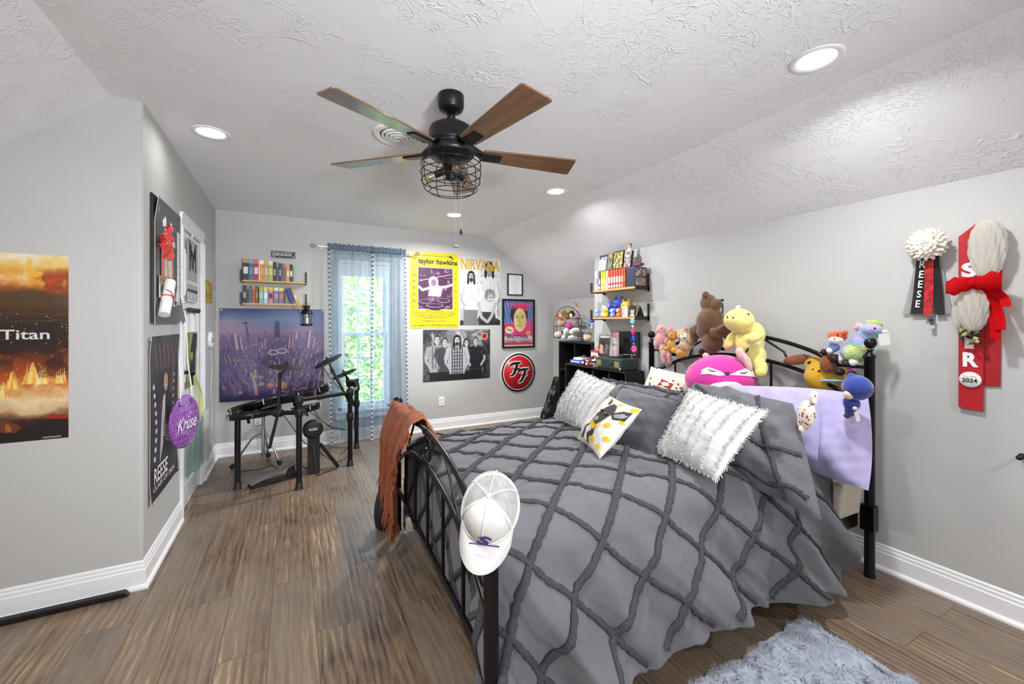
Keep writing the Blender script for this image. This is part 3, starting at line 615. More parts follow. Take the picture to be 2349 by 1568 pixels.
tag(mb.build('burning_town_poster'), 'poster of a burning town under fiery sky on the near left wall', 'poster')
# --- two boards on the wall before the door
def lw_(y, z, d=0): return Vector((XL+d, y, z))
cv = Canvas(60, 70, '#55565b'); cv.put(np.clip((cv.noise(4, 8)-.4)*2, 0, 1), '#4b4c52', .5)
mb = sheet(MB(), cv, lw_(2.86, 1.325, .012), EYL, EZ, .575, .70, .003, lambda a, b: .03*max(0, (a-.75)*4)**2*max(0, .25-b)*4+.02*max(0, .15-a)*6*max(0, b-.8)*5)
mb.box(lw_(3.13, 1.675, .005), (.010, .60, .69), INK)
for k, (a, b, s_, c) in enumerate(((.07, .62, .05, '#e8e8e8'), (.10, .58, .02, '#c05050'), (.30, .64, .03, '#e8e8e8'), (.5, .63, .025, '#e8e8e8'), (.2, .5, .03, '#dddddd'), (.52, .56, .03, '#c05050'), (.25, .06, .03, '#e0e0e0'), (.4, .04, .03, '#c05050'), (.35, .30, .03, '#e0e0e0'))):
    mb.text('*o.'[k % 3], lw_(2.86+a, 1.325+b, .016), EYL, EZ, s_*1.6, mat('dot_'+c[1:], c, .6))
for a, h in ((.2, .09), (.33, .07), (.17, .05)): mb.ell(lw_(2.86+a, 1.90, .016), (.002, .022, h/2), INKW)
mb.text('2024', lw_(2.86+.37, 1.325+.15, .017), EYL, EZ, .1, INKW, width=.2, height=.11)
bd = tag(mb.build('graduation_board'), 'dark grey graduation board with 2024 and photos beside the white door', 'poster board')
cv = Canvas(16, 60); z_ = cv.noise(10, 21, 2, sx=3); cv.ramp(z_, [(0, '#ffffff'), (.47, '#f4f4f4'), (.5, '#202020'), (.54, '#202020'), (.57, '#f4f4f4'), (1, '#ffffff')])
sheet(MB(), cv, lw_(2.86+.46, 1.325+.12, .018), EYL, EZ, .07, .46, .002).build('zebra_lettering_strip', bd)
MB().box(lw_(3.09, 1.66, .020), (.002, .25, .29), mat('salmon_card', '#d87a74', .6)).build('salmon_card', bd)
def photo(mbn, O, ex, w, h, seed, parent, base=('#2a3a20', '#7c8f4a', '#e6e0cc')):
    cv = Canvas(26, 30); cv.ramp(cv.noise(5, seed), [(0, base[0]), (.5, base[1]), (1, base[2])])
    for k in range(3): cv.man(.2+.3*k, .62, .2, random.choice(('#e8e6e0', '#20242a', '#d0b8a0')), '#3a2a20', '#d8a888', True)
    return sheet(MB(), cv, O, ex, EZ, w, h, .0015).build(mbn, parent)
photo('photograph', lw_(3.02, 1.60, .022), EYL, .15, .17, 31, bd); photo('photograph', lw_(2.90, 1.47, .022), EYL, .12, .12, 32, bd); photo('photograph', lw_(3.14, 1.79, .022), EYL, .11, .06, 33, bd)
RED = mat('red_satin', '#c4161c', .45, sheen=.3, var=.12); REDL = mat('coral_satin', '#e2564f', .5, var=.1)
t = thing('red_bow', 'red fabric bow pinned near the top of the graduation board', 'bow', lw_(2.92, 1.80, .03))
for q, (dy, dz, m_) in enumerate(((.07, .075, RED), (-.06, -.055, RED), (.12, -.02, REDL), (.04, -.10, REDL))):
    c0 = lw_(2.915, 1.80, .034); P = []
    for i in range(9):
        a = i/8; row = []
        for j in range(7):
            b = j/6-.5; w = .03+.055*math.sin(PI*min(1, a*1.1))
            row.append(c0+Vector((.03*math.sin(PI*a), dy*a+b*w*(dz/.1), dz*a+b*w*(1 if dy > 0 else -1)))+Vector((.010*math.sin(b*9), 0, 0)))
        P.append(row)
    MB().slab(P, (.002, 0, 0), m_).build('loop' if q < 2 else 'tail', t)
MB().ell(lw_(2.915, 1.80, .045), (.02, .022, .022), RED).build('knot', t)
t = thing('diploma_scroll', 'rolled white paper scroll tied with red string on the graduation board', 'scroll', lw_(3.0, 1.43, .03))
pa, pb = lw_(2.885, 1.375, .047), lw_(3.02, 1.565, .047)
MB().tube([pa, pb], .026, mat('scroll_paper', '#f3f1ec', .7), 16).build('paper_roll', t)
s_ = MB(); s_.tube(arc((pa+pb)/2, .0275, 0, 2*PI, 20, Vector((1, 0, 0)), (pb-pa).cross(Vector((1, 0, 0))).normalized())[:-1], .003, RED, 6, True)
s_.tube(spline([lw_(2.95, 1.46, .075), lw_(3.2, 1.445, .06), lw_(3.45, 1.46, .05), lw_(3.6, 1.46, .05)]), .003, RED, 6); s_.tube(spline([lw_(2.95, 1.46, .075), lw_(2.92, 1.50, .07), lw_(2.88, 1.51, .06)]), .003, RED, 6); s_.build('red_string', t)
# lower banner
cv = Canvas(100, 140, '#2b2a2d'); n1 = cv.noise(4, 41); n2 = cv.noise(8, 42)
cv.ramp(n1, [(.2, '#1c1b1e'), (.5, '#2b2a2e'), (.62, '#4a2a30'), (.75, '#2f4346'), (.9, '#26262a')]); cv.put(np.clip((n2-.55)*5, 0, 1)*(cv.Y < .35), '#1d3f42', .6)
for k in range(5): cv.line([(.18+.14*k, .93), (.22+.14*k, .86), (.24+.13*k, .80)], .045, '#8a5a62'); cv.line([(.2+.14*k, .92), (.24+.13*k, .80)], .014, '#232226')
cv.poly([(.3, .3), (.72, .3), (.78, .56), (.62, .63), (.42, .63), (.28, .55)], '#3a2428'); cv.ell(.52, .68, .13, .10, '#2a1a16'); cv.ell(.54, .69, .075, .062, '#c99a82'); cv.line([(.5, .665), (.57, .665)], .014, '#e8d8d0')
cv.poly([(.4, .33), (.44, .6), (.52, .62), (.5, .35)], '#d8d8dc'); cv.poly([(.3, .2), (.36, .42), (.42, .58), (.46, .56), (.42, .3)], '#cfd0d4')
for k in range(5): cv.line([(.5, .42-.025*k), (.68, .36-.02*k)], .016, '#d8ccd0')
for k in range(9): cv.ell(.14+.05*math.sin(k*.45), .25+.055*k, .03, .016, '#efefef'); cv.ell(.84-.03*math.sin(k*.4), .32+.05*k, .022, .013, '#d6c8cc')
cv.line([(.95, .97), (.72, .62)], .06, '#7a6a70', .6); cv.rect(0, 0, .03, 1, '#151517')
mb = sheet(MB(), cv, lw_(2.795, .372, .004), EYL, EZ, .60, .885, .002, curl_edges(.008))
mb.text('REESE', lw_(2.98, .50, .013), EYL, EZ, .1, INKW, off=.01, width=.27, height=.085); mb.text('CLASS OF 2024', lw_(3.05, .437, .013), EYL, EZ, .05, INKW, width=.44, height=.028)
for a, b in ((.02, .02), (.98, .02), (.02, .98), (.98, .98)): mb.lathe(lw_(2.795+.6*a, .372+.885*b, .008), [(.012, 0), (.012, .003), (.006, .004)], CHROME, 12, (1, 0, 0))
tag(mb.build('vinyl_banner'), 'glossy dark vinyl banner of a long-haired performer below the graduation board', 'banner')
# --- on the door
cv = Canvas(40, 60, '#f2f2f2'); 
for k in range(9):
    x = .06+.11*k; cv.line([(x, .04), (x, .98)], .05, '#262628')
cv.poly([(.1, .98), (.5, .45), (.9, .98), (.78, .98), (.5, .62), (.22, .98)], '#262628'); cv.rect(0, .28, 1, .33, '#f0f0f0'); cv.rect(0, .16, 1, .2, '#222222')
for k in range(6): cv.rect(.06+.16*k, .06, .12+.16*k, .13, '#f4f4f4')
mb = sheet(MB(), cv, (XL+.002, 3.70, 1.485), EYL, EZ, .37, .455, .0015); mb.text('M', (XL+.004, 3.885, 1.80), EYL, EZ, .2, INK, width=.22, height=.2)
tag(mb.build('letter_print'), 'black and white striped print with a big M on the door', 'poster')
tag(MB().box((XL+.012, 3.88, 1.425), (.022, .37, .022), SATIN).cyl((XL+.012, 3.70, 1.41), (XL+.012, 4.06, 1.41), .008, SATIN).build('hanging_bar'), 'short black hanger bar on the door under the striped print', 'hanger')
tag(MB().box((XL+.004, 3.87, 1.985), (.006, .03, .05), WHITE).build('adhesive_hook'), 'small white stick-on hook at the top of the door', 'hook')
cv = Canvas(40, 60, '#8f9a4a'); cv.ramp(cv.noise(3, 51), [(.2, '#c8c690'), (.5, '#97a24c'), (.8, '#6f8038')]); cv.poly([(.25, 0), (.8, 0), (.75, .45), (.95, .95), (.55, .98), (.3, .7)], '#1a1626'); cv.poly([(.75, .1), (1, .1), (1, .7), (.85, .6)], '#e6d4cc'); cv.ell(.42, .56, .13, .07, '#a8b83c'); cv.poly([(.34, .55), (.5, .55), (.44, .42)], '#a8b83c'); cv.rect(.85, .35, .9, .5, '#a03050')
tag(sheet(MB(), cv, (XL+.002, 3.70, .86), EYL, EZ, .36, .40, .0015).build('dark_figure_poster'), 'green and black figure poster on the door below the striped print', 'poster')
cv = Canvas(20, 20, '#d3b83a'); cv.put(np.clip((cv.noise(6, 61)-.5)*3, 0, 1), '#b39a2c', .5)
mb = sheet(MB(), cv, (XL, 4.375, 1.50), EYL, EZ, .34, .205, .006); mb.text('YOU', (XL+.007, 4.56, 1.65), EYL, EZ, .07, mat('sign_ochre', '#8d7a2a', .6), width=.14); mb.text('TICKETS', (XL+.007, 4.56, 1.57), EYL, EZ, .05, mat('sign_ochre', '#8d7a2a', .6), width=.26, height=.05)
mb.tube([(XL+.008, 4.39, 1.515), (XL+.008, 4.70, 1.515), (XL+.008, 4.70, 1.69), (XL+.008, 4.39, 1.69)], .0025, mat('sign_ochre', '#8d7a2a', .6), 6, True)
tag(mb.build('yellow_wall_sign'), 'small yellow tin sign on the wall between door and back corner', 'sign')
t = thing('wall_monitor', 'white oval wall gadget with thin trailing cable beside the door', 'wall device', (XL+.02, 4.62, 1.17))
MB().lathe((XL, 4.62, 1.17), [(.075, 0), (.075, .016), (.06, .026), (.045, .024), (.045, .018), (0, .018)], WHITE, 28, (1, 0, 0)).build('body', t)
MB().lathe((XL+.019, 4.62, 1.17), [(0, 0), (.026, 0), (.024, .01), (0, .012)], mat('gadget_grey', '#8d8f92', .4), 20, (1, 0, 0)).build('face_dial', t)
MB().tube(spline([(XL+.01, 4.63, 1.10), (XL+.012, 4.66, .9), (XL+.012, 4.62, .7), (XL+.012, 4.68, .5), (XL+.012, 4.66, .33), (XL+.02, 4.74, .25)]), .0025, mat('white_cable', '#e2e2e2', .5), 6).build('cable', t)
# purple mirror-ball sign and bag, hanging from the door knob side
PURP = mat('purple_tiles', '#8b4ba6', .35, var=.5, scale=26)
dc = Vector((-.586, 3.215, .722)); DN = Vector((.966, -.259, 0)); DH = Vector((.259, .966, 0)); DK_ = .166/.206
t = thing('round_plaque', 'purple mirror-ball shaped plaque with white script hanging on white ribbon from the banner corner', 'hanging sign', dc)
v_ = MB(); v_.lathe(dc, [(0, -.008), (.20, -.008), (.206, 0), (.20, .008), (0, .009)], PURP, 40, (1, 0, 0))
for o_ in list(range(len(v_.v))): x, y, z = v_.v[o_]; v_.v[o_] = (x, y, dc.z+(z-dc.z)*.98)
v_.rot(dc).build('disc', t)
gl = MB(); gm = mat('plaque_line', '#c79ad6', .4)
for k in range(1, 9):
    z = .19-.045*k; r = math.sqrt(max(0, .198**2-z*z)); gl.tube([dc+Vector((.0095, -r+2*r*i/12, z+.012*math.sin(PI*i/12)*-1)) for i in range(13)], .0012, gm, 4)
for k in range(-5, 6):
    a = k*.035; gl.tube([dc+Vector((.0095, a*math.cos(b_*.9), .19*math.sin(b_))) for b_ in [(-1.2+2.4*i/12) for i in range(13)]], .001, gm, 4)
gl.rot(dc).build('tile_lines', t)
tx_ = MB(); tx_.text('Kruse', dc+Vector((.011, .01, -.02)), EYL, EZ, .13, INKW, off=.004, width=.27, height=.10, shear=.35)
tx_.rot(dc).build('script_lettering', t)
for k in range(18): MB().ell(dc+Vector((.010, random.uniform(-.14, .14), random.uniform(-.14, .16))), (.001, .006, .006), INKW, nu=6, nv=4).rot(dc).build('glitter_dot', t)
for y in (-.085, .085): MB().lathe(dc+Vector((.0085, y, .145)), [(0, 0), (.02, 0), (.02, .0015), (0, .0015)], INK, 16, (1, 0, 0)).rot(dc).build('punched_hole', t)
rb = mat('white_ribbon', '#eeeeea', .6)
for y0, y1 in ((-.085, .06), (.085, .12)):
    P = [[dc+Vector((.012+.004*math.sin(i), y0+(y1-y0)*i/10+w, .145+.62*i/10)) for w in (-.008, .008)] for i in range(11)]
    MB().slab(P, (.0015, 0, 0), rb).rot(dc, .62).build('ribbon', t)
BAG = sheer_mat('teal_bag', '#8fb5ae', .42)
t = thing('gift_bag', 'translucent teal gift bag hanging behind the purple plaque on the door', 'gift bag', (XL+.05, 3.86, .42))
P = [[Vector((XL+.02+.04*math.sin(PI*i/8), 3.56+.52*i/8, .27+.32*j/6+.01*math.sin(i*2+j))) for j in range(7)] for i in range(9)]
MB().slab(P, (.012, 0, 0), BAG).build('bag_body', t)
for y0 in (3.78, 3.95): MB().tube(spline([(XL+.04, y0, .58), (XL+.04, y0-.03, .80), (XL+.045, 3.68, .955), (XL+.04, y0+.05, .78), (XL+.04, y0+.09, .58)]), .004, mat('lime_cord', '#c9d070', .6), 6).build('handle', t)
t2 = MB().slab([[Vector((XL+.03+.03*math.sin(PI*i/5), 4.06+.13*i/5, .22+.4*j/5)) for j in range(6)] for i in range(6)], (.01, 0, 0), sheer_mat('clear_plastic', '#e6e8e4', .55)).build('plastic_sleeve')
tag(t2, 'crumpled clear plastic sleeve hanging at the hinge side of the door', 'plastic bag')
# --- back wall prints
def bposter(name, label, cv, x0, z0, x1, z1, extra=None, th=.0015, curl=None, cat='poster'):
    mb = sheet(MB(), cv, back(x0, z0), EXB, EZ, x1-x0, z1-z0, th, curl)
    if extra: extra(mb)
    return tag(mb.build(name), label, cat)
def T(mb, s, x, z, size, mt, **k): mb.text(s, back(x, z, k.pop('d', .004)), EXB, EZ, size, mt, **k)
cv = Canvas(124, 186, '#e2ca12'); cv.put(np.clip((cv.noise(3, 71)-.5)*2, 0, 1), '#d6ba0c', .5)
PU, PL = '#4b1f45', '#c9b6cc'
cv.rect(.155, .245, .875, .80, '#efe6d8'); cv.rect(.165, .252, .865, .793, PU)
nn = cv.noise(14, 72)*((cv.X > .17) & (cv.X < .86) & (cv.Y > .26) & (cv.Y < .785)); cv.put(np.clip((nn-.56)*9, 0, 1), PL, .5)
cv.poly([(.36, .42), (.62, .42), (.66, .52), (.56, .58), (.40, .56)], PL); cv.ell(.47, .61, .10, .075, '#d8c8da'); cv.ell(.475, .60, .055, .045, PU, al=.55)
cv.line([(.56, .54), (.72, .55), (.85, .58)], .05, PL); cv.line([(.40, .53), (.25, .50), (.18, .54)], .05, PL); cv.line([(.2, .62), (.85, .72)], .012, PL)
for x, y, rx, ry in ((.3, .34, .14, .05), (.68, .36, .15, .06), (.5, .29, .2, .05), (.76, .66, .09, .02), (.24, .68, .08, .018)): cv.ell(x, y, rx, ry, '#2f1230'); cv.ell(x, y+.01, rx*.9, ry*.6, PL, al=.7); cv.ell(x, y+.012, rx*.75, ry*.45, PU)
def yt(mb):
    T(mb, 'taylor hawkins', 1.60, 2.075, .1, INK, width=.50, height=.085, off=.03); T(mb, 'WEMBLEY 09.03.2022', 1.70, 2.015, .03, INK, width=.19, height=.014); T(mb, 'FOO FIGHTERS AND THE HAWKINS FAMILY PRESENT', 1.55, 2.145, .02, INK, width=.40, height=.012)
    T(mb, 'SEP 3 WEMBLEY', 1.555, 1.475, .03, INK, width=.22, height=.02)
    for k, s in enumerate(('LIAM STEWART JOSH NANDI WOLF BRIAN', 'MAY JOHNSON HOMME ULRICH LEE PEART', 'CHRISSIE ROGER OMAR JUSTIN VIOLET', 'AND SPECIAL GUESTS')): T(mb, s, 1.555, 1.45-.022*k, .02, INK, width=(.52, .56, .46, .3)[k], height=.013)
    T(mb, 'ALL PROCEEDS TO CHARITY', 1.555, 1.345, .02, INK, width=.3, height=.014); T(mb, 'LOS ANGELES 27 SEPTEMBER KIA FORUM', 1.555, 1.293, .02, INK, width=.56, height=.016)
    for k, s in enumerate('LONDON*'): T(mb, s, 1.297, 1.98-.078*k, .035, INK, off=.02)
    for k, s in enumerate('GROHL**'): T(mb, s, 1.828, 1.945-.075*k, .03, INK, off=.02)
    mb.add([back(1.72+a, 2.11+b, .004) for a, b in ((0, .06), (.03, .03), (.09, .0), (.06, .035), (.05, .055), (.03, .045))], [(5, 4, 3, 2, 1, 0)], INK, False)
bposter('tribute_concert_poster', 'yellow concert poster with purple drummer picture beside the blue curtain', cv, 1.248, 1.259, 1.868, 2.192, yt, curl=lambda a, b: .002)
cv = Canvas(114, 176, '#dcdcdc'); cv.ramp(cv.noise(3, 81), [(.2, '#c9c9c9'), (.8, '#ececec')]); cv.rect(0, .1, 1, .3, '#bdbdbd'); cv.rect(0, .26, .5, .29, '#efefef'); cv.rect(.75, .3, 1, .62, '#d4d4d4')
cv.rect(0, 0, 1, .08, '#2a2a2a'); cv.rect(0, .07, .45, .22, '#b4b4b4')
cv.man(.72, .775, .17, '#d9d9d9', '#1b1518', '#a8a8a8', True, pants='#2a2727'); cv.man(.27, .655, .135, '#e2e2e2', '#1d1719', '#bdbdbd', True, True, pants='#7d7d7d')
cv.ell(.66, .36, .27, .15, '#dedede'); cv.ell(.70, .34, .2, .12, '#c9c9c9', al=.6); cv.poly([(.42, .1), (.95, .1), (.9, .36), (.46, .36)], '#d6d6d6'); cv.poly([(.42, .06), (.9, .06), (.85, .2), (.5, .2)], '#3a3a3a'); cv.line([(.45, .33), (.52, .12), (.66, .05)], .07, '#b9b9b9'); cv.line([(.88, .33), (.78, .14), (.68, .05)], .07, '#b9b9b9')
cv.ell(.73, .45, .13, .095, '#8d8d8d'); cv.ell(.75, .40, .085, .075, '#cfcfcf'); 
for k in range(12): cv.line([(.62+.02*k, .53), (.60+.025*k, .40+.01*(k % 3))], .012, '#4a4a4a' if k % 2 else '#a8a8a8', .8)
cv.line([(.72, .41), (.74, .41)], .015, '#222222'); cv.line([(.77, .41), (.79, .41)], .015, '#222222'); cv.line([(.7, .36), (.8, .37)], .012, '#444444')
def nt(mb):
    T(mb, 'NIRVANA', 2.165, 2.07, .2, mat('poster_gold', '#c99a14', .5), off=.022, width=.545, height=.145)
bposter('trio_band_poster', 'black and white poster of three seated musicians under yellow capitals', cv, 1.886, 1.295, 2.454, 2.167, nt, curl=lambda a, b: .002)
cv = Canvas(180, 128, '#555555'); n1 = cv.noise(9, 91); cv.ramp(n1*.55+cv.noise(26, 92)*.45, [(.25, '#161616'), (.45, '#4a4a4c'), (.6, '#9a9a9c'), (.8, '#d8d8d8')])
cv.put((np.abs(cv.X-.5) > .38)*1.0, '#1c1c1e', .55); cv.put(np.exp(-((cv.X-.5)/.22)**2)*(cv.Y > .5), '#e0e0e4', .5)
for x, y, h, s, hr, lg, bd_ in ((.2, .72, .17, '#a8a8ac', '#3a3a3a', 0, 0), (.31, .68, .155, '#4c4c52', '#4a4240', 0, 0), (.63, .66, .15, '#6a6a6c', '#2a2422', 1, 0), (.77, .69, .15, '#1c1c20', '#5a5450', 0, 0), (.49, .70, .18, '#bcbcc4', '#171214', 1, 1)):
    cv.man(x, y, h, s, hr, '#cdcdcd', bool(lg), bool(bd_), pants='#1c1c1e', wide=1.05)
m_ = ((np.abs(cv.X-.49) < .085) & (cv.Y < .66) & (cv.Y > .1)); cv.put(m_*(np.sin(cv.X*170) > .2), '#2a2a30', .75); cv.put(m_*(np.sin(cv.Y*95) > .5), '#3a3a44', .6)
m_ = ((np.abs(cv.X-.2) < .09) & (cv.Y < .68) & (cv.Y > .25)); cv.put(m_*(np.sin(cv.X*150) > .4), '#3c3c40', .6)
cv.ell(.91, .86, .052, .075, '#e8e0d8'); cv.ell(.91, .86, .043, .062, '#c8331c'); cv.line([(.89, .84), (.93, .88)], .012, '#3a1410')
def bt(mb): T(mb, 'FOO FIGHTERS', 2.225, 1.225, .02, INKW, width=.12, height=.012)
bposter('five_member_band_poster', 'wide black and white poster of five standing musicians, one in plaid', cv, 1.408, .601, 2.307, 1.24, bt, curl=lambda a, b: .0015)
def frame(name, label, x0, z0, x1, z1, cv, extra=None, w=.014, d=.022):
    t = thing(name, label, 'framed picture', ((x0+x1)/2, YB, z0))
    f = MB(); 
    for a, b, c, e in ((x0, x0+w, z0, z1), (x1-w, x1, z0, z1), (x0+w, x1-w, z0, z0+w), (x0+w, x1-w, z1-w, z1)): f.box(((a+b)/2, YB-d/2, (c+e)/2), (b-a, d, e-c), BLACK)
    f.build('frame', t, bevel=.002)
    mb = sheet(MB(), cv, back(x0+w*.9, z0+w*.9, .008), EXB, EZ, x1-x0-1.8*w, z1-z0-1.8*w, .001)
    if extra: extra(mb)
    mb.build('print', t); return t
cv = Canvas(50, 64, '#f1f1f0')
def f1(mb):
    for k, s in enumerate(('set list', 'everlong  my hero  walk', 'best of you', 'the pretender', 'learn to fly', 'times like these', 'all my life', 'monkey wrench', 'aurora', 'rope', 'arlandria')): T(mb, s, 2.677+(0 if k else .02), 1.945-.02*k, .016, mat('faint_ink', '#7a7a7a', .7), d=.011, height=.008)
frame('framed_setlist', 'small black framed white handwritten sheet on the back wall', 2.559, 1.695, 2.794, 1.987, cv, f1)
cv = Canvas(100, 132, '#d23a78'); cv.rect(0, .5, 1, 1, '#2f5a9a'); q = ((np.sin(cv.Y*150) > .1) & (np.sin(cv.X*60+cv.Y*20) > -.3) & (cv.Y > .5)); cv.put(q*1.0, '#e2e2ea', .7)
cv.put(np.clip((cv.noise(5, 95)-.45)*5, 0, 1)*(cv.Y < .62)*(cv.Y > .2), '#e0508c', .8)
cv.poly([(0, .1), (.3, .5), (.2, .2)], '#3a62a0'); cv.ell(.52, .70, .30, .22, '#3b2b3c'); cv.ell(.55, .58, .21, .26, '#e3cf8c'); cv.ell(.60, .58, .13, .2, '#c9b574', al=.6); cv.poly([(.3, .82), (.5, .95), (.9, .9), (.75, .78), (.52, .84)], '#e23a6a')
for k in range(14): cv.line([(.15+.05*k, .96-.02*(k % 3)), (.2+.045*k, .84)], .014, '#e23a6a' if k % 2 else '#3b2b3c')
for q in (-1, 1): cv.line([(.55+q*.13, .63), (.55+q*.05, .62)], .02, '#4a3a28'); cv.line([(.55+q*.15, .67), (.55+q*.04, .66)], .018, '#4a3222')
cv.line([(.54, .62), (.52, .53), (.57, .52)], .014, '#8a6a40'); cv.line([(.46, .45), (.62, .455)], .02, '#5a8a6a')
cv.ell(.2, .36, .14, .08, '#ecd69a'); cv.line([(.12, .36), (.28, .36)], .02, '#4a6a50'); cv.line([(.14, .39), (.26, .33)], .02, '#4a6a50'); cv.ell(.83, .28, .08, .05, '#e6c86a'); cv.rect(.78, .25, .88, .3, '#6a6a3a', .6)
cv.rect(.04, .09, .96, .22, '#e8c8cc'); cv.rect(0, 0, 1, .035, '#d8c09a')
def f2(mb):
    dk = mat('poster_navy', '#1f2a48', .6); T(mb, 'ANOTHER', 2.715, 1.128, .06, dk, d=.011, off=.02, width=.34, height=.05); T(mb, 'EVENING TONIGHT', 2.73, 1.07, .05, dk, d=.011, off=.02, width=.40, height=.045); T(mb, 'Sunday Sessions', 2.73, 1.585, .1, mat('poster_pink', '#ec4f86', .6), d=.011, width=.40, height=.05, shear=.3)
frame('framed_face_poster', 'black framed pink and blue poster with a large face', 2.48, .984, 2.982, 1.645, cv, f2, .022, .028)
# round red logo sign
t = thing('round_logo_sign', 'round red metal sign with two slanted letters, white and black rims', 'sign', (2.733, YB, .645))
q = MB(); ctr = Vector((2.733, YB-.001, .645)); fl = (0, -1, 0)
q.lathe(ctr, [(0, 0), (.274, 0), (.274, .006), (0, .006)], INKW, 64, fl); q.lathe(ctr, [(.236, .0065), (.262, .0065), (.262, .0075), (.236, .0075)], INK, 64, fl, cap=False)
q.lathe(ctr, [(.226, .0068), (.2365, .0068), (.2365, .0085), (.226, .0085)], INKW, 64, fl, cap=False); q.lathe(ctr, [(0, .007), (.226, .007), (.226, .0083), (0, .0083)], mat('sign_red', '#c8141e', .35), 64, fl); q.build('disc', t)
def ff(O, s, grow, lift, mt, mb):
    g = grow
    def st(pts, wd):
        L_ = []; R_ = []; ff.k += 1
        for i, (x, z, w) in enumerate(pts):
            a = pts[max(0, i-1)]; b = pts[min(len(pts)-1, i+1)]; dx, dz = b[0]-a[0], b[1]-a[1]; l = math.hypot(dx, dz); nx_, nz_ = -dz/l, dx/l
            L_.append((x+nx_*(w/2+g), z+nz_*(w/2+g))); R_.append((x-nx_*(w/2+g), z-nz_*(w/2+g)))
        e0 = pts[0]; le = lift+.00025*(ff.k % 4); P = [O+Vector((a*s, -le, b*s)) for a, b in L_]+[O+Vector((a*s, -le, b*s)) for a, b in reversed(R_)]; n = len(L_)
        mb.add(P, [(2*n-1-i, 2*n-2-i, i+1, i) for i in range(n-1)], mt, False)
    st([(-.42, .24, .08), (-.34, .34, .16), (-.18, .42, .19), (.02, .45, .2), (.22, .44, .19), (.40, .47, .14), (.52, .54, .04)], 0)      # top bar
    st([(.20, .42, .2), (.13, .2, .22), (.04, -.03, .22), (-.05, -.22, .21), (-.16, -.36, .18), (-.30, -.42, .12), (-.42, -.40, .04)], 0)   # stem and foot
    st([(-.16, .06, .06), (.0, .03, .12), (.2, .04, .12), (.38, .10, .04)], 0)             # cross bar
ff.k = 0; q = MB()
for O in (Vector((2.675, YB, .69)), Vector((2.80, YB, .60))): ff(O, .19, .075, .0105, INKW, q); ff(O, .19, 0, .0125, INK, q)
q.build('lettering', t)
# tapestry
cv = Canvas(190, 188); n1 = cv.noise(4, 101, sx=.6, sy=2); n2 = cv.noise(14, 102)
cv.ramp(np.clip(cv.Y+(n1-.5)*.12, 0, 1), [(0, '#2b2560'), (.3, '#3a3070'), (.55, '#5a4684'), (.68, '#7a5c98'), (.74, '#a07aa8'), (.82, '#7f80b6'), (.9, '#6f92bc'), (.96, '#5a74b0'), (1, '#3a4a98')])
cv.put(np.clip((.5-cv.X)*1.6, 0, 1)*np.clip((cv.Y-.6)*4, 0, 1)*(cv.Y < .88), '#c88f98', .6); cv.put(np.clip((cv.X-.55)*2, 0, 1)*np.clip((cv.Y-.62)*4, 0, 1), '#3b4494', .55)
rr = random.Random(9)
for k in range(620):
    d_ = (k/620)**.8; y = .72-.68*d_; x = rr.random(); w = (.012+.05*d_)*rr.uniform(.5, 1.2); h = (.03+.11*d_)*rr.uniform(.3, 1.3)*(1.25 if rr.random() < .15 else .8); sk = (x-.5)*.35*h*2
    c = rr.choice(('#2e2763', '#3b2f6e', '#4a3a78', '#5d4680', '#6f4c78', '#2a2a6a', '#3a2a58')); lt = rr.choice(('#b07a8c', '#8a5f88', '#d0a090', '#7a5a94', '#5a4a86', '#c89a98'))
    cv.poly([(x, y), (x+w*.6, y), (x+w*.6+sk, y+h), (x+sk, y+h)], c, .95); cv.poly([(x+w*.6, y), (x+w, y+.008), (x+w+sk, y+h+.004), (x+w*.6+sk, y+h)], lt, .7 if rr.random() < .6 else .25)
    if rr.random() < .3: cv.ell(x+w*.5, y+h*.3, .01+.01*d_, .006+.006*d_, '#e6b070', al=.6)
cv.poly([(.5, .68), (.555, .68), (.548, .86), (.505, .86)], '#28296a'); cv.rect(.512, .86, .518, .885, '#28296a'); cv.rect(.536, .86, .542, .885, '#28296a')
cv.line([(.235, .62), (.26, .70), (.235, .83)], .012, '#3a3872'); cv.line([(.265, .62), (.245, .72), (.237, .83)], .010, '#3a3872'); cv.ell(.232, .84, .035, .010, '#39386e'); cv.rect(.229, .845, .234, .875, '#39386e')
cv.poly([(.7, .66), (.76, .66), (.735, .80)], '#b99ab4'); cv.poly([(.73, .66), (.76, .66), (.735, .80)], '#4a4280')
for x, w, h in ((.12, .05, .17), (.62, .03, .14), (.8, .045, .2), (.86, .03, .12), (.18, .03, .14), (.4, .02, .12), (.66, .02, .16)): cv.poly([(x, .55), (x+w*.55, .55), (x+w*.55+(x-.5)*.06, .55+h), (x+(x-.5)*.06, .55+h)], '#4b3c7c'); cv.poly([(x+w*.55, .55), (x+w, .56), (x+w+(x-.5)*.06, .555+h), (x+w*.55+(x-.5)*.06, .55+h)], '#c9a0a4')
for cx in (.49, .575):
    a = np.linspace(0, 2*PI, 26); cv.line([(cx+.045*math.cos(t_), .515+(.012 if cx > .5 else 0)+.026*math.sin(t_)) for t_ in a], .011, '#d9c2c4')
cv.ell(.57, .14, .055, .04, '#c98f70', al=.8); cv.ell(.46, .15, .03, .022, '#d8805a', al=.8); cv.ell(.38, .17, .03, .02, '#e0a868', al=.7)
cv.rect(0, 0, 1, .02, '#241f58', .8); cv.rect(0, .985, 1, 1, '#23306e', .8)
cv.a *= .86; t_ = sheet(MB(), cv, back(-.63, .545), EXB, EZ, .939, .925, .002, lambda a, b: .004+.010*math.exp(-((a-.0-b*.0)/.1)**2)*math.sin(b*9)*.5+.006*math.sin(a*7+b*4)+.005)
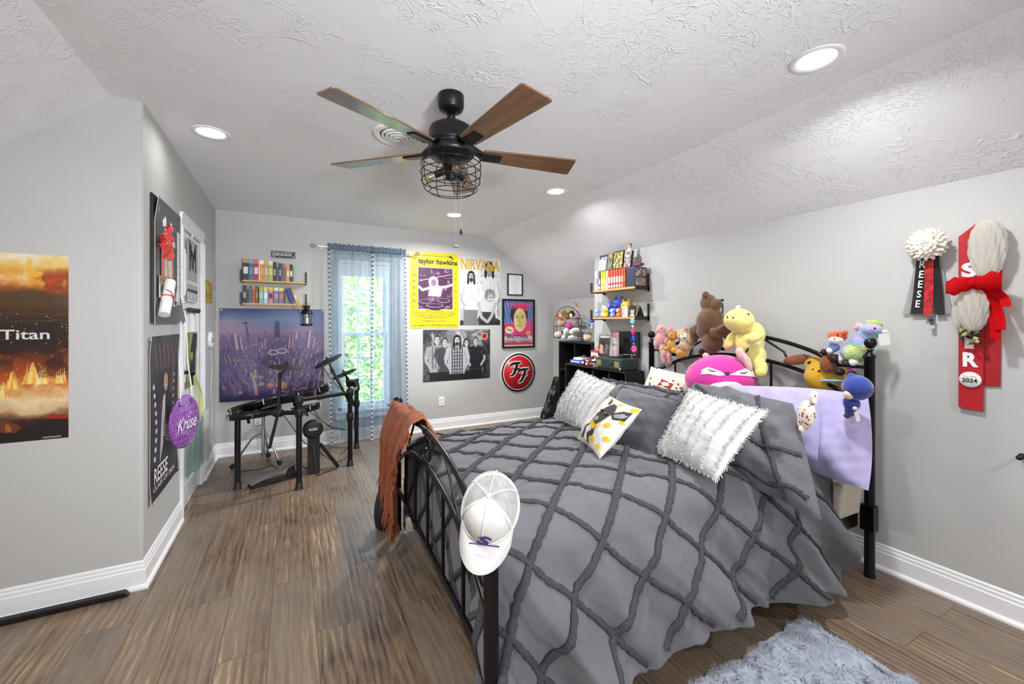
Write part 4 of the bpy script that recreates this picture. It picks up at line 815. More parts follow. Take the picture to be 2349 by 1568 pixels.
for x in (-.615, .295): t_.lathe(back(x, 1.455, .008), [(.009, 0), (.009, .004), (.003, .008), (0, .008)], WHITE, 12, (0, -1, 0))
tag(t_.build('city_tapestry'), 'purple cloth tapestry of a city skyline at dusk behind the drums', 'tapestry')
# --- outlets
def outlet(x, z, label):
    t = thing('wall_outlet', label, 'outlet', (x, YB, z)); MB().box((x, YB-.003, z), (.07, .006, .115), WHITE).build('cover_plate', t, bevel=.002)
    for dz in (-.026, .026):
        q = MB(); q.box((x, YB-.007, z+dz), (.033, .003, .028), WHITE)
        for dx in (-.007, .007): q.box((x+dx, YB-.009, z+dz+.002), (.003, .002, .010), INK)
        q.build('socket', t)
outlet(1.644, .35, 'white wall outlet under the five-musician poster'); outlet(-.30, .34, 'white wall outlet low behind the drum stool')
# --- curtains
CURT = sheer_mat('slate_sheer', '#8fa9bb', .49); CURTT = sheer_mat('slate_gather', '#8197a8', .9)
POM = mat('pompom_dark', '#3c4650', .8); POMW = mat('pompom_pale', '#d9dde0', .8)
YC = YB-.085; RODZ = 2.145
t = thing('curtain_rod', 'clear curtain rod with faceted finials above the window', 'curtain rod', (.76, YC, RODZ))
MB().cyl((.235, YC, RODZ), (1.285, YC, RODZ), .009, mat('clear_rod', '#e4e6e8', .2, .1), 14).build('rod', t)
for x, s in ((.235, -1), (1.285, 1)): MB().lathe((x, YC, RODZ), [(.012, 0), (.012, .01), (.024, .02), (.028, .035), (.02, .055), (0, .062)], glass_mat('finial_glass', (.93, .95, .97), .05, .35), 10, (s, 0, 0)).build('finial', t)
for x in (.285, 1.24): MB().cyl((x, YB, RODZ+.0), (x, YC, RODZ), .006, WHITE).lathe((x, YB-.001, RODZ), [(.02, 0), (.02, .006), (0, .008)], WHITE, 14, (0, -1, 0)).build('bracket', t)
def curtain(xa0, xa1, xb0, xb1, label, seed, trims):
    t = thing('sheer_curtain', label, 'curtain', ((xa0+xa1)/2, YC, RODZ), 'sheer curtain panels at the window'); rr = random.Random(seed)
    NU, NV = 120, 44; ph = [rr.uniform(0, 6.28) for _ in range(6)]; fr_ = [rr.uniform(4, 6), rr.uniform(8, 11), rr.uniform(14, 18), rr.uniform(30, 34)]
    def pos(a, b):      # a across, b from top (0) to hem (1)
        x = (xa0+(xa1-xa0)*a)*(1-b)+(xb0+(xb1-xb0)*a)*b; g = .35+.65*min(1, b*3)
        f = sum(math.sin(fr_[k]*2*PI*(a+.02*math.sin(3*b+ph[k]))/2+ph[k])*(.022, .018, .010, .003)[k] for k in range(4))
        x += .006*math.sin(31*a+ph[5]+2*b)
        return Vector((x, YC-.012+f*g+.01*b, RODZ-.035-(RODZ-.04-.008)*b))
    MB().grid([[pos(i/NU, j/NV) for j in range(NV+1)] for i in range(NU+1)], CURT).build('sheer_cloth', t)
    g = MB(); NG = 90
    P = []
    for i in range(NG+1):
        a = i/NG; x = xa0-.008+(xa1-xa0+.016)*a; w = .010*math.sin(a*95+ph[0])+.006*math.sin(a*170+ph[1]); row = []
        for j in range(13):
            u = 2*PI*j/12; rz = .026+.006*math.sin(a*60+ph[2]); row.append((x+.004*math.sin(a*130+j), YC+math.cos(u)*(.018+w*.6), RODZ+math.sin(u)*rz+(.012+.008*math.sin(a*83) if math.sin(u) > .5 else 0)))
        P.append(row)
    g.grid(P, CURTT); g.build('gathered_heading', t)
    for a in trims:
        q = MB(); p0 = None
        for k in range(86):
            p = pos(a, k/85)+Vector((0, -.012, 0)); q.ell(p, .0085, POM if k % 2 == 0 else POMW, nu=7, nv=5)
        q.build('pompom_trim', t)
curtain(.352, .80, .385, .80, 'blue sheer curtain panel nearest the tapestry', 1, (0.0, 1.0))
curtain(.80, 1.172, .80, 1.205, 'blue sheer curtain panel nearest the yellow poster', 2, (0.0, 1.0))
# --- right wall: mum corsage and senior stole
t = thing('mum_corsage', 'white chrysanthemum corsage with black and red name ribbons on the wall', 'corsage', (XR, .845, 1.70))
fc = Vector((XR-.055, .848, 1.715)); PET = mat('cream_petal', '#efeada', .7, var=.06)
q = MB()
for ring, (n, r, tilt) in enumerate(((20, .078, 0), (20, .074, .22), (18, .068, .45), (16, .062, .7), (13, .055, .95), (9, .05, 1.2), (5, .046, 1.42))):
    for k in range(n):
        a = 2*PI*k/n+ring*.3+random.uniform(-.1, .1); d = Vector((-math.sin(tilt), math.cos(a)*math.cos(tilt), math.sin(a)*math.cos(tilt)))
        R = Vector((0, 0, 1)).rotation_difference(d).to_matrix(); q.ell(fc+d*r*.8+Vector((random.uniform(-.006, .006), 0, 0)), (.013, .009, .02), PET, R, 8, 6)
q.build('flower_head', t)
def rib(name, y0, y1, z0, z1, w, m_, parent, dx, txt=None, wave=.004, w1=None):
    P = []
    for i in range(13):
        a = i/12; c = Vector((XR-dx-wave*math.sin(a*5+y0*9), y0+(y1-y0)*a, z0+(z1-z0)*a)); ww = w+((w1 or w)-w)*a
        P.append([c+Vector((0, -ww/2, 0)), c+Vector((0, ww/2, 0))])
    mb = MB().slab(P, (-.0016, 0, 0), m_)
    if txt:
        n = len(txt)
        for k, chv in enumerate(txt):
            a = (k+.8)/(n+.8); c = Vector((XR-dx-.007-wave*math.sin(a*5+y0*9), y0+(y1-y0)*a, z0+(z1-z0)*a)); an = math.atan2(y1-y0, -(z1-z0))
            mb.text(chv, c, Vector((0, -math.cos(an), -math.sin(an)*1)), Vector((0, -math.sin(an), math.cos(an))), .04, INKW, off=.014, height=.036)
    return mb.build(name, parent)
BR = mat('black_ribbon', '#141416', .45); LAC = sheer_mat('silver_lace', '#c8c8c8', .6)
rib('lace_ribbon', .868, .925, 1.66, 1.375, .06, LAC, t, .012); rib('lace_ribbon', .835, .795, 1.66, 1.375, .05, LAC, t, .012)
rib('name_ribbon', .868, .895, 1.66, 1.375, .05, BR, t, .022, 'REESE'); rib('black_ribbon', .828, .81, 1.66, 1.37, .032, BR, t, .024)
cvm = mat('red_scribble', '#b31a24', .5, var=.6, scale=40); rib('red_print_ribbon', .845, .852, 1.64, 1.365, .034, cvm, t, .028); rib('silver_trinket', .84, .838, 1.37, 1.30, .018, CHROME, t, .026, wave=.01)
STO = mat('stole_red', '#b3101c', .6, var=.06, bump=.1, bscale=300)
t = thing('graduation_stole', 'red folded graduation stole with white letters on the wall', 'stole', (XR, .69, 1.4))
q = MB(); X1 = XR-.012
q.prism([(X1, .748, .93), (X1, .668, .922), (X1, .664, 1.74), (X1, .690, 1.79), (X1, .748, 1.738)], (-.005, 0, 0), STO)
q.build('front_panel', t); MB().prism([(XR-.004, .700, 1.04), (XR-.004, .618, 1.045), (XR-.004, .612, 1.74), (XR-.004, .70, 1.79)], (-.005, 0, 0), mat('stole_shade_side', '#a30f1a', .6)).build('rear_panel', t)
for s, z in (('S', 1.575), ('E', 1.45), ('N', 1.32), ('I', 1.24), ('R', 1.155)): MB().text(s, (XR-.018, .712, z), EXR, EZ, .1, INKW, off=.045, width=.052 if s != 'I' else .03, height=.068).build('letter', t)
tp = thing('button_badge', 'white oval button badge reading 2024 on the red stole', 'badge', (XR-.02, .705, 1.065))
q = MB().lathe((XR-.018, .708, 1.065), [(0, 0), (.036, 0), (.037, .004), (.032, .009), (0, .011)], mat('badge_white', '#ecebe8', .3), 30, (-1, 0, 0)); q.build('face', tp)
q = MB(); q.text('2024', (XR-.030, .708, 1.062), EXR, EZ, .03, INK, width=.05, height=.02, off=.02); q.text('Taylor Made', (XR-.030, .708, 1.082), EXR, EZ, .02, RED, width=.045, height=.010); q.build('lettering', tp)
GA = sheer_mat('burlap_white', '#e4e2da', .85)
t = thing('gauze_wreath_bow', 'white gauze bundle tied with a red ribbon bow hanging over the stole', 'wreath bow', (XR-.05, .67, 1.5))
def puff(name, y, z, ry, rz, rx, m_):
    P = []
    for i in range(61):
        a = 2*PI*i/60; row = []
        for j in range(25):
            b = PI*j/24; s = math.sin(b)**.55*(1+.10*math.sin(a*9+b*4)+.06*math.sin(a*17-b*7)); row.append(Vector((XR-.02-rx*(1+math.cos(a)*s)*.8, y+ry*math.sin(a)*s*(.75+.35*math.sin(b*1.2)), z+rz*math.cos(b))))
        P.append(row)
    MB().grid(P, m_).build(name, t)
puff('gauze_puff', .648, 1.66, .052, .135, .035, GA); puff('gauze_puff', .69, 1.395, .046, .105, .04, GA); puff('gauze_puff', .745, 1.37, .018, .07, .02, GA)
fl = MB()
for k in range(40): fl.ell((XR-.045+random.uniform(-.02, .01), .705+random.uniform(-.035, .03), 1.265+random.uniform(-.03, .035)), .008, mat(('dried_olive', 'dried_tan', 'dried_dark')[k % 3], ('#6d6a3a', '#b9a878', '#3a3024')[k % 3], .8), nu=6, nv=5)
fl.build('dried_flowers', t)
RS = sheer_mat('red_organza', '#d31a22', .88); c0 = Vector((XR-.085, .685, 1.508))
for sg, le in ((1, .085), (-1, .09)):
    P = []
    for i in range(15):
        a = i/14; row = []
        for j in range(9):
            b = j/8*2*PI; w = .012+.026*math.sin(PI*min(1, a*.62+.1)); row.append(c0+Vector((.02*math.cos(b)*math.sin(PI*a)-.01*a, sg*le*a, w*math.sin(b)*(1+.15*math.sin(a*12))+.012*a*(-sg))))
        P.append(row)
    MB().grid(P, RS).build('bow_loop', t)
MB().ell(c0, (.018, .018, .022), RS).build('bow_knot', t)
for y0, y1, z1 in ((.67, .615, 1.26), (.66, .60, 1.30), (.64, .585, 1.40)):
    P = [[Vector((XR-.07+.02*math.sin(a*4), y0+(y1-y0)*math.sin(a*1.5), 1.50+(z1-1.50)*a))+Vector((0, w, .01*w)) for w in (-.016, .016)] for a in [i/12 for i in range(13)]]
    MB().slab(P, (-.001, 0, 0), RS).build('bow_tail', t)
# black strip on the floor against the near wall
q = MB(); q.prism([(-2.0, YN-.028, 0), (-.70, YN-.028, 0), (-.716, YN-.034, .03), (-2.0, YN-.034, .03)], (0, -.035, 0), SATIN)
tag(q.build('black_floor_strip', bevel=.006), 'long black plastic strip lying on the floor against the near baseboard', 'strip')
q = MB(); q.lathe((XR, .556, .748), [(.013, 0), (.013, .004), (.006, .008), (.006, .03), (.010, .034), (.010, .046), (0, .05)], BLACK, 16, (-1, 0, 0))
tag(q.build('wall_bumper'), 'small black knob on the wall at the far right edge of the photo', 'wall knob')
# ================================================================ the bed
LB, WBD = 2.15, 1.56
FRM = mat('bed_black', '#101012', .32, .35, .1)
t = thing('metal_bed_frame', 'black metal bed frame with ball-topped posts and scrolled arches', 'bed', bed(1.07, .78, 0))
BEDT = t
def post(l, w, h, top, bend=False):
    q = MB(); r = .023
    c = bed(l, w, 0)
    q.lathe(c, [(.025, 0), (.025, .012), (r, .016), (r, h-.02), (r+.004, h-.018), (r+.004, h-.008), (r-.003, h), (.014, h+.006), (.012, h+.016), (.02, h+.022), (.012, h+.026)], FRM, 24)
    q.ell(c+UP*(top-.03), .031, FRM, nu=20, nv=14)
    return q.build('bed_post', t)
post(0, 0, .765, .855); post(0, WBD, .765, .855); post(LB, 0, 1.165, 1.255); post(LB, WBD, 1.165, 1.255)
def bt(l, pts, r=.009, sm=True, n=10):
    P = [bed(l, w, z) for w, z in pts]; return MB().tube(spline(P, 8) if sm else P, r, FRM, n)
def mirror(pts): return [(WBD-w, z) for w, z in pts]
# footboard
bt(0, [(0, .275), (WBD, .275)], .012, False).build('foot_rail', t)
lower = [(0.02, .44), (.12, .50), (.27, .572), (.45, .622), (.63, .645), (.78, .652)]; lower = lower+mirror(lower)[::-1][1:]
bt(0, lower, .011).build('foot_arch', t)
up_ = [(.215, .60), (.20, .635), (.215, .672), (.255, .672), (.27, .64), (.245, .622)]
for sd_, fn in ((0, lambda p: p), (1, mirror)):
    scroll = [(.245, .655), (.232, .635), (.215, .625), (.195, .64), (.190, .68), (.225, .72), (.30, .755), (.42, .785), (.55, .803), (.68, .815), (.775, .82)]
    bt(0, fn(scroll), .0115).build('foot_scroll', t)
    bt(0, fn([(.50, .80), (.36, .66), (.30, .60)]), .006, False).build('scroll_brace', t)
    bt(0, fn([(.775, .82), (.83, .77), (.82, .70), (.775, .685), (.74, .70), (.745, .73)]), .007).build('centre_curl', t)
for k in range(1, 6):
    w = .26*k; zt = [0, .568, .632, .652, .632, .568][k]
    bt(0, [(w, .275), (w, zt)], .0075, False).build('foot_bar', t)
# headboard
for z, r in ((.36, .012), (.60, .010), (1.095, .010)):
    if z < 1: bt(LB, [(0, z), (WBD, z)], r, False).build('head_rail', t)
    else:
        for fn in (lambda p: p, mirror): bt(LB, fn([(0, z), (.20, z)]), .009, False).build('head_stub', t)
lower = [(0.02, .925), (.138, .958), (.30, 1.03), (.45, 1.07), (.64, 1.10), (.78, 1.105)]; lower = lower+mirror(lower)[::-1][1:]
bt(LB, lower, .012).build('head_arch', t)
for fn in (lambda p: p, mirror):
    bt(LB, fn([(.295, 1.10), (.27, 1.075), (.235, 1.07), (.21, 1.09), (.212, 1.12), (.245, 1.15), (.34, 1.185), (.45, 1.215), (.575, 1.238), (.66, 1.242), (.72, 1.225), (.74, 1.19), (.715, 1.15), (.675, 1.145), (.655, 1.165)]), .0125).build('head_scroll', t)
    bt(LB, fn([(.585, 1.235), (.44, 1.15), (.40, 1.065)]), .007, False).build('scroll_brace', t)
for k in range(1, 6):
    w = .26*k; zt = [0, 1.01, 1.08, 1.105, 1.08, 1.01][k]
    bt(LB, [(w, .36), (w, zt)], .0075, False).build('head_bar', t)
for w in (0.01, WBD-.01):
    q = MB(); w = .05 if w < .5 else w-.04; a, b = bed(.03, w, .30), bed(LB-.03, w, .30); R = rotz(-_th); q.box((a+b)/2, ((b-a).length, .022, .09), FRM, R); q.build('side_rail', t)
q = MB(); q.box(bed(LB-.005, .0, .31), (.05, .06, .13), FRM, rotz(-_th)); q.build('rail_bracket', t)
# box spring and mattress under the comforter
SHEET_LIL = mat('lilac_cotton', '#aea5cf', .75, sheen=.2, var=.04, bump=.25, bscale=18)
q = MB(); q.box(bed(1.08, .79, .28), (1.98, 1.42, .14), mat('white_box_spring', '#dedad2', .8), rotz(-_th)); tag(q.build('box_spring', bevel=.02), 'pale box spring on the black bed frame under the mattress', 'box spring')
q = MB(); q.box(bed(1.08, .80, .465), (1.98, 1.38, .22), SHEET_LIL, rotz(-_th)); tag(q.build('mattress', bevel=.06, seg=4), 'mattress in lilac fitted sheet under the grey comforter', 'mattress')
# comforter
CMF = mat('comforter_grey', '#606065', .85, sheen=.15, var=.05, scale=7, bump=.5, bscale=11)
RUCH = mat('ruched_cord', '#3f3f45', .9, var=.35, scale=160, bump=.6, bscale=160)
L0, W0, W1 = .15, .20, 1.42
def cprofile(d, reach, drop0, flare):   # horizontal reach and fall for overhang d along the cloth
    r = .16
    if d < r*1.35: a = d/r; return r*math.sin(min(a, 1.35)), r*(1-math.cos(min(a, 1.35)))
    h0, v0 = r*math.sin(1.35), r*(1-math.cos(1.35)); e = d-r*1.35
    return h0+e*flare, v0+e*math.sqrt(max(0, 1-flare*flare))
def cloth(l, w):
    """comforter surface at cloth coordinates: l along the bed, w across it; overhang folds down at the edges"""
    ol = min(0, l-L0); ow = w-W0 if w < W0 else (w-W1 if w > W1 else 0)
    cl = max(l, L0); cw = min(max(w, W0), W1)
    zt = .648+.014*math.sin(cl*2.3+.4)*math.sin(cw*2.1+.2)+.008*fnoise(cl*6, cw*6, 3)+.005*fnoise(cl*10+cw*13, cw*24-cl*12, 8)+.003*fnoise(cl*22+cw*20, cw*50-cl*30, 12)
    def rid(a, b, sd): return max(0, 1-abs(fnoise(a, b, sd))*2.2)**2
    rg_ = rid(cl*5+cw*3, cw*10-cl*5, 21)-.5*rid(cl*9-cw*3, cw*14+cl*6, 33)
    zt += .007*rg_
    zt -= .035*max(0, (cw-.95)/.5)**2; zt += .012*math.exp(-((cl-1.2)/.5)**2)
    d = math.hypot(ol, ow)
    if d < 1e-6: return bed(cl, cw, zt)
    nl, nw = ol/d, ow/d
    near = ow < 0; f2 = nl*nl
    flare = (.36 if near else .14)*(1-f2)+.0*f2
    h, v = cprofile(d, 0, 0, flare)
    if f2 > .01: h = h*(1-f2)+min(h, .115)*f2
    if near and f2 > .001: h += .10*abs(nl*nw)*min(1, d*2)
    zz = zt-v
    dep = min(1, max(0, (d-.12)/.5))
    if near:
        ph = l*12.5-d*8.5+.9*math.sin(l*3.1+.5)
        fold = (1.1-2.2*abs(math.sin(ph*.5))**.8+.55*math.sin(ph*1.7+1.3)+.35*math.sin(l*29-d*15))*.042*dep+.010*fnoise(l*15+d*6, d*9, 5)*dep+.004*fnoise(l*40+d*22, d*20, 6)*dep
        h += fold+.016*dep*(rid(l*5-d*4, d*7+l*4, 41)-.6*rid(l*8-d*7, d*6+l*3, 47)+.5*rid(l*14-d*12, d*9+l*5, 52)); zz += .014*math.sin(ph+1.2)*dep
    elif ow > 0: h += .012*math.sin(l*13)*dep
    if f2 > .3: h += .008*math.sin(w*17)*dep*f2
    zz = max(zz, .012+.010*(1+math.sin(l*25+w*19)))
    return bed(cl+nl*h, cw+nw*h, zz)
def clothw(l, w): return cloth(l, w if w > W0 else W0-(W0-w)*(1+.05*math.sin(l*4+.7)))
lmax = lambda w: 1.96-.26*max(0, (W0-w))
NL_, NW_ = 210, 230
wa, wb = -.43, 1.93
la = -.42
P = []
for i in range(NL_+1):
    row = []
    for j in range(NW_+1):
        w = wa+(wb-wa)*j/NW_; l = la+(lmax(w)-la)*i/NL_; hem = .02*math.sin(l*5+1)+.015*math.sin(l*11)
        ww = w+(hem if j == 0 else 0); row.append(cloth(l, w if w > W0 else W0-(W0-w)*(1+.05*math.sin(l*4+.7))))
    P.append(row)
t = thing('comforter', 'grey comforter with dark ruched diamond cords spread over the bed', 'comforter', bed(1, .78, .65))
COMF = t
q = MB(); q.slab(P, (0, 0, -.006), CMF); q.build('cloth', t)
def cord(fn, a0, a1, wid=.012, name='ruched_cord'):
    n = int((a1-a0)/.012); V = []; pts = []
    for i in range(n+1):
        a = a0+(a1-a0)*i/n; l, w = fn(a); e = .011*fnoise(a*11, l*4, 2)
        pts.append((l+e, w+e*.5))
    W_ = []; C_ = []
    for l, w in pts:
        p = clothw(l, w); p1 = clothw(l+.02, w); p0 = clothw(l-.02, w); p2 = clothw(l, w+.02); p3 = clothw(l, w-.02)
        nrm = (p1-p0).cross(p2-p3); nrm = nrm.normalized() if nrm.length > 1e-12 else UP
        C_.append(p+nrm*.004); W_.append(nrm)
    q = MB(); P = []
    for i, c in enumerate(C_):
        tg = (C_[min(i+1, len(C_)-1)]-C_[max(i-1, 0)]).normalized(); sd_ = tg.cross(W_[i]).normalized(); row = []
        rad = wid+.0022*math.sin(i*2.1)+.0018*math.sin(i*3.7+1)
        for j in range(9):
            b = 2*PI*j/9; row.append(c+sd_*math.cos(b)*rad+W_[i]*(math.sin(b)*rad*.62+.0018*math.sin(i*2.9+j*2)))
        P.append(row)
    q.grid(P, RUCH, closed_v=True); return q.build(name, COMF)
def clipped(fn, a0, a1):
    out = []; cur = None
    n = 400
    for i in range(n+1):
        a = a0+(a1-a0)*i/n; l, w = fn(a); ok = la+.01 < l < lmax(w)-.01 and wa+.02 < w < wb-.02 and not (l < L0-.12 and w < W0-.12 and math.hypot(l-L0, w-W0) > .66)
        if ok and cur is None: cur = a
        if (not ok or i == n) and cur is not None: out.append((cur, a)); cur = None
    return out
for k in range(-1, 9):
    c = .77+.455*0-.305*k          # w - l = c
    for a, b in clipped(lambda a: (a, a+c), -1, 2.6):
        if b-a > .08: cord(lambda a: (a, a+c), a, b, .0145)
for k in range(-4, 10):
    c = .46+.305*k                 # w + l = c
    for a, b in clipped(lambda a: (a, c-a), -1, 2.6):
        if b-a > .08: cord(lambda a: (a, c-a), a, b, .0115)
# ---- pillows
def pillow(name, label, C, th, m_, cat='pillow', pinch=.05, wr=.004, seed=1, n=26, group=None, bulge=.55, parent=None):
    """C: bottom-left, bottom-right, top-right, top-left corners as seen from the foot; th: full thickness"""
    bl, br, tr, tl = [Vector(c) for c in C]; nrm = (br-bl).cross(tl-bl).normalized(); A = []; B = []
    for i in range(n+1):
        ra = []; rb_ = []
        for j in range(n+1):
            s, t_ = i/n*2-1, j/n*2-1
            s2 = s*(1-pinch*(1-t_*t_)); t2 = t_*(1-pinch*(1-s*s)); a, b = (s2+1)/2, (t2+1)/2
            p = (bl*(1-a)+br*a)*(1-b)+(tl*(1-a)+tr*a)*b
            e = max(0, (1-s**2))*max(0, (1-t_**2)); g = e**bulge
            f = wr*fnoise(s*5+seed, t_*5, seed)*min(1, g*3)+wr*.6*fnoise(s*13, t_*9+seed, seed+3)*min(1, g*3)
            ra.append(p+nrm*(th/2*g+f)); rb_.append(p-nrm*(th/2*g*.9+f))
        A.append(ra); B.append(rb_)
    q = MB(); q.grid(A, m_); q.grid([r[::-1] for r in B], m_)
    pillow.A, pillow.n = A, nrm
    if parent is None:
        o = thing(name, label, cat, (bl+br)/2, group); q.build('cushion', o); return o
    return o
def edge_pts(A):
    n = len(A)-1; return [A[i][0] for i in range(n)]+[A[n][j] for j in range(n)]+[A[i][n] for i in range(n, 0, -1)]+[A[0][j] for j in range(n, 0, -1)]
def fringe(parent, A, nrm, m_, name='fringe', length=.018, dens=3, seed=2, rad=.0022):
    E = edge_pts(A); c = sum((Vector(p) for p in E), Vector())/len(E); rr = random.Random(seed); q = MB()
    for i, p in enumerate(E):
        p2 = Vector(E[(i+1) % len(E)])
        for k in range(dens):
            b = Vector(p).lerp(p2, k/dens); o = (b-c).normalized()
            d = (o+nrm*rr.uniform(-.5, .5)+Vector((rr.uniform(-.5, .5), rr.uniform(-.5, .5), rr.uniform(-.5, .3)))).normalized()
            q.tube([b-o*.004, b+d*length*rr.uniform(.5, 1.1)], [rad, rad*.7], m_, 5)
    return q.build(name, parent)
WHT = mat('white_cotton', '#c9c8c6', .85, var=.03, bump=.2, bscale=40)
GRY = mat('sham_grey', '#5e5e64', .85, sheen=.15, var=.05, bump=.25, bscale=16); DGR = mat('charcoal_velvet', '#4c4c53', .8, sheen=.3, var=.06, bump=.25, bscale=20)
def tufts(parent, A, nrm, m_, rows, seed, along=True):
    rr = random.Random(seed); n = len(A)-1
    for r in rows:
        q = MB(); i = min(n, max(0, r*n))
        for k in range(150):
            j = rr.uniform(.3, n-.3); a, b = int(i), min(n, int(i)+1); u = i-a; j0 = int(j); v = j-j0
            p = Vector(A[a][j0]).lerp(Vector(A[b][j0]), u).lerp(Vector(A[a][min(n, j0+1)]).lerp(Vector(A[b][min(n, j0+1)]), u), v)
            d = (nrm+Vector((rr.uniform(-.8, .8), rr.uniform(-.8, .8), rr.uniform(-.9, .6)))).normalized()
            q.tube([p-nrm*.002, p+d*rr.uniform(.008, .017)], [.0032, .0018], m_, 5)
        q.build('tuft_row', parent)
# back row
pillow('bed_pillow', 'plain white pillow standing against the headboard behind the embroidered one', [bed(1.98, 1.42, .66), bed(1.98, .78, .66), bed(2.08, .80, .925), bed(2.08, 1.42, .955)], .13, WHT, seed=3)
cr = mat('cream_canvas', '#ded5c6', .85, var=.04, bump=.15)
o = pillow('embroidered_pillow', 'cream pillow with red and brown stitched lettering beside the pink plush', [bed(1.80, 1.36, .66), bed(1.80, .88, .66), bed(1.92, .90, .925), bed(1.92, 1.33, .985)], .14, cr, seed=4)
A, nr = pillow.A, pillow.n
def on_pillow(a, b, d=.002):
    n = len(A)-1; i = min(n-1, int(a*n)); j = min(n-1, int(b*n)); u, v = a*n-i, b*n-j
    return Vector(A[i][j]).lerp(Vector(A[i+1][j]), u).lerp(Vector(A[i][j+1]).lerp(Vector(A[i+1][j+1]), u), v)+nr*d
def patch(parent, name, pts, m_, d=.002, th=.002):
    # small flat figure laid on the pillow face, following its bulge
    q = MB(); c = (sum(p[0] for p in pts)/len(pts), sum(p[1] for p in pts)/len(pts)); V = [on_pillow(*c, d)]; K = 5
    for k in range(1, K+1):
        for p in pts: V.append(on_pillow(c[0]+(p[0]-c[0])*k/K, c[1]+(p[1]-c[1])*k/K, d))
    n = len(pts); Fc = [(0, 1+i, 1+(i+1) % n) for i in range(n)]
    for k in range(K-1): Fc += [(1+k*n+i, 1+(k+1)*n+i, 1+(k+1)*n+(i+1) % n, 1+k*n+(i+1) % n) for i in range(n)]
    q.add(V, Fc, m_, True); return q.build(name, parent)
def blob(cx, cy, rx, ry, rot=0, n=18): return [(cx+rx*math.cos(2*PI*i/n)*math.cos(rot)-ry*math.sin(2*PI*i/n)*math.sin(rot), cy+rx*math.cos(2*PI*i/n)*math.sin(rot)+ry*math.sin(2*PI*i/n)*math.cos(rot)) for i in range(n)]
THR = mat('red_thread', '#a62a2c', .8); BRN = mat('brown_thread', '#7a6648', .8)
patch(o, 'red_motif', [(.42, .62), (.70, .60), (.72, .76), (.44, .80)], THR); patch(o, 'cream_motif', blob(.57, .70, .08, .05), cr, .004)
q = MB()
for k in range(4): q.tube([on_pillow(.12+.7*i/12, .30+.05*k+.22*math.sin(PI*i/12*.9)-.012*i, .002) for i in range(13)], .003, BRN, 5)
q.build('stitched_stems', o)
q = MB()
for k in range(12): q.ell(on_pillow(random.uniform(.1, .9), random.uniform(.1, .92), .002), (.008, .008, .006), THR, nu=6, nv=4)
q.build('stitched_dots', o); patch(o, 'red_motif', blob(.10, .30, .09, .13), THR)
pillow('lilac_pillow', 'lilac pillow lying behind the near grey sham below the pink plush', [bed(1.72, .62, .66), bed(1.72, .02, .66), bed(1.82, .08, .995), bed(1.82, .66, .93)], .18, SHEET_LIL, seed=6, wr=.014, pinch=-.04)
pillow('lilac_pillow', 'lilac pillow at the near end of the headboard under the blue doll', [bed(1.80, .44, .62), bed(1.80, -.15, .565), bed(2.02, -.05, .965), bed(1.93, .40, .955)], .20, SHEET_LIL, seed=7, wr=.017, pinch=-.06)
o = pillow('sham_pillow', 'large grey sham with ruched cords, far one behind the charcoal cushion', [bed(1.20, 1.20, .67), bed(1.20, .50, .67), bed(1.50, .62, .915), bed(1.50, 1.38, .905)], .17, GRY, 'pillow', .03, .010, 8)
A, nr = pillow.A, pillow.n
def pcord(parent, f, n=46, rad=.011):
    q = MB(); P = []
    C_ = [on_pillow(*f(i/n), .003) for i in range(n+1)]
    for i, c in enumerate(C_):
        tg = (C_[min(i+1, n)]-C_[max(i-1, 0)]).normalized(); sd_ = tg.cross(nr).normalized(); r_2 = rad*(1+.2*math.sin(i*2.1)+.15*math.sin(i*3.7))
        P.append([c+sd_*math.cos(2*PI*j/8)*r_2+nr*math.sin(2*PI*j/8)*r_2*.6 for j in range(8)])
    q.grid(P, RUCH, closed_v=True); return q.build('ruched_cord', parent)
pcord(o, lambda a: (.03+.94*a, .92-.05*math.sin(PI*a))); pcord(o, lambda a: (.3, .05+.9*a)); pcord(o, lambda a: (.85+.05*a, .05+.9*a))
fringe(o, A, nr, DGR, 'gathered_edge', .022, 2, 4, .007)
o = pillow('sham_pillow', 'large grey sham with ruched cords, near one sagging over the bed edge', [bed(1.28, .66, .665), bed(1.34, -.20, .545), bed(1.58, .05, .945), bed(1.56, .60, .975)], .22, GRY, 'pillow', -.01, .024, 9, 34)
A, nr = pillow.A, pillow.n
pcord(o, lambda a: (.70+.16*a, .98-.96*a)); pcord(o, lambda a: (.52+.46*a, .52-.1*math.sin(PI*a)-.05*a)); pcord(o, lambda a: (.05+.5*a, .95-.9*a*.4)); pcord(o, lambda a: (.6+.36*a, .10+.02*math.sin(a*9)))
o = pillow('charcoal_cushion', 'charcoal square cushion with beaded ruffle edge behind the cow pillow', [bed(.99, .83, .675), bed(1.06, .41, .665), bed(1.26, .44, .915), bed(1.24, .87, .935)], .15, DGR, 'pillow', .06, .008, 10)
fringe(o, pillow.A, pillow.n, DGR, 'beaded_ruffle', .012, 2, 6, .008)
o = pillow('fringed_pillow', 'white fringed pillow at the far side of the bed beside the bookcase', [bed(1.03, 1.33, .675), bed(1.0, .93, .668), bed(1.22, .91, .935), bed(1.25, 1.36, .985)], .14, WHT, 'pillow', .05, .006, 11)
A, nr = pillow.A, pillow.n; fringe(o, A, nr, WHT, 'fringe', .016, 3, 3); tufts(o, A, nr, WHT, [.07+.125*k for k in range(8)], 5)
o = pillow('fringed_pillow', 'white fringed pillow leaning in front on the near side of the bed', [bed(1.075, .42, .68), bed(1.035, .035, .675), bed(1.30, -.005, .945), bed(1.32, .425, .975)], .15, WHT, 'pillow', .05, .006, 12)
A, nr = pillow.A, pillow.n; fringe(o, A, nr, WHT, 'fringe', .016, 3, 4); tufts(o, A, nr, WHT, [.05+.15*k for k in range(7)], 6)
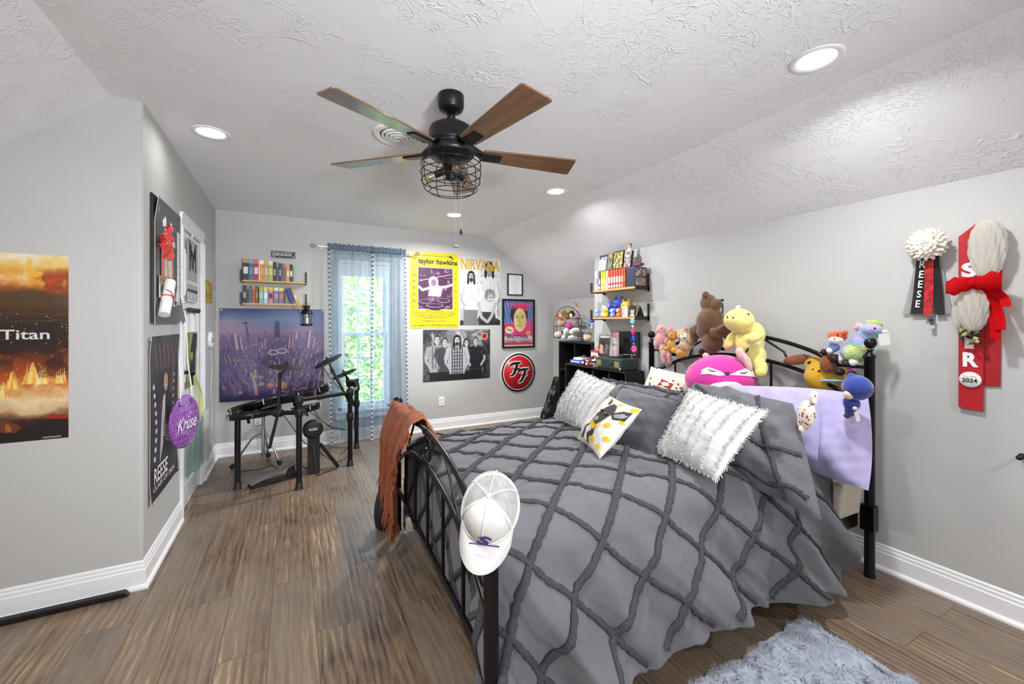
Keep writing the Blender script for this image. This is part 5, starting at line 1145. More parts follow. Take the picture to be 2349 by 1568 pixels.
YEL = mat('mustard_print', '#d9b22a', .85, var=.12, scale=20); CREAM = mat('cow_cream', '#dcd8cf', .85, var=.04, bump=.1); CHAR = mat('cow_charcoal', '#3a3738', .85, var=.25, scale=25); CGR = mat('cow_grey', '#9a9694', .85, var=.1)
o = pillow('calf_pillow', 'small cream pillow with a black calf and mustard dots in front', [bed(.86, .80, .675), bed(.77, .475, .668), bed(.99, .425, .90), bed(1.0, .69, .925)], .12, CREAM, 'pillow', .05, .004, 13)
A, nr = pillow.A, pillow.n
for x, y, r in ((.60, .42, .085), (.80, .50, .085), (.66, .16, .09), (.93, .30, .07), (.14, .60, .06), (.36, .90, .07), (.62, .93, .07), (.94, .93, .08), (.05, .28, .06), (.85, .12, .07), (.98, .65, .05), (.09, .12, .07)): patch(o, 'mustard_dot', blob(min(.95, max(.05, x)), min(.95, max(.05, y)), r*.8, r*.6, .4), YEL, .002)
KT = lambda pts: [(min(.97, .10+x*1.12), min(.97, y*1.04)) for x, y in pts]
patch(o, 'calf_chest', KT([(.10, .08), (.42, .06), (.48, .24), (.40, .40), (.26, .42), (.15, .28)]), CHAR, .003); patch(o, 'calf_bib', KT([(.22, .08), (.35, .07), (.38, .30), (.30, .36), (.22, .28)]), CREAM, .005)
patch(o, 'mustard_collar', KT([(.20, .36), (.44, .30), (.47, .37), (.24, .44)]), YEL, .006)
patch(o, 'calf_head', KT([(.24, .44), (.42, .40), (.50, .55), (.55, .74), (.48, .84), (.36, .86), (.28, .74), (.22, .58)]), CHAR, .004)
patch(o, 'calf_ear', KT([(.52, .68), (.66, .80), (.86, .84), (.92, .78), (.80, .66), (.62, .60)]), CHAR, .005); patch(o, 'calf_ear_inner', KT([(.58, .68), (.70, .76), (.82, .76), (.74, .68), (.62, .64)]), CGR, .007); patch(o, 'calf_ear', KT([(.30, .84), (.20, .92), (.12, .96), (.24, .80)]), CHAR, .005)
patch(o, 'calf_muzzle', KT(blob(.33, .49, .06, .05)), CGR, .006)
q = MB()
for x, y in KT(((.30, .66), (.46, .63))): q.ell(on_pillow(x, y, .006), (.009, .009, .007), INK, nu=10, nv=6); q.ell(on_pillow(x-.01, y+.012, .011), .0028, INKW, nu=6, nv=4)
q.build('calf_eyes', o)
# ---- pale fabric box under the bed at the head end, rug, throw, cap
q = MB(); c = bed(1.90, .10, 0); R = rotz(-_th)
FAB = mat('beige_fabric', '#b9b1a3', .9, var=.06, bump=.2)
for k in range(1):
    q.hexa([bed(1.86, .0, .35), bed(2.06, .0, .35), bed(2.06, .03, .35), bed(1.86, .03, .35), bed(1.87, -.02, .53), bed(2.045, -.02, .52), bed(2.045, .035, .52), bed(1.87, .035, .53)], FAB)
bb = tag(q.build('fabric_bin', bevel=.012, seg=3), 'beige fabric bin on the bed rail behind the comforter at the head end', 'bin')
RUGM = mat('rug_fur', '#9aa2b0', .95, sheen=.5, var=.22, scale=14, bump=.6, bscale=90)
P = []; rx0, rx1, ry0, ry1 = .95, 2.03, .18, 1.035
for i in range(141):
    row = []
    for j in range(121):
        a, b = i/140, j/120; e = min(a, 1-a, b, 1-b); wob = .02*fnoise(a*14, b*14, 6)
        x = rx0+(rx1-rx0)*a+wob*(1 if a > .9 else 0)+.018*fnoise(b*22, 3, 4)*(a > .93); y = ry0+(ry1-ry0)*b+.018*fnoise(a*24, 5, 7)*(b > .93)
        z = .006+min(1, e*14)**.6*(.030+.014*fnoise(a*26, b*22, 8)+.008*abs(fnoise(a*60, b*55, 9)))
        row.append((x, y, z))
    P.append(row)
q = MB(); q.grid(P, RUGM); q.grid([[Vector((p[0], p[1], .003)) for p in r][::-1] for r in P], RUGM)
rg = q.build('fur_rug'); tag(rg, 'blue-grey fluffy fur rug on the floor beside the bed', 'rug')
fur = MB(); rr = random.Random(3)
for k in range(9000):
    i, j = rr.randrange(1, 139), rr.randrange(30, 119); p = Vector(P[i][j])+Vector((rr.uniform(-.004, .004), rr.uniform(-.004, .004), -.003)); g = 6*fnoise(i*.09, j*.09, 2)
    d = Vector((math.cos(g), math.sin(g), .55+.5*rr.random())).normalized()*rr.uniform(.016, .03); s_ = Vector((-d.y, d.x, 0)).normalized()*.0022
    fur.add([p-s_, p+s_, p+d], [(0, 1, 2)], RUGM, False)
fo = fur.build('fur_pile', rg); fo['kind'] = 'stuff'
# orange throw over the far end of the footboard
THW = mat('rust_throw', '#9c5029', .95, sheen=.15, var=.16, scale=40, bump=.9, bscale=130)
t = thing('throw_blanket', 'rust orange fringed throw hanging over the far end of the footboard', 'throw blanket', bed(0, 1.3, .8))
def throw(a, b):   # a across (0 near .. 1 far), b along: 0 tail inside the bed, 1 outer hem
    # gathered at the top, opening towards the hem
    wt = .93+.55*a; wbm = 1.14+.40*a; s = b
    if s < .26:
        k = s/.26; p = (.13-.13*k+.02, wt-.05*(1-k), .64+.19*math.sin(k*PI/2)); fo = .25
    else:
        k = (s-.26)/.74; z = .83-.47*k+.10*max(0, a-.45)*k; l = -.03-.05*math.sin(min(1, k*1.6)*PI*.7)-.02*k; p = (l, wt*(1-k)**1.5+wbm*(1-(1-k)**1.5), z+.05*(a-.5)); fo = .25+.75*k
    f = .020*math.sin(a*21+2*s)+.014*math.sin(a*37+4*s+1)+.010*fnoise(a*9, s*9, 4)
    return bed(p[0]-f*fo-.01, p[1]+.012*math.sin(a*30+s*7)*fo, p[2]+.016*fnoise(a*7, s*5, 5)+(.025*math.sin(a*5+1) if s > .2 else 0)-(.10*abs(a-.72) if s > .7 else 0)*(s-.7)/.3*2)
P = [[throw(i/60, j/60) for j in range(61)] for i in range(61)]
MB().slab(P, (.006, .002, .004), THW).build('cloth', t)
q = MB(); rr = random.Random(8)
for i in range(130):
    a = rr.random(); p = throw(a, 1); d = Vector((rr.uniform(-.02, .02), rr.uniform(-.02, .02), -rr.uniform(.05, .11))); q.tube([p, p+d*.5+Vector((rr.uniform(-.008, .008), rr.uniform(-.008, .008), 0)), p+d], [.004, .0035, .002], THW, 5)
for i in range(90):
    b = rr.uniform(.3, 1); p = throw(0, b); d = Vector((rr.uniform(-.03, .01), rr.uniform(-.05, -.01), -rr.uniform(.03, .07))); q.tube([p, p+d*.6, p+d], [.004, .003, .002], THW, 5)
q.build('fringe', t)
# dark rolled bag behind the far foot post
c = bed(-.075, 1.62, 0)
t = thing('drawstring_bag', 'dark rolled bag standing on the floor behind the orange throw', 'bag', c)
MB().lathe(c, [(.03, 0), (.055, .02), (.065, .09), (.06, .16), (.045, .22), (.03, .25), (.034, .27), (.02, .30), (0, .31)], mat('bag_dark', '#22262a', .5, bump=.5, bscale=25), 20).build('body', t)
MB().lathe(c+UP*.285, [(.022, 0), (.032, .02), (.03, .05), (.012, .07), (0, .07)], mat('bag_pale', '#d6d4ce', .6), 16).build('pale_top', t)
# white trucker cap hanging on the near foot post
CAPW = mat('cap_white', '#cbc9c5', .8, var=.03, bump=.1); MESH = sheer_mat('cap_mesh', '#f0efec', .5)
kc = bed(0, 0, 0); t = thing('trucker_cap', 'white mesh trucker cap with purple S hung on the near foot post', 'cap', kc+UP*.85)
# cap axes: crown apex towards camera-up, brim hanging down
ux = (CR*.93+UP*-.05).normalized(); crown = (-CF*.80+UP*.62).normalized(); brim = ux.cross(crown).normalized()
if brim.z > 0: brim = -brim
brim = (brim-ux*.16).normalized(); ux = crown.cross(brim).normalized()
cc = kc+UP*.782-CF*.02; RX, RB, HC = .082, .098, .125
def cap_pt(a, t_, s=1.0):   # a around (0 = brim front), t_ 0 rim .. 1 apex
    k = math.cos(t_*PI/2)**.75; return cc+(brim*math.cos(a)*RB+ux*math.sin(a)*RX)*k*s+crown*HC*math.sin(t_*PI/2)**.9*s
nseg = 48
front = [[cap_pt(-1.15+2.3*i/24, j/12) for j in range(13)] for i in range(25)]
rear = [[cap_pt(1.15+(2*PI-2.3)*i/30, j/12) for j in range(13)] for i in range(31)]
MB().slab(front, -crown*.002, CAPW).build('front_panel', t)
mo = MB(); mo.grid(rear, MESH); mo.build('mesh_panels', t)
q = MB()
for k in range(6): a = -1.15+.0+k*2*PI/6+.1; q.tube([cap_pt(a, j/12, 1.006) for j in range(13)], .0022, CAPW, 5)
q.tube([cap_pt(2*PI*i/48, .02, 1.0) for i in range(48)], .005, CAPW, 6, True); q.build('seam_band', t)
MB().ell(cap_pt(0, 1)+crown*.003, (.008, .008, .006), CAPW).build('top_button', t)
bp_ = []
for i in range(25):
    a = -1.25+2.5*i/24; row = []
    for j in range(9):
        k = j/8; e = cap_pt(a, 0); out = brim*(.075*k*math.cos(a*.75)**.8 if True else 0); row.append(e+out-crown*(.022*k*k+.03*(math.sin(a)**2)*k))
    bp_.append(row)
MB().slab(bp_, -crown*.003, CAPW).build('brim', t)
lg = MB(); PUR = mat('logo_purple', '#4a2a7a', .6); O = cap_pt(0, .22, 1.012)
nrm_ = (brim*.9+crown*.45).normalized(); ey_ = (crown-nrm_*crown.dot(nrm_)).normalized(); ex_ = ey_.cross(nrm_)
lg.text('S', O+nrm_*.004, ex_, ey_, .06, PUR, off=.05, width=.045, height=.035, shear=.3); lg.tube([O-ex_*.035-ey_*.022+nrm_*.004, O+ex_*.05-ey_*.012+nrm_*.002], .002, PUR, 5); lg.build('logo', t)
# ================================================================ shelves and books
def zat(x, y, v): return CAMZ-(v-PY0)/F_PX*depth((x, y))
PINE = mat('pine_board', '#c9a06a', .5, var=.15, scale=6, stretch=(1, 12, 12)); PAGE = mat('page_edges', '#e9e2d2', .8, var=.06, scale=200)
def book(O, e, f, th, h, dp, col, lab, grp, accent=None, lean=0.0, bands=(), cat='book', top=None):
    """O: lower spine corner; e: along the shelf; f: from the spine towards the wall"""
    e = Vector(e); f = Vector(f); up = UP
    if lean: R = Matrix.Rotation(lean, 3, f); e2 = R @ e; u2 = R @ up
    else: e2, u2 = e, up
    O = Vector(O)
    m = mat('cover_'+col.strip('#'), col, .45, var=.10, scale=18)
    t = thing('book', lab, cat, O+e2*(th/2), grp); c = .0022
    q = MB()
    def B(a0, a1, b0, b1, c0, c1, mt): q.hexa([O+e2*x+f*y+u2*z for z in (c0, c1) for x, y in ((a0, b0), (a1, b0), (a1, b1), (a0, b1))], mt)
    B(0, c, 0, dp, 0, h, m); B(th-c, th, 0, dp, 0, h, m); B(0, th, -.001, c, 0, h, m)
    if accent: B(th*.12, th*.88, -.0018, -.001, h*.30, h*.62, mat('band_'+accent.strip('#'), accent, .5))
    if top: B(0, th, -.0019, -.001, h*.80, h, mat('band_'+top.strip('#'), top, .5))
    for z0, z1, cc in bands: B(th*.15, th*.85, -.0022, -.001, h*z0, h*z1, mat('band_'+cc.strip('#'), cc, .5))
    q.build('cover', t)
    q = MB(); B(c, th-c, c, dp-.003, .004, h-.004, PAGE); q.build('page_block', t); return t
YS = YB-.135
def back_shelf(v_l, v_r, lab):
    a = on(553, v_l, 'y', YS); b = on(705, v_r, 'y', YS); z = (a.z+b.z)/2
    t = thing('wall_shelf', lab, 'shelf', (a.x, YB, z), 'pine shelves on the back wall')
    MB().box(((a.x+b.x)/2, YB-.0675, z-.009), (b.x-a.x, .133, .018), PINE).build('board', t)
    for x in (a.x+.004, b.x-.012):
        q = MB(); q.box((x, YS+.003, z+.045), (.016, .006, .115), SATIN); q.box((x, YB-.068, z-.021), (.016, .134, .005), SATIN); q.tube([(x, YS+.004, z+.10), (x, YB-.002, z+.02)], .0022, SATIN, 6); q.build('bracket', t)
    return a.x, b.x, z
xa, xb, z1_ = back_shelf(642, 646, 'pine shelf with black brackets, higher one on the back wall')
D0 = Vector((1, 0, 0)); D1 = Vector((0, 1, 0))
kpx = (xb-xa)/(1795-310)
ordw = ['first', 'second', 'third', 'fourth', 'fifth', 'sixth', 'seventh', 'eighth', 'ninth', 'tenth', 'eleventh', 'twelfth', 'thirteenth', 'fourteenth', 'fifteenth']
for k, (p0, p1, h, col, nm, ac, tp) in enumerate(((312, 436, .212, '#232c42', 'navy book with a tan top', '#dfe3ea', '#c19a52'), (440, 545, .208, '#476a84', 'slate blue hardback', '#6f92a8', '#8fa8b8'), (548, 655, .210, '#b3203c', 'crimson hardback with white title', '#e9d6d8', '#d9687a'), (657, 679, .20, '#ececec', 'thin white book', None, None), (681, 770, .205, '#dd8a1e', 'orange and white book', '#f0a83a', '#f3efe6'), (774, 866, .205, '#ad9f86', 'tan and grey book', '#c8c2b4', '#d9a45a'), (870, 966, .203, '#9fb04a', 'yellow-green book', '#d8d46a', '#e8e8d0'), (970, 1036, .195, '#2a2a28', 'black book with pale marks', '#9c9a92', None), (1040, 1106, .19, '#5b4c4a', 'grey-brown book', None, '#8a7a78'), (1110, 1148, .187, '#201e22', 'thin black book', '#b9b9b9', None), (1150, 1206, .185, '#485a8c', 'blue paperback', None, None), (1210, 1268, .18, '#8a6542', 'brown paperback', None, '#a88458'), (1274, 1345, .175, '#d39a6c', 'peach paperback', '#f0d8b8', None), (1350, 1420, .18, '#1b1a1c', 'black paperback with white letters', '#e4e2dc', None), (1424, 1470, .165, '#8f9690', 'grey-green paperback', None, None))):
    book((xa+(p0-310)*kpx+.012, YS+.012, z1_), D0, D1, (p1-p0)*kpx, h*.99, .105, col, nm+', '+ordw[k]+' on the higher back-wall shelf', 'books on the higher back-wall shelf', ac, 0, (), 'book', tp)
xa, xb, z2_ = back_shelf(694, 697, 'pine shelf with black brackets, lower one on the back wall')
for k, (p0, p1, h, col, nm, ac, tp, ln) in enumerate(((320, 386, .185, '#242428', 'black paperback with grey lettering', '#a9a9a9', None, 0), (390, 442, .183, '#3b3c42', 'charcoal paperback', None, '#88857e', 0), (446, 500, .183, '#596a86', 'grey-blue paperback', None, None, 0), (510, 572, .183, '#b0522c', 'terracotta paperback', None, '#c98a5a', 0), (580, 640, .18, '#6b5636', 'olive brown paperback', '#a68a52', None, 0), (660, 756, .178, '#7db0a2', 'teal book with an orange top', '#a8cfc2', '#d89a4a', 0), (764, 856, .176, '#a9c2d2', 'pale blue and white book', '#e6ecec', '#d8d45a', 0), (870, 970, .174, '#cf7c92', 'pink chequered book', '#3a3438', '#e0c23c', 0), (984, 1096, .172, '#7d6690', 'purple and orange book', '#a890b4', '#ded6d0', 0), (1104, 1214, .17, '#5a6d90', 'blue and orange book', '#c8763a', '#d8cf4a', 0), (1226, 1250, .15, '#5a3e30', 'thin brown book', None, None, -.0), (1262, 1372, .172, '#1d2a78', 'navy book leaning', '#22338a', None, -.28), (1392, 1440, .16, '#d8a02c', 'yellow book leaning', '#e8d8b0', None, -.30))):
    off = .045 if ln else 0
    book((xa+(p0-310)*kpx+.012+off, YS+.012, z2_+(.0 if not ln else .0)), D0, D1, (p1-p0)*kpx, h*.93, .105, col, nm+', '+ordw[k]+' on the lower back-wall shelf', 'books on the lower back-wall shelf', ac, ln, (), 'book', tp)
# metal plate sign standing over the books
p0 = on(622, 573, 'y', YB-.02); p1 = on(678, 592, 'y', YB-.02)
cv = Canvas(46, 18, '#6d6c6e'); cv.ramp(cv.noise(7, 131), [(.2, '#4a494b'), (.6, '#8a898b'), (.9, '#b8b7b9')]); cv.rect(0, 0, 1, .09, '#141414'); cv.rect(0, .93, 1, 1, '#1a1a1a'); cv.rect(0, 0, .04, 1, '#1a1a1a')
for x in (.25, .45, .6, .75): cv.ell(x, .4, .05, .18, '#d6d4d6'); cv.ell(x, .18, .08, .16, '#1a1a1c')
cv.poly([(.82, .05), (.98, .05), (.95, .95), (.9, .95)], '#161616'); cv.ell(.91, .22, .03, .1, '#e8e0d8')
mb = sheet(MB(), cv, (p0.x, YB-.012, p1.z-.005), EXB, EZ, p1.x-p0.x, p0.z-p1.z, .003)
tag(mb.build('tin_band_sign'), 'small grey tin band picture on the wall over the books', 'sign')
# bead cord and lantern at the shelf end
BEAD = mat('peach_beads', '#e6c3a4', .6); c = Vector((xb-.10, YS-.008, z2_)); q = MB()
for i, p in enumerate(spline([c+Vector((-.02, .06, .012)), c+Vector((-.02, .0, .014)), c+Vector((-.012, -.006, -.03)), c+Vector((.01, -.006, -.045)), c+Vector((.02, -.004, -.01)), c+Vector((.012, .02, .02)), c+Vector((.028, .0, .012)), c+Vector((.036, -.007, -.03)), c+Vector((.036, -.006, -.10))], 7)): q.ell(p, .0042, BEAD, nu=8, nv=6)
tag(q.build('bead_cord'), 'peach bead cord draped over the lower back-wall shelf', 'bead cord')
LANX = on(704, 700, 'y', YS).x; YLN = YS-.012; zt = zat(LANX, YLN, 698); zb = zat(LANX, YLN, 747)
t = thing('lantern', 'small black hanging lantern at the lower shelf end in front of the tapestry', 'lantern', (LANX, YLN, zb)); H_ = zt-zb
def lz(f): return zb+H_*f
q = MB(); q.lathe((LANX, YLN, 0), [(.052, lz(0)), (.055, lz(.02)), (.055, lz(.08)), (.046, lz(.10))], BLACK, 6); q.build('base', t)
q = MB()
for k in range(6): a = PI/3*k; q.box((LANX+.044*math.cos(a), YLN+.044*math.sin(a), lz(.32)), (.007, .007, H_*.46), BLACK)
q.build('cage', t); MB().lathe((LANX, YLN, 0), [(.040, lz(.10)), (.040, lz(.54))], glass_mat('lantern_glass', (.95, .95, .93), .05, .15), 6, cap=False).build('glass', t)
MB().lathe((LANX, YLN, 0), [(0, lz(.1)), (.016, lz(.1)), (.016, lz(.36)), (0, lz(.37))], mat('candle_wax', '#e8dfc8', .6), 16).build('candle', t)
MB().lathe((LANX, YLN, 0), [(.056, lz(.54)), (.058, lz(.58)), (.048, lz(.68)), (.026, lz(.80)), (.024, lz(.84)), (.034, lz(.88)), (.024, lz(.95)), (0, lz(.97))], BLACK, 24).build('roof', t)
MB().tube(arc((LANX, YLN, lz(.93)), .032, 0, PI, 14, (1, 0, 0), (0, 0, 1)), .0022, BLACK, 6).build('bail_handle', t)
# ---- right wall shelves
SX = 2.647; SY0, SY1 = 2.70, 3.285
def right_shelf(z, lab):
    t = thing('wall_shelf', lab, 'shelf', (XR, (SY0+SY1)/2, z), 'pine shelves on the right wall')
    MB().box(((SX+XR)/2, (SY0+SY1)/2, z-.009), (XR-SX-.001, SY1-SY0, .018), PINE).build('board', t)
    for y in (SY0-.004, SY1+.004):
        q = MB(); q.box((XR-.012, y, z+.04), (.022, .006, .16), SATIN); q.box(((SX+XR)/2, y, z-.012), (XR-SX-.004, .006, .03), SATIN); q.box((SX-.003, y, z+.025), (.006, .03, .10) if y > 3 else (.006, .012, .02), SATIN); q.build('bracket', t)
ZS1 = on(1456, 656, 'x', SX).z; ZS2 = on(1456, 726, 'x', SX).z
right_shelf(ZS1, 'pine shelf of comics, upper one on the right wall'); right_shelf(ZS2, 'pine shelf of small plush toys, lower one on the right wall')
ER = Vector((0, -1, 0)); FR = Vector((1, 0, 0))
y = SY1-.02; colw = []
rows = [('#f0eeea', 'white', '#b9b9bf', .215)]*2+[('#b9b6c6', 'grey-lilac', '#5a5474', .205), ('#8f7fae', 'violet', '#e9d6e6', .200), ('#3b3347', 'dark plum', '#d89ab0', .198)]+[('#f0cf1a', 'yellow', '#fff2b0', .200)]*5+[('#f1efe8', 'white', '#9aa0a8', .205)]+[('#d84a34', 'red-orange', '#f2d8d0', .205)]*11+[('#e2541e', 'orange', '#f08a4a', .215)]*2
nn_ = {}
grp = {'white': 'white comics on the upper right shelf', 'yellow': 'yellow comics in a row on the upper right shelf', 'red-orange': 'red-orange comics in a row on the upper right shelf', 'orange': 'plain orange comics on the upper right shelf'}
tot = {}
for r in rows: tot[r[1]] = tot.get(r[1], 0)+1
tk = (SY1-.03-(SY0+.13))/len(rows)
for k, (col, nm, ac, h) in enumerate(rows):
    nn_[nm] = nn_.get(nm, 0)+1
    if tot[nm] == 1: lab = nm+' comic volume on the upper right-wall shelf'
    elif nm == 'white': lab = ('white comic at the far end of the upper right shelf', 'white comic next to the far end of the upper right shelf', 'white comic between yellow and red-orange rows on right shelf')[nn_[nm]-1]
    else: lab = ordw[nn_[nm]-1]+' '+nm+' comic volume from the window side, upper right-wall shelf'
    y = SY1-.03-k*tk
    book((SX+.010+.004*(k % 2), y, ZS1), ER, FR, tk*(.84+.06*(k % 2)), h*(.85+.012*(k % 3)), .12, col, lab, grp.get(nm), ac, 0, ((.06, .20, '#f4f0e8'),) if nm != 'orange' else (), 'comic')
# boxed set at the near end with two pictures on its side
t = thing('boxed_set', 'blue boxed comic set with two pictures at the near end of the upper shelf', 'box set', (SX+.08, SY0+.06, ZS1))
MB().box((SX+.082, SY0+.066, ZS1+.085), (.145, .105, .17), mat('box_navy', '#27304a', .4), None).build('slipcase', t, bevel=.003)
for k in (0, 1):
    cv = Canvas(34, 20, '#55585f'); cv.ramp(cv.noise(6, 140+k), [(.2, '#3c4250'), (.45, '#7a6a66'), (.6, '#b98a66'), (.8, '#d8d4d8')] if k else [(.2, '#4d72b8'), (.45, '#8a7a70'), (.6, '#c98a50'), (.8, '#e8e0d0')])
    sheet(MB(), cv, (SX+.018, SY0+.0125, ZS1+.012+.08*k), Vector((1, 0, 0)), EZ, .128, .068, .001).build('picture_panel', t)
MB().box((SX+.082, SY0+.066, ZS1+.172), (.146, .106, .006), mat('box_blue', '#3f6fc4', .4)).build('blue_lid', t)
# things standing on top of the comics
ZT = ZS1+.20*.86+.004
def cover_print(seed, stops, nx=30, ny=40): cv = Canvas(nx, ny); cv.ramp(cv.noise(6, seed)*.6+cv.noise(14, seed+1)*.4, stops); return cv
def leaning(name, lab, cat, y0, y1, h, cv, th=.018, dx=.03, group=None):
    O = Vector((SX+dx, y0, ZT+.012)); tl = .15; ez = Vector((math.sin(tl), 0, math.cos(tl))); t = thing(name, lab, cat, O, group); n = ER.cross(ez)
    q = MB(); P = [O-n*.0, O+ER*(y0-y1)]; 
    q.hexa([O-n*th, O+ER*(y0-y1)-n*th, O+ER*(y0-y1), O, O-n*th+ez*h, O+ER*(y0-y1)-n*th+ez*h, O+ER*(y0-y1)+ez*h, O+ez*h], mat('volume_dark', '#22222a', .4)); q.build('block', t)
    mb = sheet(MB(), cv, O+n*.0005, ER, ez, y0-y1, h, .0008); mb.build('cover_picture', t); return t
cv = cover_print(151, [(.2, '#8a9ad0'), (.5, '#b9c2e2'), (.7, '#dfe4f2'), (.9, '#ffffff')]); cv.rect(0, .86, 1, 1, '#2a2a3c'); cv.rect(.55, .68, .8, .82, '#d85a86'); cv.rect(.05, .72, .3, .84, '#4a5a8c')
leaning('comic_book', 'pale blue comic standing on the white comics, upper right shelf', 'comic', 3.225, 3.115, .155, cv)
cv = cover_print(153, [(.2, '#23241e'), (.5, '#4d5a3e'), (.62, '#7c8462'), (.8, '#d0a070')]); cv.ell(.5, .85, .25, .12, '#c98a4a')
leaning('comic_book', 'dark green comic standing on the yellow comics, upper right shelf', 'comic', 3.105, 3.03, .158, cv)
cv = cover_print(155, [(.25, '#1c1a14'), (.45, '#3a3420'), (.55, '#d8b820'), (.75, '#f0d848')]); cv.rect(0, .9, 1, 1, '#16140f')
leaning('comic_book', 'black and yellow patterned comic on the red-orange row', 'comic', 3.015, 2.895, .165, cv)
cv = cover_print(157, [(.25, '#2a1c1c'), (.5, '#8a6a5c'), (.65, '#e8dccc'), (.85, '#ffffff')]); cv.ell(.55, .62, .35, .12, '#3a3c44'); cv.ell(.5, .66, .3, .08, '#f0f0f0')
leaning('figure_box', 'slim figure box with helmet picture at the top of the comics', 'toy box', 2.885, 2.805, .15, cv, .03, .045)
t = thing('toy_figure', 'small standing toy figure with brown hair atop the comics', 'figurine', (SX+.07, 2.84, ZT+.16))
MB().ell((SX+.075, 2.84, ZT+.195), (.016, .018, .026), mat('toy_skin', '#d9a27c', .6)).build('face', t); MB().ell((SX+.08, 2.835, ZT+.212), (.015, .018, .018), mat('toy_hair', '#8a5a34', .8)).build('hair', t); MB().lathe((SX+.075, 2.84, ZT+.148), [(.02, 0), (.024, .01), (.018, .03), (.01, .036)], mat('toy_shirt', '#e6ddcf', .7), 12).build('torso', t)
q = MB(); q.box((SX+.09, 2.755, ZS1+.20), (.05, .11, .02), mat('volume_red', '#8c1f26', .4)); tag(q.build('red_comic', bevel=.002), 'dark red comic lying flat on the blue boxed set', 'comic')
# ---- small plush toys on the lower right shelf
def furm(n, c): return mat('fur_'+n, c, .95, sheen=.5, var=.12, scale=60, bump=.5, bscale=220)
BLU, YLW, SKY_, ORG = furm('blue', '#2f4fc0'), furm('yellow', '#e6c81e'), furm('sky', '#8aa6e6'), furm('orange', '#d8772a')
def mini(lab, y, z, r, body, face, x=SX+.06, ears=True, sat=1.0):
    t = thing('small_plush', lab, 'plush toy', (x, y, z), 'small plush toys on the lower right shelf')
    q = MB(); q.ell((x, y, z+r*.75*sat), (r*.8, r*.85, r*.8), body).ell((x-.004, y, z+r*1.9), (r*.75, r*.85, r*.75), body)
    q.ell((x-r*.6, y-r*.45, z+r*.3), (r*.4, r*.28, r*.28), body).ell((x-r*.6, y+r*.45, z+r*.3), (r*.4, r*.28, r*.28), body); q.build('body', t, remesh=r*.14, smooth_it=4)
    MB().ell((x-r*.72, y, z+r*1.85), (r*.16, r*.5, r*.42), face).build('face_patch', t)
    q = MB()
    for s in (-1, 1): q.ell((x-r*.86, y+s*r*.22, z+r*1.95), r*.09, INK, nu=8, nv=6)
    q.build('eyes', t)
    if ears:
        for s in (-1, 1): MB().ell((x, y+s*r*.62, z+r*2.6), (r*.2, r*.25, r*.45), body).build('ear', t)
PALE = furm('pale', '#e6dfd2'); WHF = furm('white', '#efece6')
mini('pale blue plush ball at the far end of the lower right shelf', 3.235, ZS2, .032, SKY_, WHF, SX+.03, False)
mini('white eared plush behind the pale blue one on the lower right shelf', 3.225, ZS2, .045, WHF, PALE, SX+.115)
mini('square yellow plush in the front row of the lower right shelf', 3.115, ZS2, .034, YLW, YLW, SX+.036, False)
mini('big blue plush behind the square yellow one, lower right shelf', 3.135, ZS2, .060, BLU, SKY_, SX+.115, False)
mini('royal blue plush second in the back row, lower right shelf', 3.025, ZS2, .066, BLU, BLU, SX+.115)
mini('sky blue and white plush in front, lower right shelf', 3.02, ZS2, .032, SKY_, WHF, SX+.036, False)
mini('yellow plush with dark tuft in the back row, lower right shelf', 2.925, ZS2, .056, YLW, YLW, SX+.11)
mini('orange and white plush in front of the yellow one, lower right shelf', 2.935, ZS2, .032, ORG, WHF, SX+.036, False)
cv = Canvas(30, 36, '#e9e6e6'); cv.put((cv.noise(9, 161) > .5)*1.0, '#a9b8c4', .7); cv.ell(.3, .5, .22, .3, '#d8938a'); cv.ell(.34, .52, .12, .18, '#f2d8c8')
t = thing('cutout_standee', 'white-haired face cutout standing on the lower right shelf', 'standee', (SX+.04, 2.865, ZS2)); sheet(MB(), cv, (SX+.035, 2.895, ZS2+.001), ER, EZ, .075, .10, .004).build('print', t)
cv = Canvas(26, 30, '#3a3a42'); cv.ell(.6, .5, .32, .36, '#d8b8a4'); cv.ell(.6, .82, .34, .2, '#22222a'); cv.rect(.2, 0, 1, .16, '#e0e0e2')
t = thing('photo_frame', 'small framed face picture near the end of the lower right shelf', 'framed picture', (SX+.02, 2.80, ZS2))
MB().box((SX+.045, 2.775, ZS2+.05), (.012, .078, .10), SATIN).build('frame', t); sheet(MB(), cv, (SX+.0385, 2.81, ZS2+.006), ER, EZ, .07, .088, .0008).build('print', t)
t = MB().lathe((SX+.11, 2.745, ZS2), [(.034, 0), (.034, .006), (.026, .03), (.012, .075), (0, .10)], mat('black_felt', '#101012', .95), 18).build('felt_cone'); tag(t, 'black pointed felt cone at the near end of the lower right shelf', 'ornament')
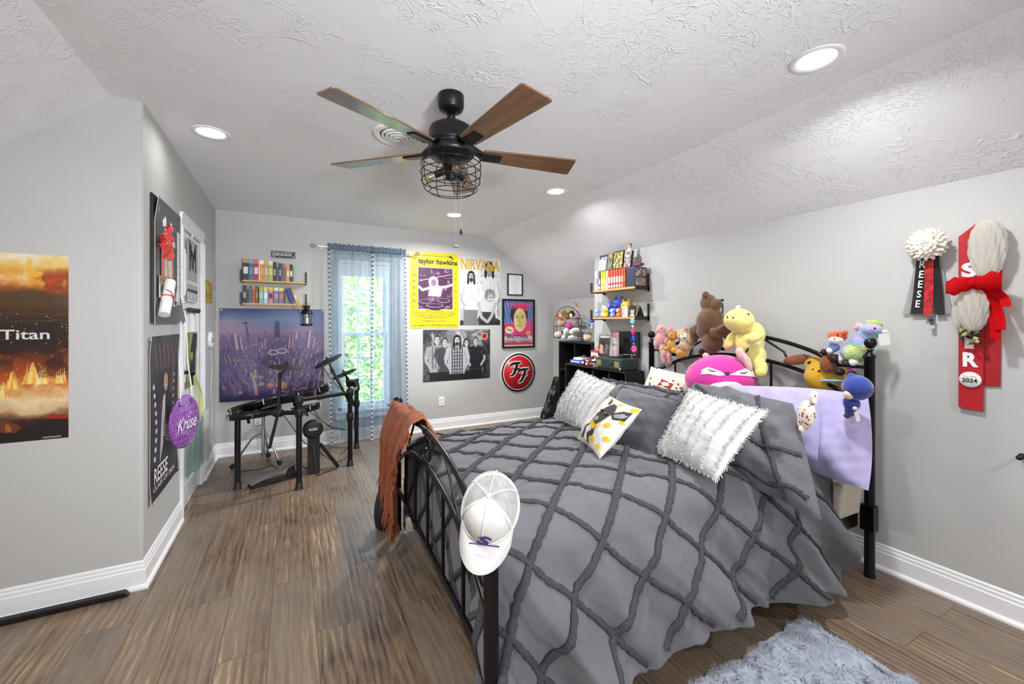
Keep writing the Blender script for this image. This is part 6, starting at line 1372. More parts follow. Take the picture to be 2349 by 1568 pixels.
# hanging charm string
t = thing('charm_string', 'string of cyan, pink and blue charms hanging from the lower right shelf', 'ornament', (SX-.012, 2.70, ZS2))
cx_, cy_ = SX-.016, 2.712; zz = ZS2-.01; specs = (('#8fd0dc', .024, 'flower'), ('#e8d2c4', .014, 'bead'), ('#e0218a', .026, 'long'), ('#2a3ed0', .026, 'long'), ('#d8d8dc', .008, 'bead'), ('#ec4fa0', .030, 'flower'), ('#c0304a', .014, 'bead'))
MB().cyl((cx_, cy_, zz+.02), (cx_, cy_-.02, zz-.27), .0012, mat('thread_white', '#dddddd', .7), 6).build('thread', t)
for k, (c, r, kind) in enumerate(specs):
    zz -= r*1.25; yy = cy_-.004*k; q = MB(); m = mat('charm_'+c[1:], c, .5)
    if kind == 'flower':
        for j in range(6): q.ell((cx_, yy+r*.6*math.cos(j*PI/3), zz+r*.6*math.sin(j*PI/3)), (r*.35, r*.48, r*.48), m, nu=8, nv=6)
    elif kind == 'long': q.ell((cx_, yy, zz), (r*.6, r*.62, r*1.2), m)
    else: q.ell((cx_, yy, zz), r*.8, m)
    q.build('charm', t); zz -= r*1.15
# ---- cube bookcases
CUBE = mat('cube_black', '#1c1b1e', .42, var=.1); CUBEI = mat('cube_inside', '#141315', .6)
def cubecase(name, lab, x0, x1, y0, y1, h, cols, rowz):
    t = thing(name, lab, 'bookcase', ((x0+x1)/2, (y0+y1)/2, 0)); th = .016
    MB().box(((x0+x1)/2, (y0+y1)/2, h-th/2), (x1-x0, y1-y0, th), CUBE).build('top', t); MB().box(((x0+x1)/2, (y0+y1)/2, .03), (x1-x0, y1-y0, th), CUBE).build('bottom', t)
    for y in (y0+th/2, y1-th/2): MB().box(((x0+x1)/2, y, h/2-.008), (x1-x0, th, h-th), CUBE).build('side', t)
    MB().box((x1-.004, (y0+y1)/2, h/2), (.006, y1-y0-.04, h-.06), CUBEI).build('back', t)
    for k in range(1, cols): y = y0+(y1-y0)*k/cols; MB().box(((x0+x1)/2-.004, y, h/2), (x1-x0-.014, th, h-.07), CUBE).build('divider', t)
    for z in rowz: MB().box(((x0+x1)/2-.004, (y0+y1)/2, z), (x1-x0-.02, y1-y0-.03, th), CUBE).build('shelf', t)
    return t
cubecase('cube_bookcase', 'low black cube bookcase beside the headboard holding the record player', 2.595, 2.812, 2.752, 3.672, .896, 4, (.45,))
cubecase('cube_bookcase', 'tall black cube bookcase in the far recess corner', 3.0, 3.275, 3.72, 4.385, 1.096, 2, (.38, .74))
ZL = .8965
def L(u, v, x=2.70): return on(u, v, 'x', x)
q = MB(); q.box((2.70, 3.53, ZL+.022), (.15, .17, .038), mat('blue_box', '#3b66c8', .5)); q.box((2.622, 3.53, ZL+.022), (.004, .16, .012), WHITE); tag(q.build('blue_game_box', bevel=.002), 'flat blue box at the far end of the low bookcase top', 'box')
tag(MB().box((2.71, 3.50, ZL+.054), (.14, .16, .022), mat('white_card', '#ecebe8', .6), rotz(.2)).build('white_book', bevel=.002), 'white book lying on the blue box on the low bookcase', 'book')
def toy(lab, y, c1, c2, x=2.635, s=1.0):
    t = thing('toy_figure', lab, 'figurine', (x, y, ZL), 'small figures on the low bookcase top'); a = mat('toy_'+c1[1:], c1, .5); b = mat('toy_'+c2[1:], c2, .5)
    q = MB(); q.lathe((x, y, ZL), [(.016*s, 0), (.018*s, .02*s), (.012*s, .04*s), (0, .044*s)], a, 14); q.ell((x-.012*s, y, ZL+.018*s), (.01*s, .016*s, .012*s), b); q.build('body', t)
    MB().ell((x, y, ZL+.056*s), (.02*s, .021*s, .019*s), b).build('head', t); MB().lathe((x, y, ZL+.062*s), [(.022*s, 0), (.021*s, .008*s), (.012*s, .017*s), (0, .02*s)], a, 14).build('hat', t)
toy('black and white toy figure at the far end beside the blue box', 3.405, '#26242a', '#e4e2e4', 2.64, 1.25); toy('red capped toy figure in front of the lunch bag', 3.33, '#c0282c', '#f0e8e0', 2.625, .95); toy('black toy figure with red base next to the lunch bag', 3.275, '#1c1c20', '#d84a48', 2.64, 1.2); toy('white toy figure in front of the record sleeve', 3.225, '#e9e9ea', '#26242a', 2.622, .9); toy('blue and white toy figure between the figures near the bag', 3.36, '#3a3f8a', '#e8e8ec', 2.655, 1.0)
t = thing('lunch_bag', 'white lunch bag with red trim standing on the low bookcase', 'bag', (2.72, 3.28, ZL)); q = MB(); q.box((2.72, 3.285, ZL+.07), (.09, .12, .135), mat('bag_white', '#e6e0dc', .7, var=.06)); q.build('body', t, bevel=.012, seg=3)
MB().box((2.72, 3.285, ZL+.142), (.094, .125, .018), mat('bag_red', '#c8322c', .6)).build('zip_band', t, bevel=.005); MB().tube(arc((2.72, 3.285, ZL+.15), .035, 0, PI, 12, (0, 1, 0), (0, 0, 1)), .004, mat('bag_red', '#c8322c', .6), 6).build('handle', t)
q = MB(); q.prism([(2.674, 3.245+a, ZL+.075+b) for a, b in ((0, 0), (.03, .012), (.07, .004), (.075, .02), (.03, .032), (.0, .02))], (-.0012, 0, 0), mat('bag_red', '#c8322c', .6)); q.build('red_emblem', t)
# record player in a suitcase with its lid up, sleeves behind it
G1 = mat('case_green', '#2c3a38', .45, var=.1); OLV = mat('speaker_olive', '#7d8250', .7, var=.3, scale=200); KX0, KX1, KY0, KY1 = 2.585, 2.800, 2.80, 3.155; KZ = ZL+.105
t = thing('record_player', 'dark green suitcase record player with open black lid on the low bookcase', 'record player', (2.69, 2.98, ZL))
MB().box(((KX0+KX1)/2, (KY0+KY1)/2, (ZL+KZ)/2+.001), (KX1-KX0, KY1-KY0, KZ-ZL-.002), G1).build('case', t, bevel=.012, seg=3)
for y in (KY0+.055, KY1-.055): MB().box((KX0-.003, y, (ZL+KZ)/2), (.006, .065, .055), OLV).build('speaker_grille', t, bevel=.004)
MB().tube([(KX0, 3.035, KZ-.035), (KX0-.018, 3.03, KZ-.055), (KX0-.022, 3.01, KZ-.07), (KX0-.022, 2.945, KZ-.07), (KX0-.018, 2.925, KZ-.055), (KX0, 2.92, KZ-.035)], .006, SATIN, 8).build('handle', t)
for y in (KY0+.02, KY1-.02):
    for z in (ZL+.015,): MB().ell((KX0+.004, y, z), (.012, .014, .014), BRASS, nu=10, nv=8).build('corner_cap', t)
MB().lathe((2.70, 2.97, KZ+.002), [(.085, 0), (.09, .004), (.085, .008), (.004, .009), (.004, .018), (0, .019)], SATIN, 30).build('platter', t)
q = MB(); q.cyl((2.77, 2.86, KZ), (2.77, 2.86, KZ+.03), .01, CHROME); q.tube([(2.77, 2.85, KZ+.03), (2.74, 2.92, KZ+.03), (2.70, 2.95, KZ+.022)], .004, CHROME, 6); q.build('tone_arm', t)
la_ = L(1427, 757, 2.795); lb_ = L(1488, 820, 2.795)
MB().box((2.80, (KY0+KY1)/2-.01, KZ+.125), (.026, KY1-KY0-.01, .235), SATIN).build('lid', t, bevel=.008)
cv = Canvas(44, 52, '#1d1c20'); cv.ramp(cv.noise(7, 171), [(.2, '#121114'), (.55, '#2c2a2e'), (.7, '#55504e'), (.9, '#b8b0a8')]); cv.rect(0, .8, 1, 1, '#1a1a1c'); cv.poly([(.1, .15), (.45, .1), (.4, .5), (.28, .68), (.12, .6)], '#dba27e'); cv.ell(.32, .66, .22, .14, '#2a1c16')
for k in range(5): cv.line([(.45+.08*k, .1), (.62+.06*k, .55)], .025, '#d8d4d0' if k % 2 else '#3a3638')
cv.line([(.3, .74), (.85, .74)], .02, '#b02a26')
O = Vector((2.625, 3.25, ZL)); 
t = thing('record_sleeve', 'black record sleeve with white lettering leaning behind the record player', 'record', (2.70, 3.20, KZ))
tl = .10; ez = Vector((math.sin(tl), 0, math.cos(tl))); O = Vector((2.668, 3.215, KZ+.004)); mb = sheet(MB(), cv, O, ER, ez, .165, .205, .004)
mb.text('UNDEROATH', O+ER*.085+ez*.185+ER.cross(ez)*.006, ER, ez, .03, INKW, off=.03, width=.145, height=.026, lift=.0005); mb.build('sleeve', t)
O2 = Vector((2.70, 3.035, KZ+.004)); cv = cover_print(181, [(.2, '#d8b0bc'), (.5, '#f0dce0'), (.65, '#3c3034'), (.8, '#e8e0e0')], 14, 40); cv.rect(0, .75, 1, 1, '#c2502c', .7); cv.rect(0, 0, 1, .3, '#e6a8c0', .7)
q = thing('tall_toy_box', 'narrow pink and orange toy box beside the record sleeve', 'toy box', O2); sheet(MB(), cv, O2+Vector((-.001, 0, 0)), ER, EZ, .05, .235, .002).build('front', q); MB().box(O2+Vector((.014, -.025, .1175)), (.026, .05, .235), mat('box_pale', '#ddd0d0', .6)).build('carton', q)
# ---- plush helper in a camera-level frame (right, depth, up) at a measured place
def basis(rot=0): 
    c, s_ = math.cos(rot), math.sin(rot); a = CR*c+UP*s_; b = -CR*s_+UP*c
    return Matrix(((a.x, CF.x, b.x), (a.y, CF.y, b.y), (a.z, CF.z, b.z)))
K6 = 3.915
class Plush:
    def __init__(s, name, label, cat, l, x, y, group=None, org=(1480, 640), k=K6, plane=None):
        s.l = l; s.org = org; s.k = k; s.plane = plane; s.t = thing(name, label, cat, s.P(x, y), group)
    def P(s, x, y, d=0):
        u, v = s.org[0]+x/s.k, s.org[1]+y/s.k
        p = onbed(u, v, l=s.l) if s.plane is None else on(u, v, s.plane[0], s.plane[1])
        w = p-EYE; return EYE+w*(1-d/depth(w))   # d metres nearer to the camera along the sight line
    def part(s, name, blobs, m_, rm=.006, sm=5):
        q = MB()
        for b in blobs:
            x, y, rx, ry = b[:4]; d = b[4] if len(b) > 4 else 0; rot = b[5] if len(b) > 5 else 0; rd = b[6] if len(b) > 6 else None
            c = s.P(x, y, d); sc = depth(c)/F_PX/s.k; rdd = rd if rd is not None else min(rx, ry)*sc*.85
            q.ell(c, (rx*sc, rdd, ry*sc), m_, basis(rot), 18, 12)
        return q.build(name, s.t, remesh=rm if len(blobs) > 1 else 0, smooth_it=sm)
    def dot(s, name, x, y, r, d, m_=INK): return s.part(name, [(x, y, r, r, d, 0, .003)], m_)
PIGM, HOOF = furm('pig_pink', '#e3a9a4'), furm('hoof_grey', '#6f6b6a')
p = Plush('plush_pig', 'pink plush pig with grey hooves at the far end of the headboard', 'plush toy', 2.10, 160, 620)
p.part('body', [(150, 530, 52, 80), (140, 455, 46, 46, .01), (100, 590, 24, 40, .02, .4), (175, 690, 34, 46, .01), (170, 715, 24, 52, .02), (222, 715, 24, 52, .02, .1), (195, 560, 24, 36, .03), (170, 630, 44, 56, .0), (195, 670, 44, 40, .01)], PIGM)
p.part('ear', [(225, 452, 22, 34, .0, -.4)], PIGM); p.part('snout', [(108, 470, 20, 18, .02)], PIGM)
for x, y in ((152, 768), (205, 770), (200, 590)): p.part('hoof', [(x, y, 22, 24, .03)], HOOF)
p.dot('eye', 150, 440, 6, .055)
LIO, MAN = furm('lion_gold', '#d99a35'), furm('lion_mane', '#b9701c')
p = Plush('plush_lion', 'small golden plush lion between the pig and the beige bear', 'plush toy', 2.06, 250, 620)
p.part('body', [(235, 590, 40, 50), (190, 625, 30, 24, .02), (262, 640, 34, 26, .02), (325, 665, 50, 38, -.02)], LIO); p.part('mane', [(248, 505, 46, 46, .0)], MAN); p.part('face', [(240, 508, 28, 28, .03)], LIO); p.dot('eye', 232, 500, 5, .06); p.dot('eye', 252, 500, 5, .06)
BEI = furm('beige', '#d2b48a')
p = Plush('plush_bear', 'beige plush bear with a white face beside the brown bear', 'plush toy', 2.10, 350, 600)
p.part('body', [(375, 590, 72, 52), (340, 505, 58, 62), (415, 520, 34, 62, .02, -.3)], BEI); p.part('face', [(350, 520, 36, 40, .035)], WHF); p.part('ear', [(298, 470, 20, 20)], BEI); p.part('ear', [(372, 442, 20, 18)], BEI); p.dot('eye', 338, 495, 6, .07); p.dot('nose', 352, 530, 9, .075)
BRB, BRD = furm('bear_brown', '#6d4a2f'), furm('bear_dark', '#4c3220')
p = Plush('plush_bear', 'large brown plush bear seen from behind over the headboard', 'plush toy', 2.09, 590, 450)
p.part('body', [(590, 380, 125, 130, 0, 0, .085), (570, 215, 72, 82, .0, 0, .06), (640, 225, 55, 52, .0), (600, 560, 92, 110, 0, 0, .07), (570, 470, 105, 80), (435, 500, 36, 82, .03, .25), (490, 450, 62, 56, .01), (640, 485, 68, 42, .05, -.35), (705, 470, 70, 55, .0)], BRB, .008)
p.part('ear', [(545, 150, 34, 42, .03, .2)], BRB); p.part('ear_inner', [(548, 158, 18, 24, .055, .2, .008)], BRD); p.part('tail', [(700, 440, 60, 32, .04, .3)], BRB); p.part('foot', [(520, 650, 48, 34, .0)], BRD); p.part('nose', [(692, 188, 16, 12, .02)], INK); p.part('strap', [(696, 262, 7, 52, .035)], INK)
YTU = mat('plush_yellow', '#e6db84', .9, sheen=.4, var=.04, bump=.15, bscale=200); YDK = mat('plush_amber', '#d9b95a', .9, sheen=.3)
p = Plush('plush_turtle', 'pale yellow plush turtle hugging the middle of the headboard', 'plush toy', 2.04, 930, 560)
p.part('body', [(930, 570, 125, 130, -.02, 0, .09), (1010, 480, 62, 100, -.02, .3), (1000, 690, 85, 95, -.02), (1035, 790, 58, 80, .0, .2)], YTU, .008); p.part('head', [(840, 370, 122, 108, .05, 0, .10), (775, 372, 72, 62, .09), (890, 410, 85, 85, .04)], YTU, .008)
p.part('arm', [(765, 550, 44, 82, .06, -.45), (740, 600, 36, 40, .06)], YTU); p.part('arm', [(985, 520, 72, 46, .09, .35), (950, 545, 46, 44, .10)], YTU); p.part('foot', [(1040, 835, 52, 42, .03, -.2), (1075, 800, 26, 60, .01)], YTU); p.part('sole', [(1025, 850, 32, 26, .055, -.2, .01)], YDK)
p.part('tuft', [(835, 250, 22, 16, .05, .4)], WHF)
for x, y in ((738, 342), (790, 346)): p.part('nostril', [(x, y, 6, 11, .178 if x < 770 else .172, 0, .004)], INK)
p.dot('eye', 928, 314, 9, .135); p.part('belly_stitch', [(915, 640, 10, 26, .075, -.5, .004)], INK)
PNK, PWH, PDK = mat('fox_pink', '#d8299a', .85, sheen=.5, var=.06), mat('fox_cream', '#ece4dc', .9, sheen=.3), mat('fox_ear', '#e2c0b6', .9)
p = Plush('round_plush_fox', 'big round magenta plush fox with closed eyes leaning on the headboard', 'plush toy', 1.93, 680, 900)
p.part('body', [(680, 905, 312, 228, 0, 0, .17)], PNK)
FXC = p.P(680, 905); FSC = depth(FXC)/F_PX/K6
def foxface(name, pts, m_, lift=1.012, th=.0035):
    # figure on the egg-shaped front of the fox
    def at(x, y, k): 
        a = (x-680)/312; b = -(y-905)/228; rr2 = min(.97, a*a+b*b); c = math.sqrt(1-rr2)
        return FXC+(CR*a*312*FSC+UP*b*228*FSC-CF*(c*.17))*k
    cx0 = sum(q[0] for q in pts)/len(pts); cy0 = sum(q[1] for q in pts)/len(pts); V = [at(cx0, cy0, lift)]; n = len(pts); KK = 8
    for k in range(1, KK+1): V += [at(cx0+(a-cx0)*k/KK, cy0+(b-cy0)*k/KK, lift if k < KK else lift) for a, b in pts]
    V += [at(a, b, .99) for a, b in pts]
    Fc = [(0, 1+i, 1+(i+1) % n) for i in range(n)]
    for k in range(KK): Fc += [(1+k*n+i, 1+(k+1)*n+i, 1+(k+1)*n+(i+1) % n, 1+k*n+(i+1) % n) for i in range(n)]
    q = MB(); q.add(V, Fc, m_, True); return q.build(name, p.t)
def dens(pts, m=6):
    out = []
    for i in range(len(pts)):
        a, b = pts[i], pts[(i+1) % len(pts)]; out += [(a[0]+(b[0]-a[0])*k/m, a[1]+(b[1]-a[1])*k/m) for k in range(m)]
    return out
foxface('eye_mask', dens([(455, 800), (500, 775), (570, 800), (625, 832), (560, 842), (490, 830), (440, 838)]), PWH); foxface('eye_mask', dens([(640, 832), (720, 800), (800, 782), (880, 800), (935, 850), (955, 885), (880, 855), (760, 838)]), PWH)
foxface('belly', dens([(455, 945), (520, 905), (600, 885), (690, 890), (760, 925), (800, 975), (815, 1030), (640, 1060), (500, 1050), (430, 1000)]), PWH, 1.014)
foxface('nose', dens([(600, 812), (648, 810), (640, 828), (622, 836), (606, 828)], 3), INK, 1.03)
for pts in ([(495, 792), (515, 806), (545, 806)], [(735, 815), (770, 822), (800, 812)]): foxface('closed_eye', [(x, y-3) for x, y in pts]+[(x, y+4) for x, y in reversed(pts)], INK, 1.022)
p.part('ear', [(548, 694, 30, 36, -.03, .5)], PDK); q = p.part('ear', [(868, 680, 44, 78, -.03, .55)], PDK); p.part('ear_side', [(915, 740, 34, 90, -.04, .45)], PDK)
def rainbow():
    m = bpy.data.materials.new('rainbow_wool'); m.use_nodes = True; nt = m.node_tree; N = nt.nodes; Lk = nt.links; b = N['Principled BSDF']
    tc = N.new('ShaderNodeTexCoord'); n = N.new('ShaderNodeTexNoise'); n.inputs['Scale'].default_value = 7; n.inputs['Detail'].default_value = 1; Lk.new(tc.outputs['Object'], n.inputs['Vector'])
    r = N.new('ShaderNodeValToRGB'); e = r.color_ramp.elements; e[0].position = .3; e[0].color = (*lin('#e0a9c0'), 1); e[1].position = .7; e[1].color = (*lin('#a9cc7a'), 1)
    for p_, c_ in ((.4, '#b4a8dc'), (.46, '#92b4dc'), (.52, '#98ccc8'), (.6, '#ded88a')): q_ = e.new(p_); q_.color = (*lin(c_), 1)
    Lk.new(n.outputs['Fac'], r.inputs[0]); Lk.new(r.outputs[0], b.inputs['Base Color']); b.inputs['Roughness'].default_value = .95; b.inputs['Sheen Weight'].default_value = .4
    n2 = N.new('ShaderNodeTexNoise'); n2.inputs['Scale'].default_value = 130; Lk.new(tc.outputs['Object'], n2.inputs['Vector']); bp = N.new('ShaderNodeBump'); bp.inputs['Strength'].default_value = .9; bp.inputs['Distance'].default_value = .012
    Lk.new(n2.outputs['Fac'], bp.inputs['Height']); Lk.new(bp.outputs[0], b.inputs['Normal']); return m
RBW = rainbow(); GRNW = furm('lime_wool', '#a9c86a'); MUZ = furm('muzzle_pink', '#e6b0b8')
p = Plush('plush_alpaca', 'pastel rainbow plush alpaca with a paper tag over the near bed post', 'plush toy', 2.19, 1930, 620)
p.part('body', [(1880, 660, 110, 95, .02, 0, .06), (1945, 590, 85, 105, .02, .4, .055), (1990, 500, 75, 80, .02, 0, .05), (2030, 455, 82, 62, .03, -.1, .05)], RBW, .007); p.part('head_wool', [(2075, 405, 58, 40, .02, -.4), (2020, 395, 45, 30, .02)], GRNW); p.part('muzzle', [(1925, 425, 44, 36, .035, .2), (1900, 445, 26, 20, .04)], MUZ); p.part('ear', [(2150, 470, 32, 16, .02, .1)], WHF); p.dot('eye', 2062, 442, 10, .09)
p.part('leg', [(1870, 745, 44, 34, .05, .1)], WHF); p.part('foot', [(1810, 755, 46, 34, .065, .1)], INK); p.part('foot', [(1705, 712, 42, 40, .06)], INK); p.part('leg', [(1752, 715, 30, 32, .05)], WHF)
c = p.P(2150, 540, .03); MB().box(c, (.004, .055, .060), WHITE, Matrix.Rotation(-YAW-PI/2, 3, 'Z') @ Matrix.Rotation(.1, 3, 'X')).build('paper_tag', p.t)
RFX = furm('fox_red', '#cf5a22')
p = Plush('plush_red_panda', 'small orange and white plush with a blue scarf beside the rainbow alpaca', 'plush toy', 2.14, 1700, 570)
p.part('body', [(1690, 610, 58, 44), (1640, 650, 52, 40)], SKY_); p.part('head', [(1728, 515, 82, 52, .015)], RFX); p.part('face', [(1715, 545, 66, 34, .035)], WHF); p.part('ear', [(1665, 500, 24, 26, .02, .5)], RFX); p.part('ear', [(1795, 480, 26, 24, .02)], RFX); p.dot('nose', 1730, 500, 9, .075); p.dot('eye', 1700, 535, 7, .075); p.part('foot', [(1605, 655, 28, 30, .03)], INK); p.part('foot', [(1655, 640, 26, 26, .04)], WHF)
GLD, FUR2 = mat('squash_gold', '#d0a01c', .85, sheen=.4, var=.06), mat('spaniel_fur', '#8a4a22', .95, sheen=.4, var=.4, scale=50, bump=.9, bscale=120)
p = Plush('round_plush_dog', 'round golden plush dog with brown ears behind the head rail', 'plush toy', 2.205, 1620, 900)
p.part('body', [(1625, 880, 190, 155, 0, 0, .075), (1530, 790, 90, 100, .01, 0, .06)], GLD, .008); p.part('ear', [(1375, 722, 138, 46, .05, .12, .025)], FUR2); p.part('ear', [(1655, 755, 82, 88, .06, -.2, .03)], FUR2); p.part('muzzle', [(1558, 835, 36, 42, .06)], WHF); p.part('blue_stripe', [(x, 915-4*math.sin((x-1560)*.012), 26, 13, .077*math.sqrt(max(.05, 1-((x-1625)/192)**2))-.004, 0, .010) for x in range(1560, 1812, 14)], mat('stripe_blue', '#7fb0d0', .8), .004); p.dot('eye', 1507, 812, 10, .09); p.dot('nose', 1560, 825, 11, .10); p.part('paw', [(1750, 832, 44, 34, .06)], INK); p.part('paw', [(1855, 855, 42, 36, .06)], INK); p.part('paw', [(1840, 800, 26, 16, .05)], PNK)
BDL = mat('doll_blue', '#22368c', .9, sheen=.5, var=.08)
p = Plush('hooded_doll', 'blue hooded plush doll hanging on the near head post', 'plush toy', 1.84, 1870, 1080)
p.part('hood', [(1905, 975, 118, 112, 0, .2, .06), (1860, 900, 50, 60, .0, .4)], BDL); p.part('body', [(1855, 1120, 72, 62), (1840, 1180, 46, 58), (1800, 1100, 26, 40)], BDL); p.part('face', [(1832, 1035, 46, 44, .035)], furm('doll_skin', '#e2c7a8')); p.part('foot', [(1815, 1225, 30, 24, .01)], mat('doll_boot', '#5a4630', .8)); p.part('hand', [(1885, 1160, 22, 18, .03)], furm('doll_skin', '#e2c7a8')); MB().box(p.P(1905, 1232, .02), (.004, .018, .045), WHITE, Matrix.Rotation(-YAW-PI/2, 3, 'Z') @ Matrix.Rotation(.25, 3, 'X')).build('cloth_tag', p.t)
def floral():
    if 'floral' in _M: return _M['floral']
    m = mat('floral', '#e6dccb', .85, var=.03); nt = m.node_tree; N = nt.nodes; Lk = nt.links; b = N['Principled BSDF']
    v = N.new('ShaderNodeTexVoronoi'); v.inputs['Scale'].default_value = 62; tc = N.new('ShaderNodeTexCoord'); Lk.new(tc.outputs['Object'], v.inputs['Vector'])
    r = N.new('ShaderNodeValToRGB'); r.color_ramp.interpolation = 'CONSTANT'; e = r.color_ramp.elements; e[0].color = (*lin('#b8324e'), 1); e[0].position = 0; e[1].color = (*lin('#e8dfd0'), 1); e[1].position = .36
    q = e.new(.2); q.color = (*lin('#7a5a3c'), 1); q = e.new(.29); q.color = (*lin('#d98a9a'), 1)
    Lk.new(v.outputs['Distance'], r.inputs[0]); Lk.new(r.outputs[0], b.inputs['Base Color']); return m
p = Plush('floral_plush', 'slim floral fabric plush between the lilac pillows', 'plush toy', 1.50, 1460, 1160)
p.part('body', [(1445, 1210, 52, 130, 0, -.15, .05), (1420, 1300, 50, 60)], floral(), .006); p.part('head', [(1512, 1058, 36, 58, .0, -.1)], WHF); p.part('ear', [(1520, 1105, 22, 24, .02)], floral()); p.dot('eye', 1528, 1050, 8, .045, THR); p.part('leg', [(1400, 1345, 22, 30, .02)], floral())
# ---- soft toys and bric-a-brac by the tall bookcase (pixels measured in a 7.84x view)
K5, O5 = 7.84, (1260, 680)
def B5(x, y, xx=3.05): return on(O5[0]+x/K5, O5[1]+y/K5, 'x', xx)
t = thing('arched_wire_rack', 'black arched wire rack of plush toys on the tall bookcase', 'rack', B5(330, 760, 3.12)); q = MB(); WX = 3.12
for r_, w_ in ((1, .004), (.78, .003)):
    pts = [B5(330+245*r_*math.cos(a), 480-300*r_*math.sin(a)*(1 if r_ == 1 else .95), WX) for a in [PI*i/24 for i in range(25)]]; pts = [B5(330+245*r_, 740, WX)]+pts+[B5(330-245*r_, 740, WX)]
    q.tube(pts, w_, BLACK, 6)
for x in (130, 200, 460, 520): q.tube([B5(x, 740, WX), B5(x, 330, WX)], .002, BLACK, 5)
zb0 = B5(330, 745, WX).z
q.build('wire_frame', t)
for y in (400, 530, 740):
    a, b = B5(110 if y > 450 else 330, y, WX), B5(560, y, WX); MB().box(((a.x+b.x)/2+.03, (a.y+b.y)/2, a.z), (.09, abs(a.y-b.y), .008), mat('rack_shelf', '#5a4c34', .6)).build('rack_shelf', t)
def rackplush(name, lab, x, y, parts):
    p = Plush(name, lab, 'plush toy', 0, x, y, 'plush toys on the tall bookcase', O5, K5, ('x', 3.08))
    for nm, bl, m_ in parts: p.part(nm, bl, m_, .006)
rackplush('plush_tiger', 'black and gold patterned plush at the top of the wire rack', 300, 330, (('body', [(290, 300, 70, 62), (320, 360, 60, 50)], mat('leopard', '#8a6a2c', .9, var=.8, scale=60)), ('head', [(345, 265, 40, 40, .03)], furm('leo', '#c9a24a')), ('paw', [(395, 340, 30, 40, .03)], WHF), ('back', [(410, 310, 45, 60)], INK)))
rackplush('orange_plush_snake', 'orange and cream plush coil at the left of the wire rack', 180, 350, (('body', [(135, 330, 35, 30), (180, 360, 40, 34, .01), (220, 400, 40, 34, .02)], furm('red_orange', '#d8502a')), ('stripe', [(210, 345, 34, 30, .03)], PALE)))
rackplush('plush_cushion', 'dusty pink plush on the middle of the wire rack', 230, 470, (('body', [(220, 470, 92, 56)], furm('dusty', '#cfa6a0')), ('belly', [(200, 500, 60, 24, .03)], PALE)))
rackplush('magenta_plush', 'bright magenta plush in the wire rack', 370, 515, (('body', [(370, 520, 58, 66)], PNK), ('foot', [(350, 570, 30, 20, .02)], PNK)))
rackplush('pale_plush', 'pale beige plush at the lower left of the wire rack', 160, 690, (('body', [(165, 680, 80, 60)], PALE), ('eye', [(115, 650, 10, 10, .05)], INK), ('ear', [(235, 640, 20, 18)], INK)))
for k, (x0, y0, x1, y1, rx, ry) in enumerate(((310, 640, 270, 720, 62, 78), (455, 620, 420, 725, 100, 60))):
    p = Plush('white_shoe', ('white chunky shoe standing on the tall bookcase, window side', 'white chunky shoe lying tipped on the tall bookcase, bed side')[k], 'shoe', 0, x1, y1, None, O5, K5, ('x', 3.03))
    p.part('upper', [(x0, y0, rx, ry, 0, .3), (x1, y1, rx*.9, 34, .02)], mat('shoe_white', '#e9e6e0', .6)); p.part('sole', [(x1, y1+26, rx*1.0, 16, .02)], mat('shoe_sole', '#f4f2ee', .5)); p.part('trim', [(x0+5, y0+5, rx*.45, ry*.5, .05)], mat('shoe_trim', '#a9aa98', .7))
p = Plush('cream_plush', 'cream plush ball at the bed-side end of the tall bookcase', 'plush toy', 0, 690, 750, None, O5, K5, ('x', 3.02)); p.part('body', [(690, 745, 78, 62)], furm('cream', '#e6d3ae')); p.part('ear', [(640, 705, 22, 24)], furm('cream', '#e6d3ae'))
p = Plush('blue_plush', 'bright blue and white plush clipped at the wall corner beside the shelves', 'plush toy', 0, 770, 480, None, O5, K5, ('x', 3.0)); p.part('body', [(765, 430, 52, 50)], furm('azure', '#3f86dc')); p.part('legs', [(775, 500, 34, 34), (770, 560, 40, 44)], mat('bw_check', '#d0d0cc', .8, var=.7, scale=60)); 
q = MB(); SWM = mat('wand_silver', '#b9bcd0', .4, .3); q.tube([B5(600, 720, 3.03), B5(720, 600, 3.03)], .006, SWM, 8); q.tube([B5(680, 500, 3.03), B5(720, 600, 3.03), B5(640, 690, 3.03)], .005, SWM, 8)
tag(q.build('star_wand'), 'silver star wand frame standing on the tall bookcase', 'wand')
p_ = B5(480, 80, 3.25); cv = Canvas(22, 60, '#e6e0e4'); cv.ramp(cv.noise(5, 191, sy=.6), [(.2, '#f2eef0'), (.5, '#d8c8dc'), (.65, '#c9a2b8'), (.8, '#8aa0d0')]); cv.ell(.45, .72, .3, .1, '#d8a25a'); cv.rect(.2, 0, .9, .08, '#c02a5a')
a, b = B5(455, 400, 3.295), B5(545, 60, 3.295)
t = sheet(MB(), cv, (XK-.002, a.y, a.z), ER, EZ, abs(a.y-b.y), b.z-a.z, .004).build('pastel_print'); tag(t, 'narrow pastel picture on the recess wall above the tall bookcase', 'poster')
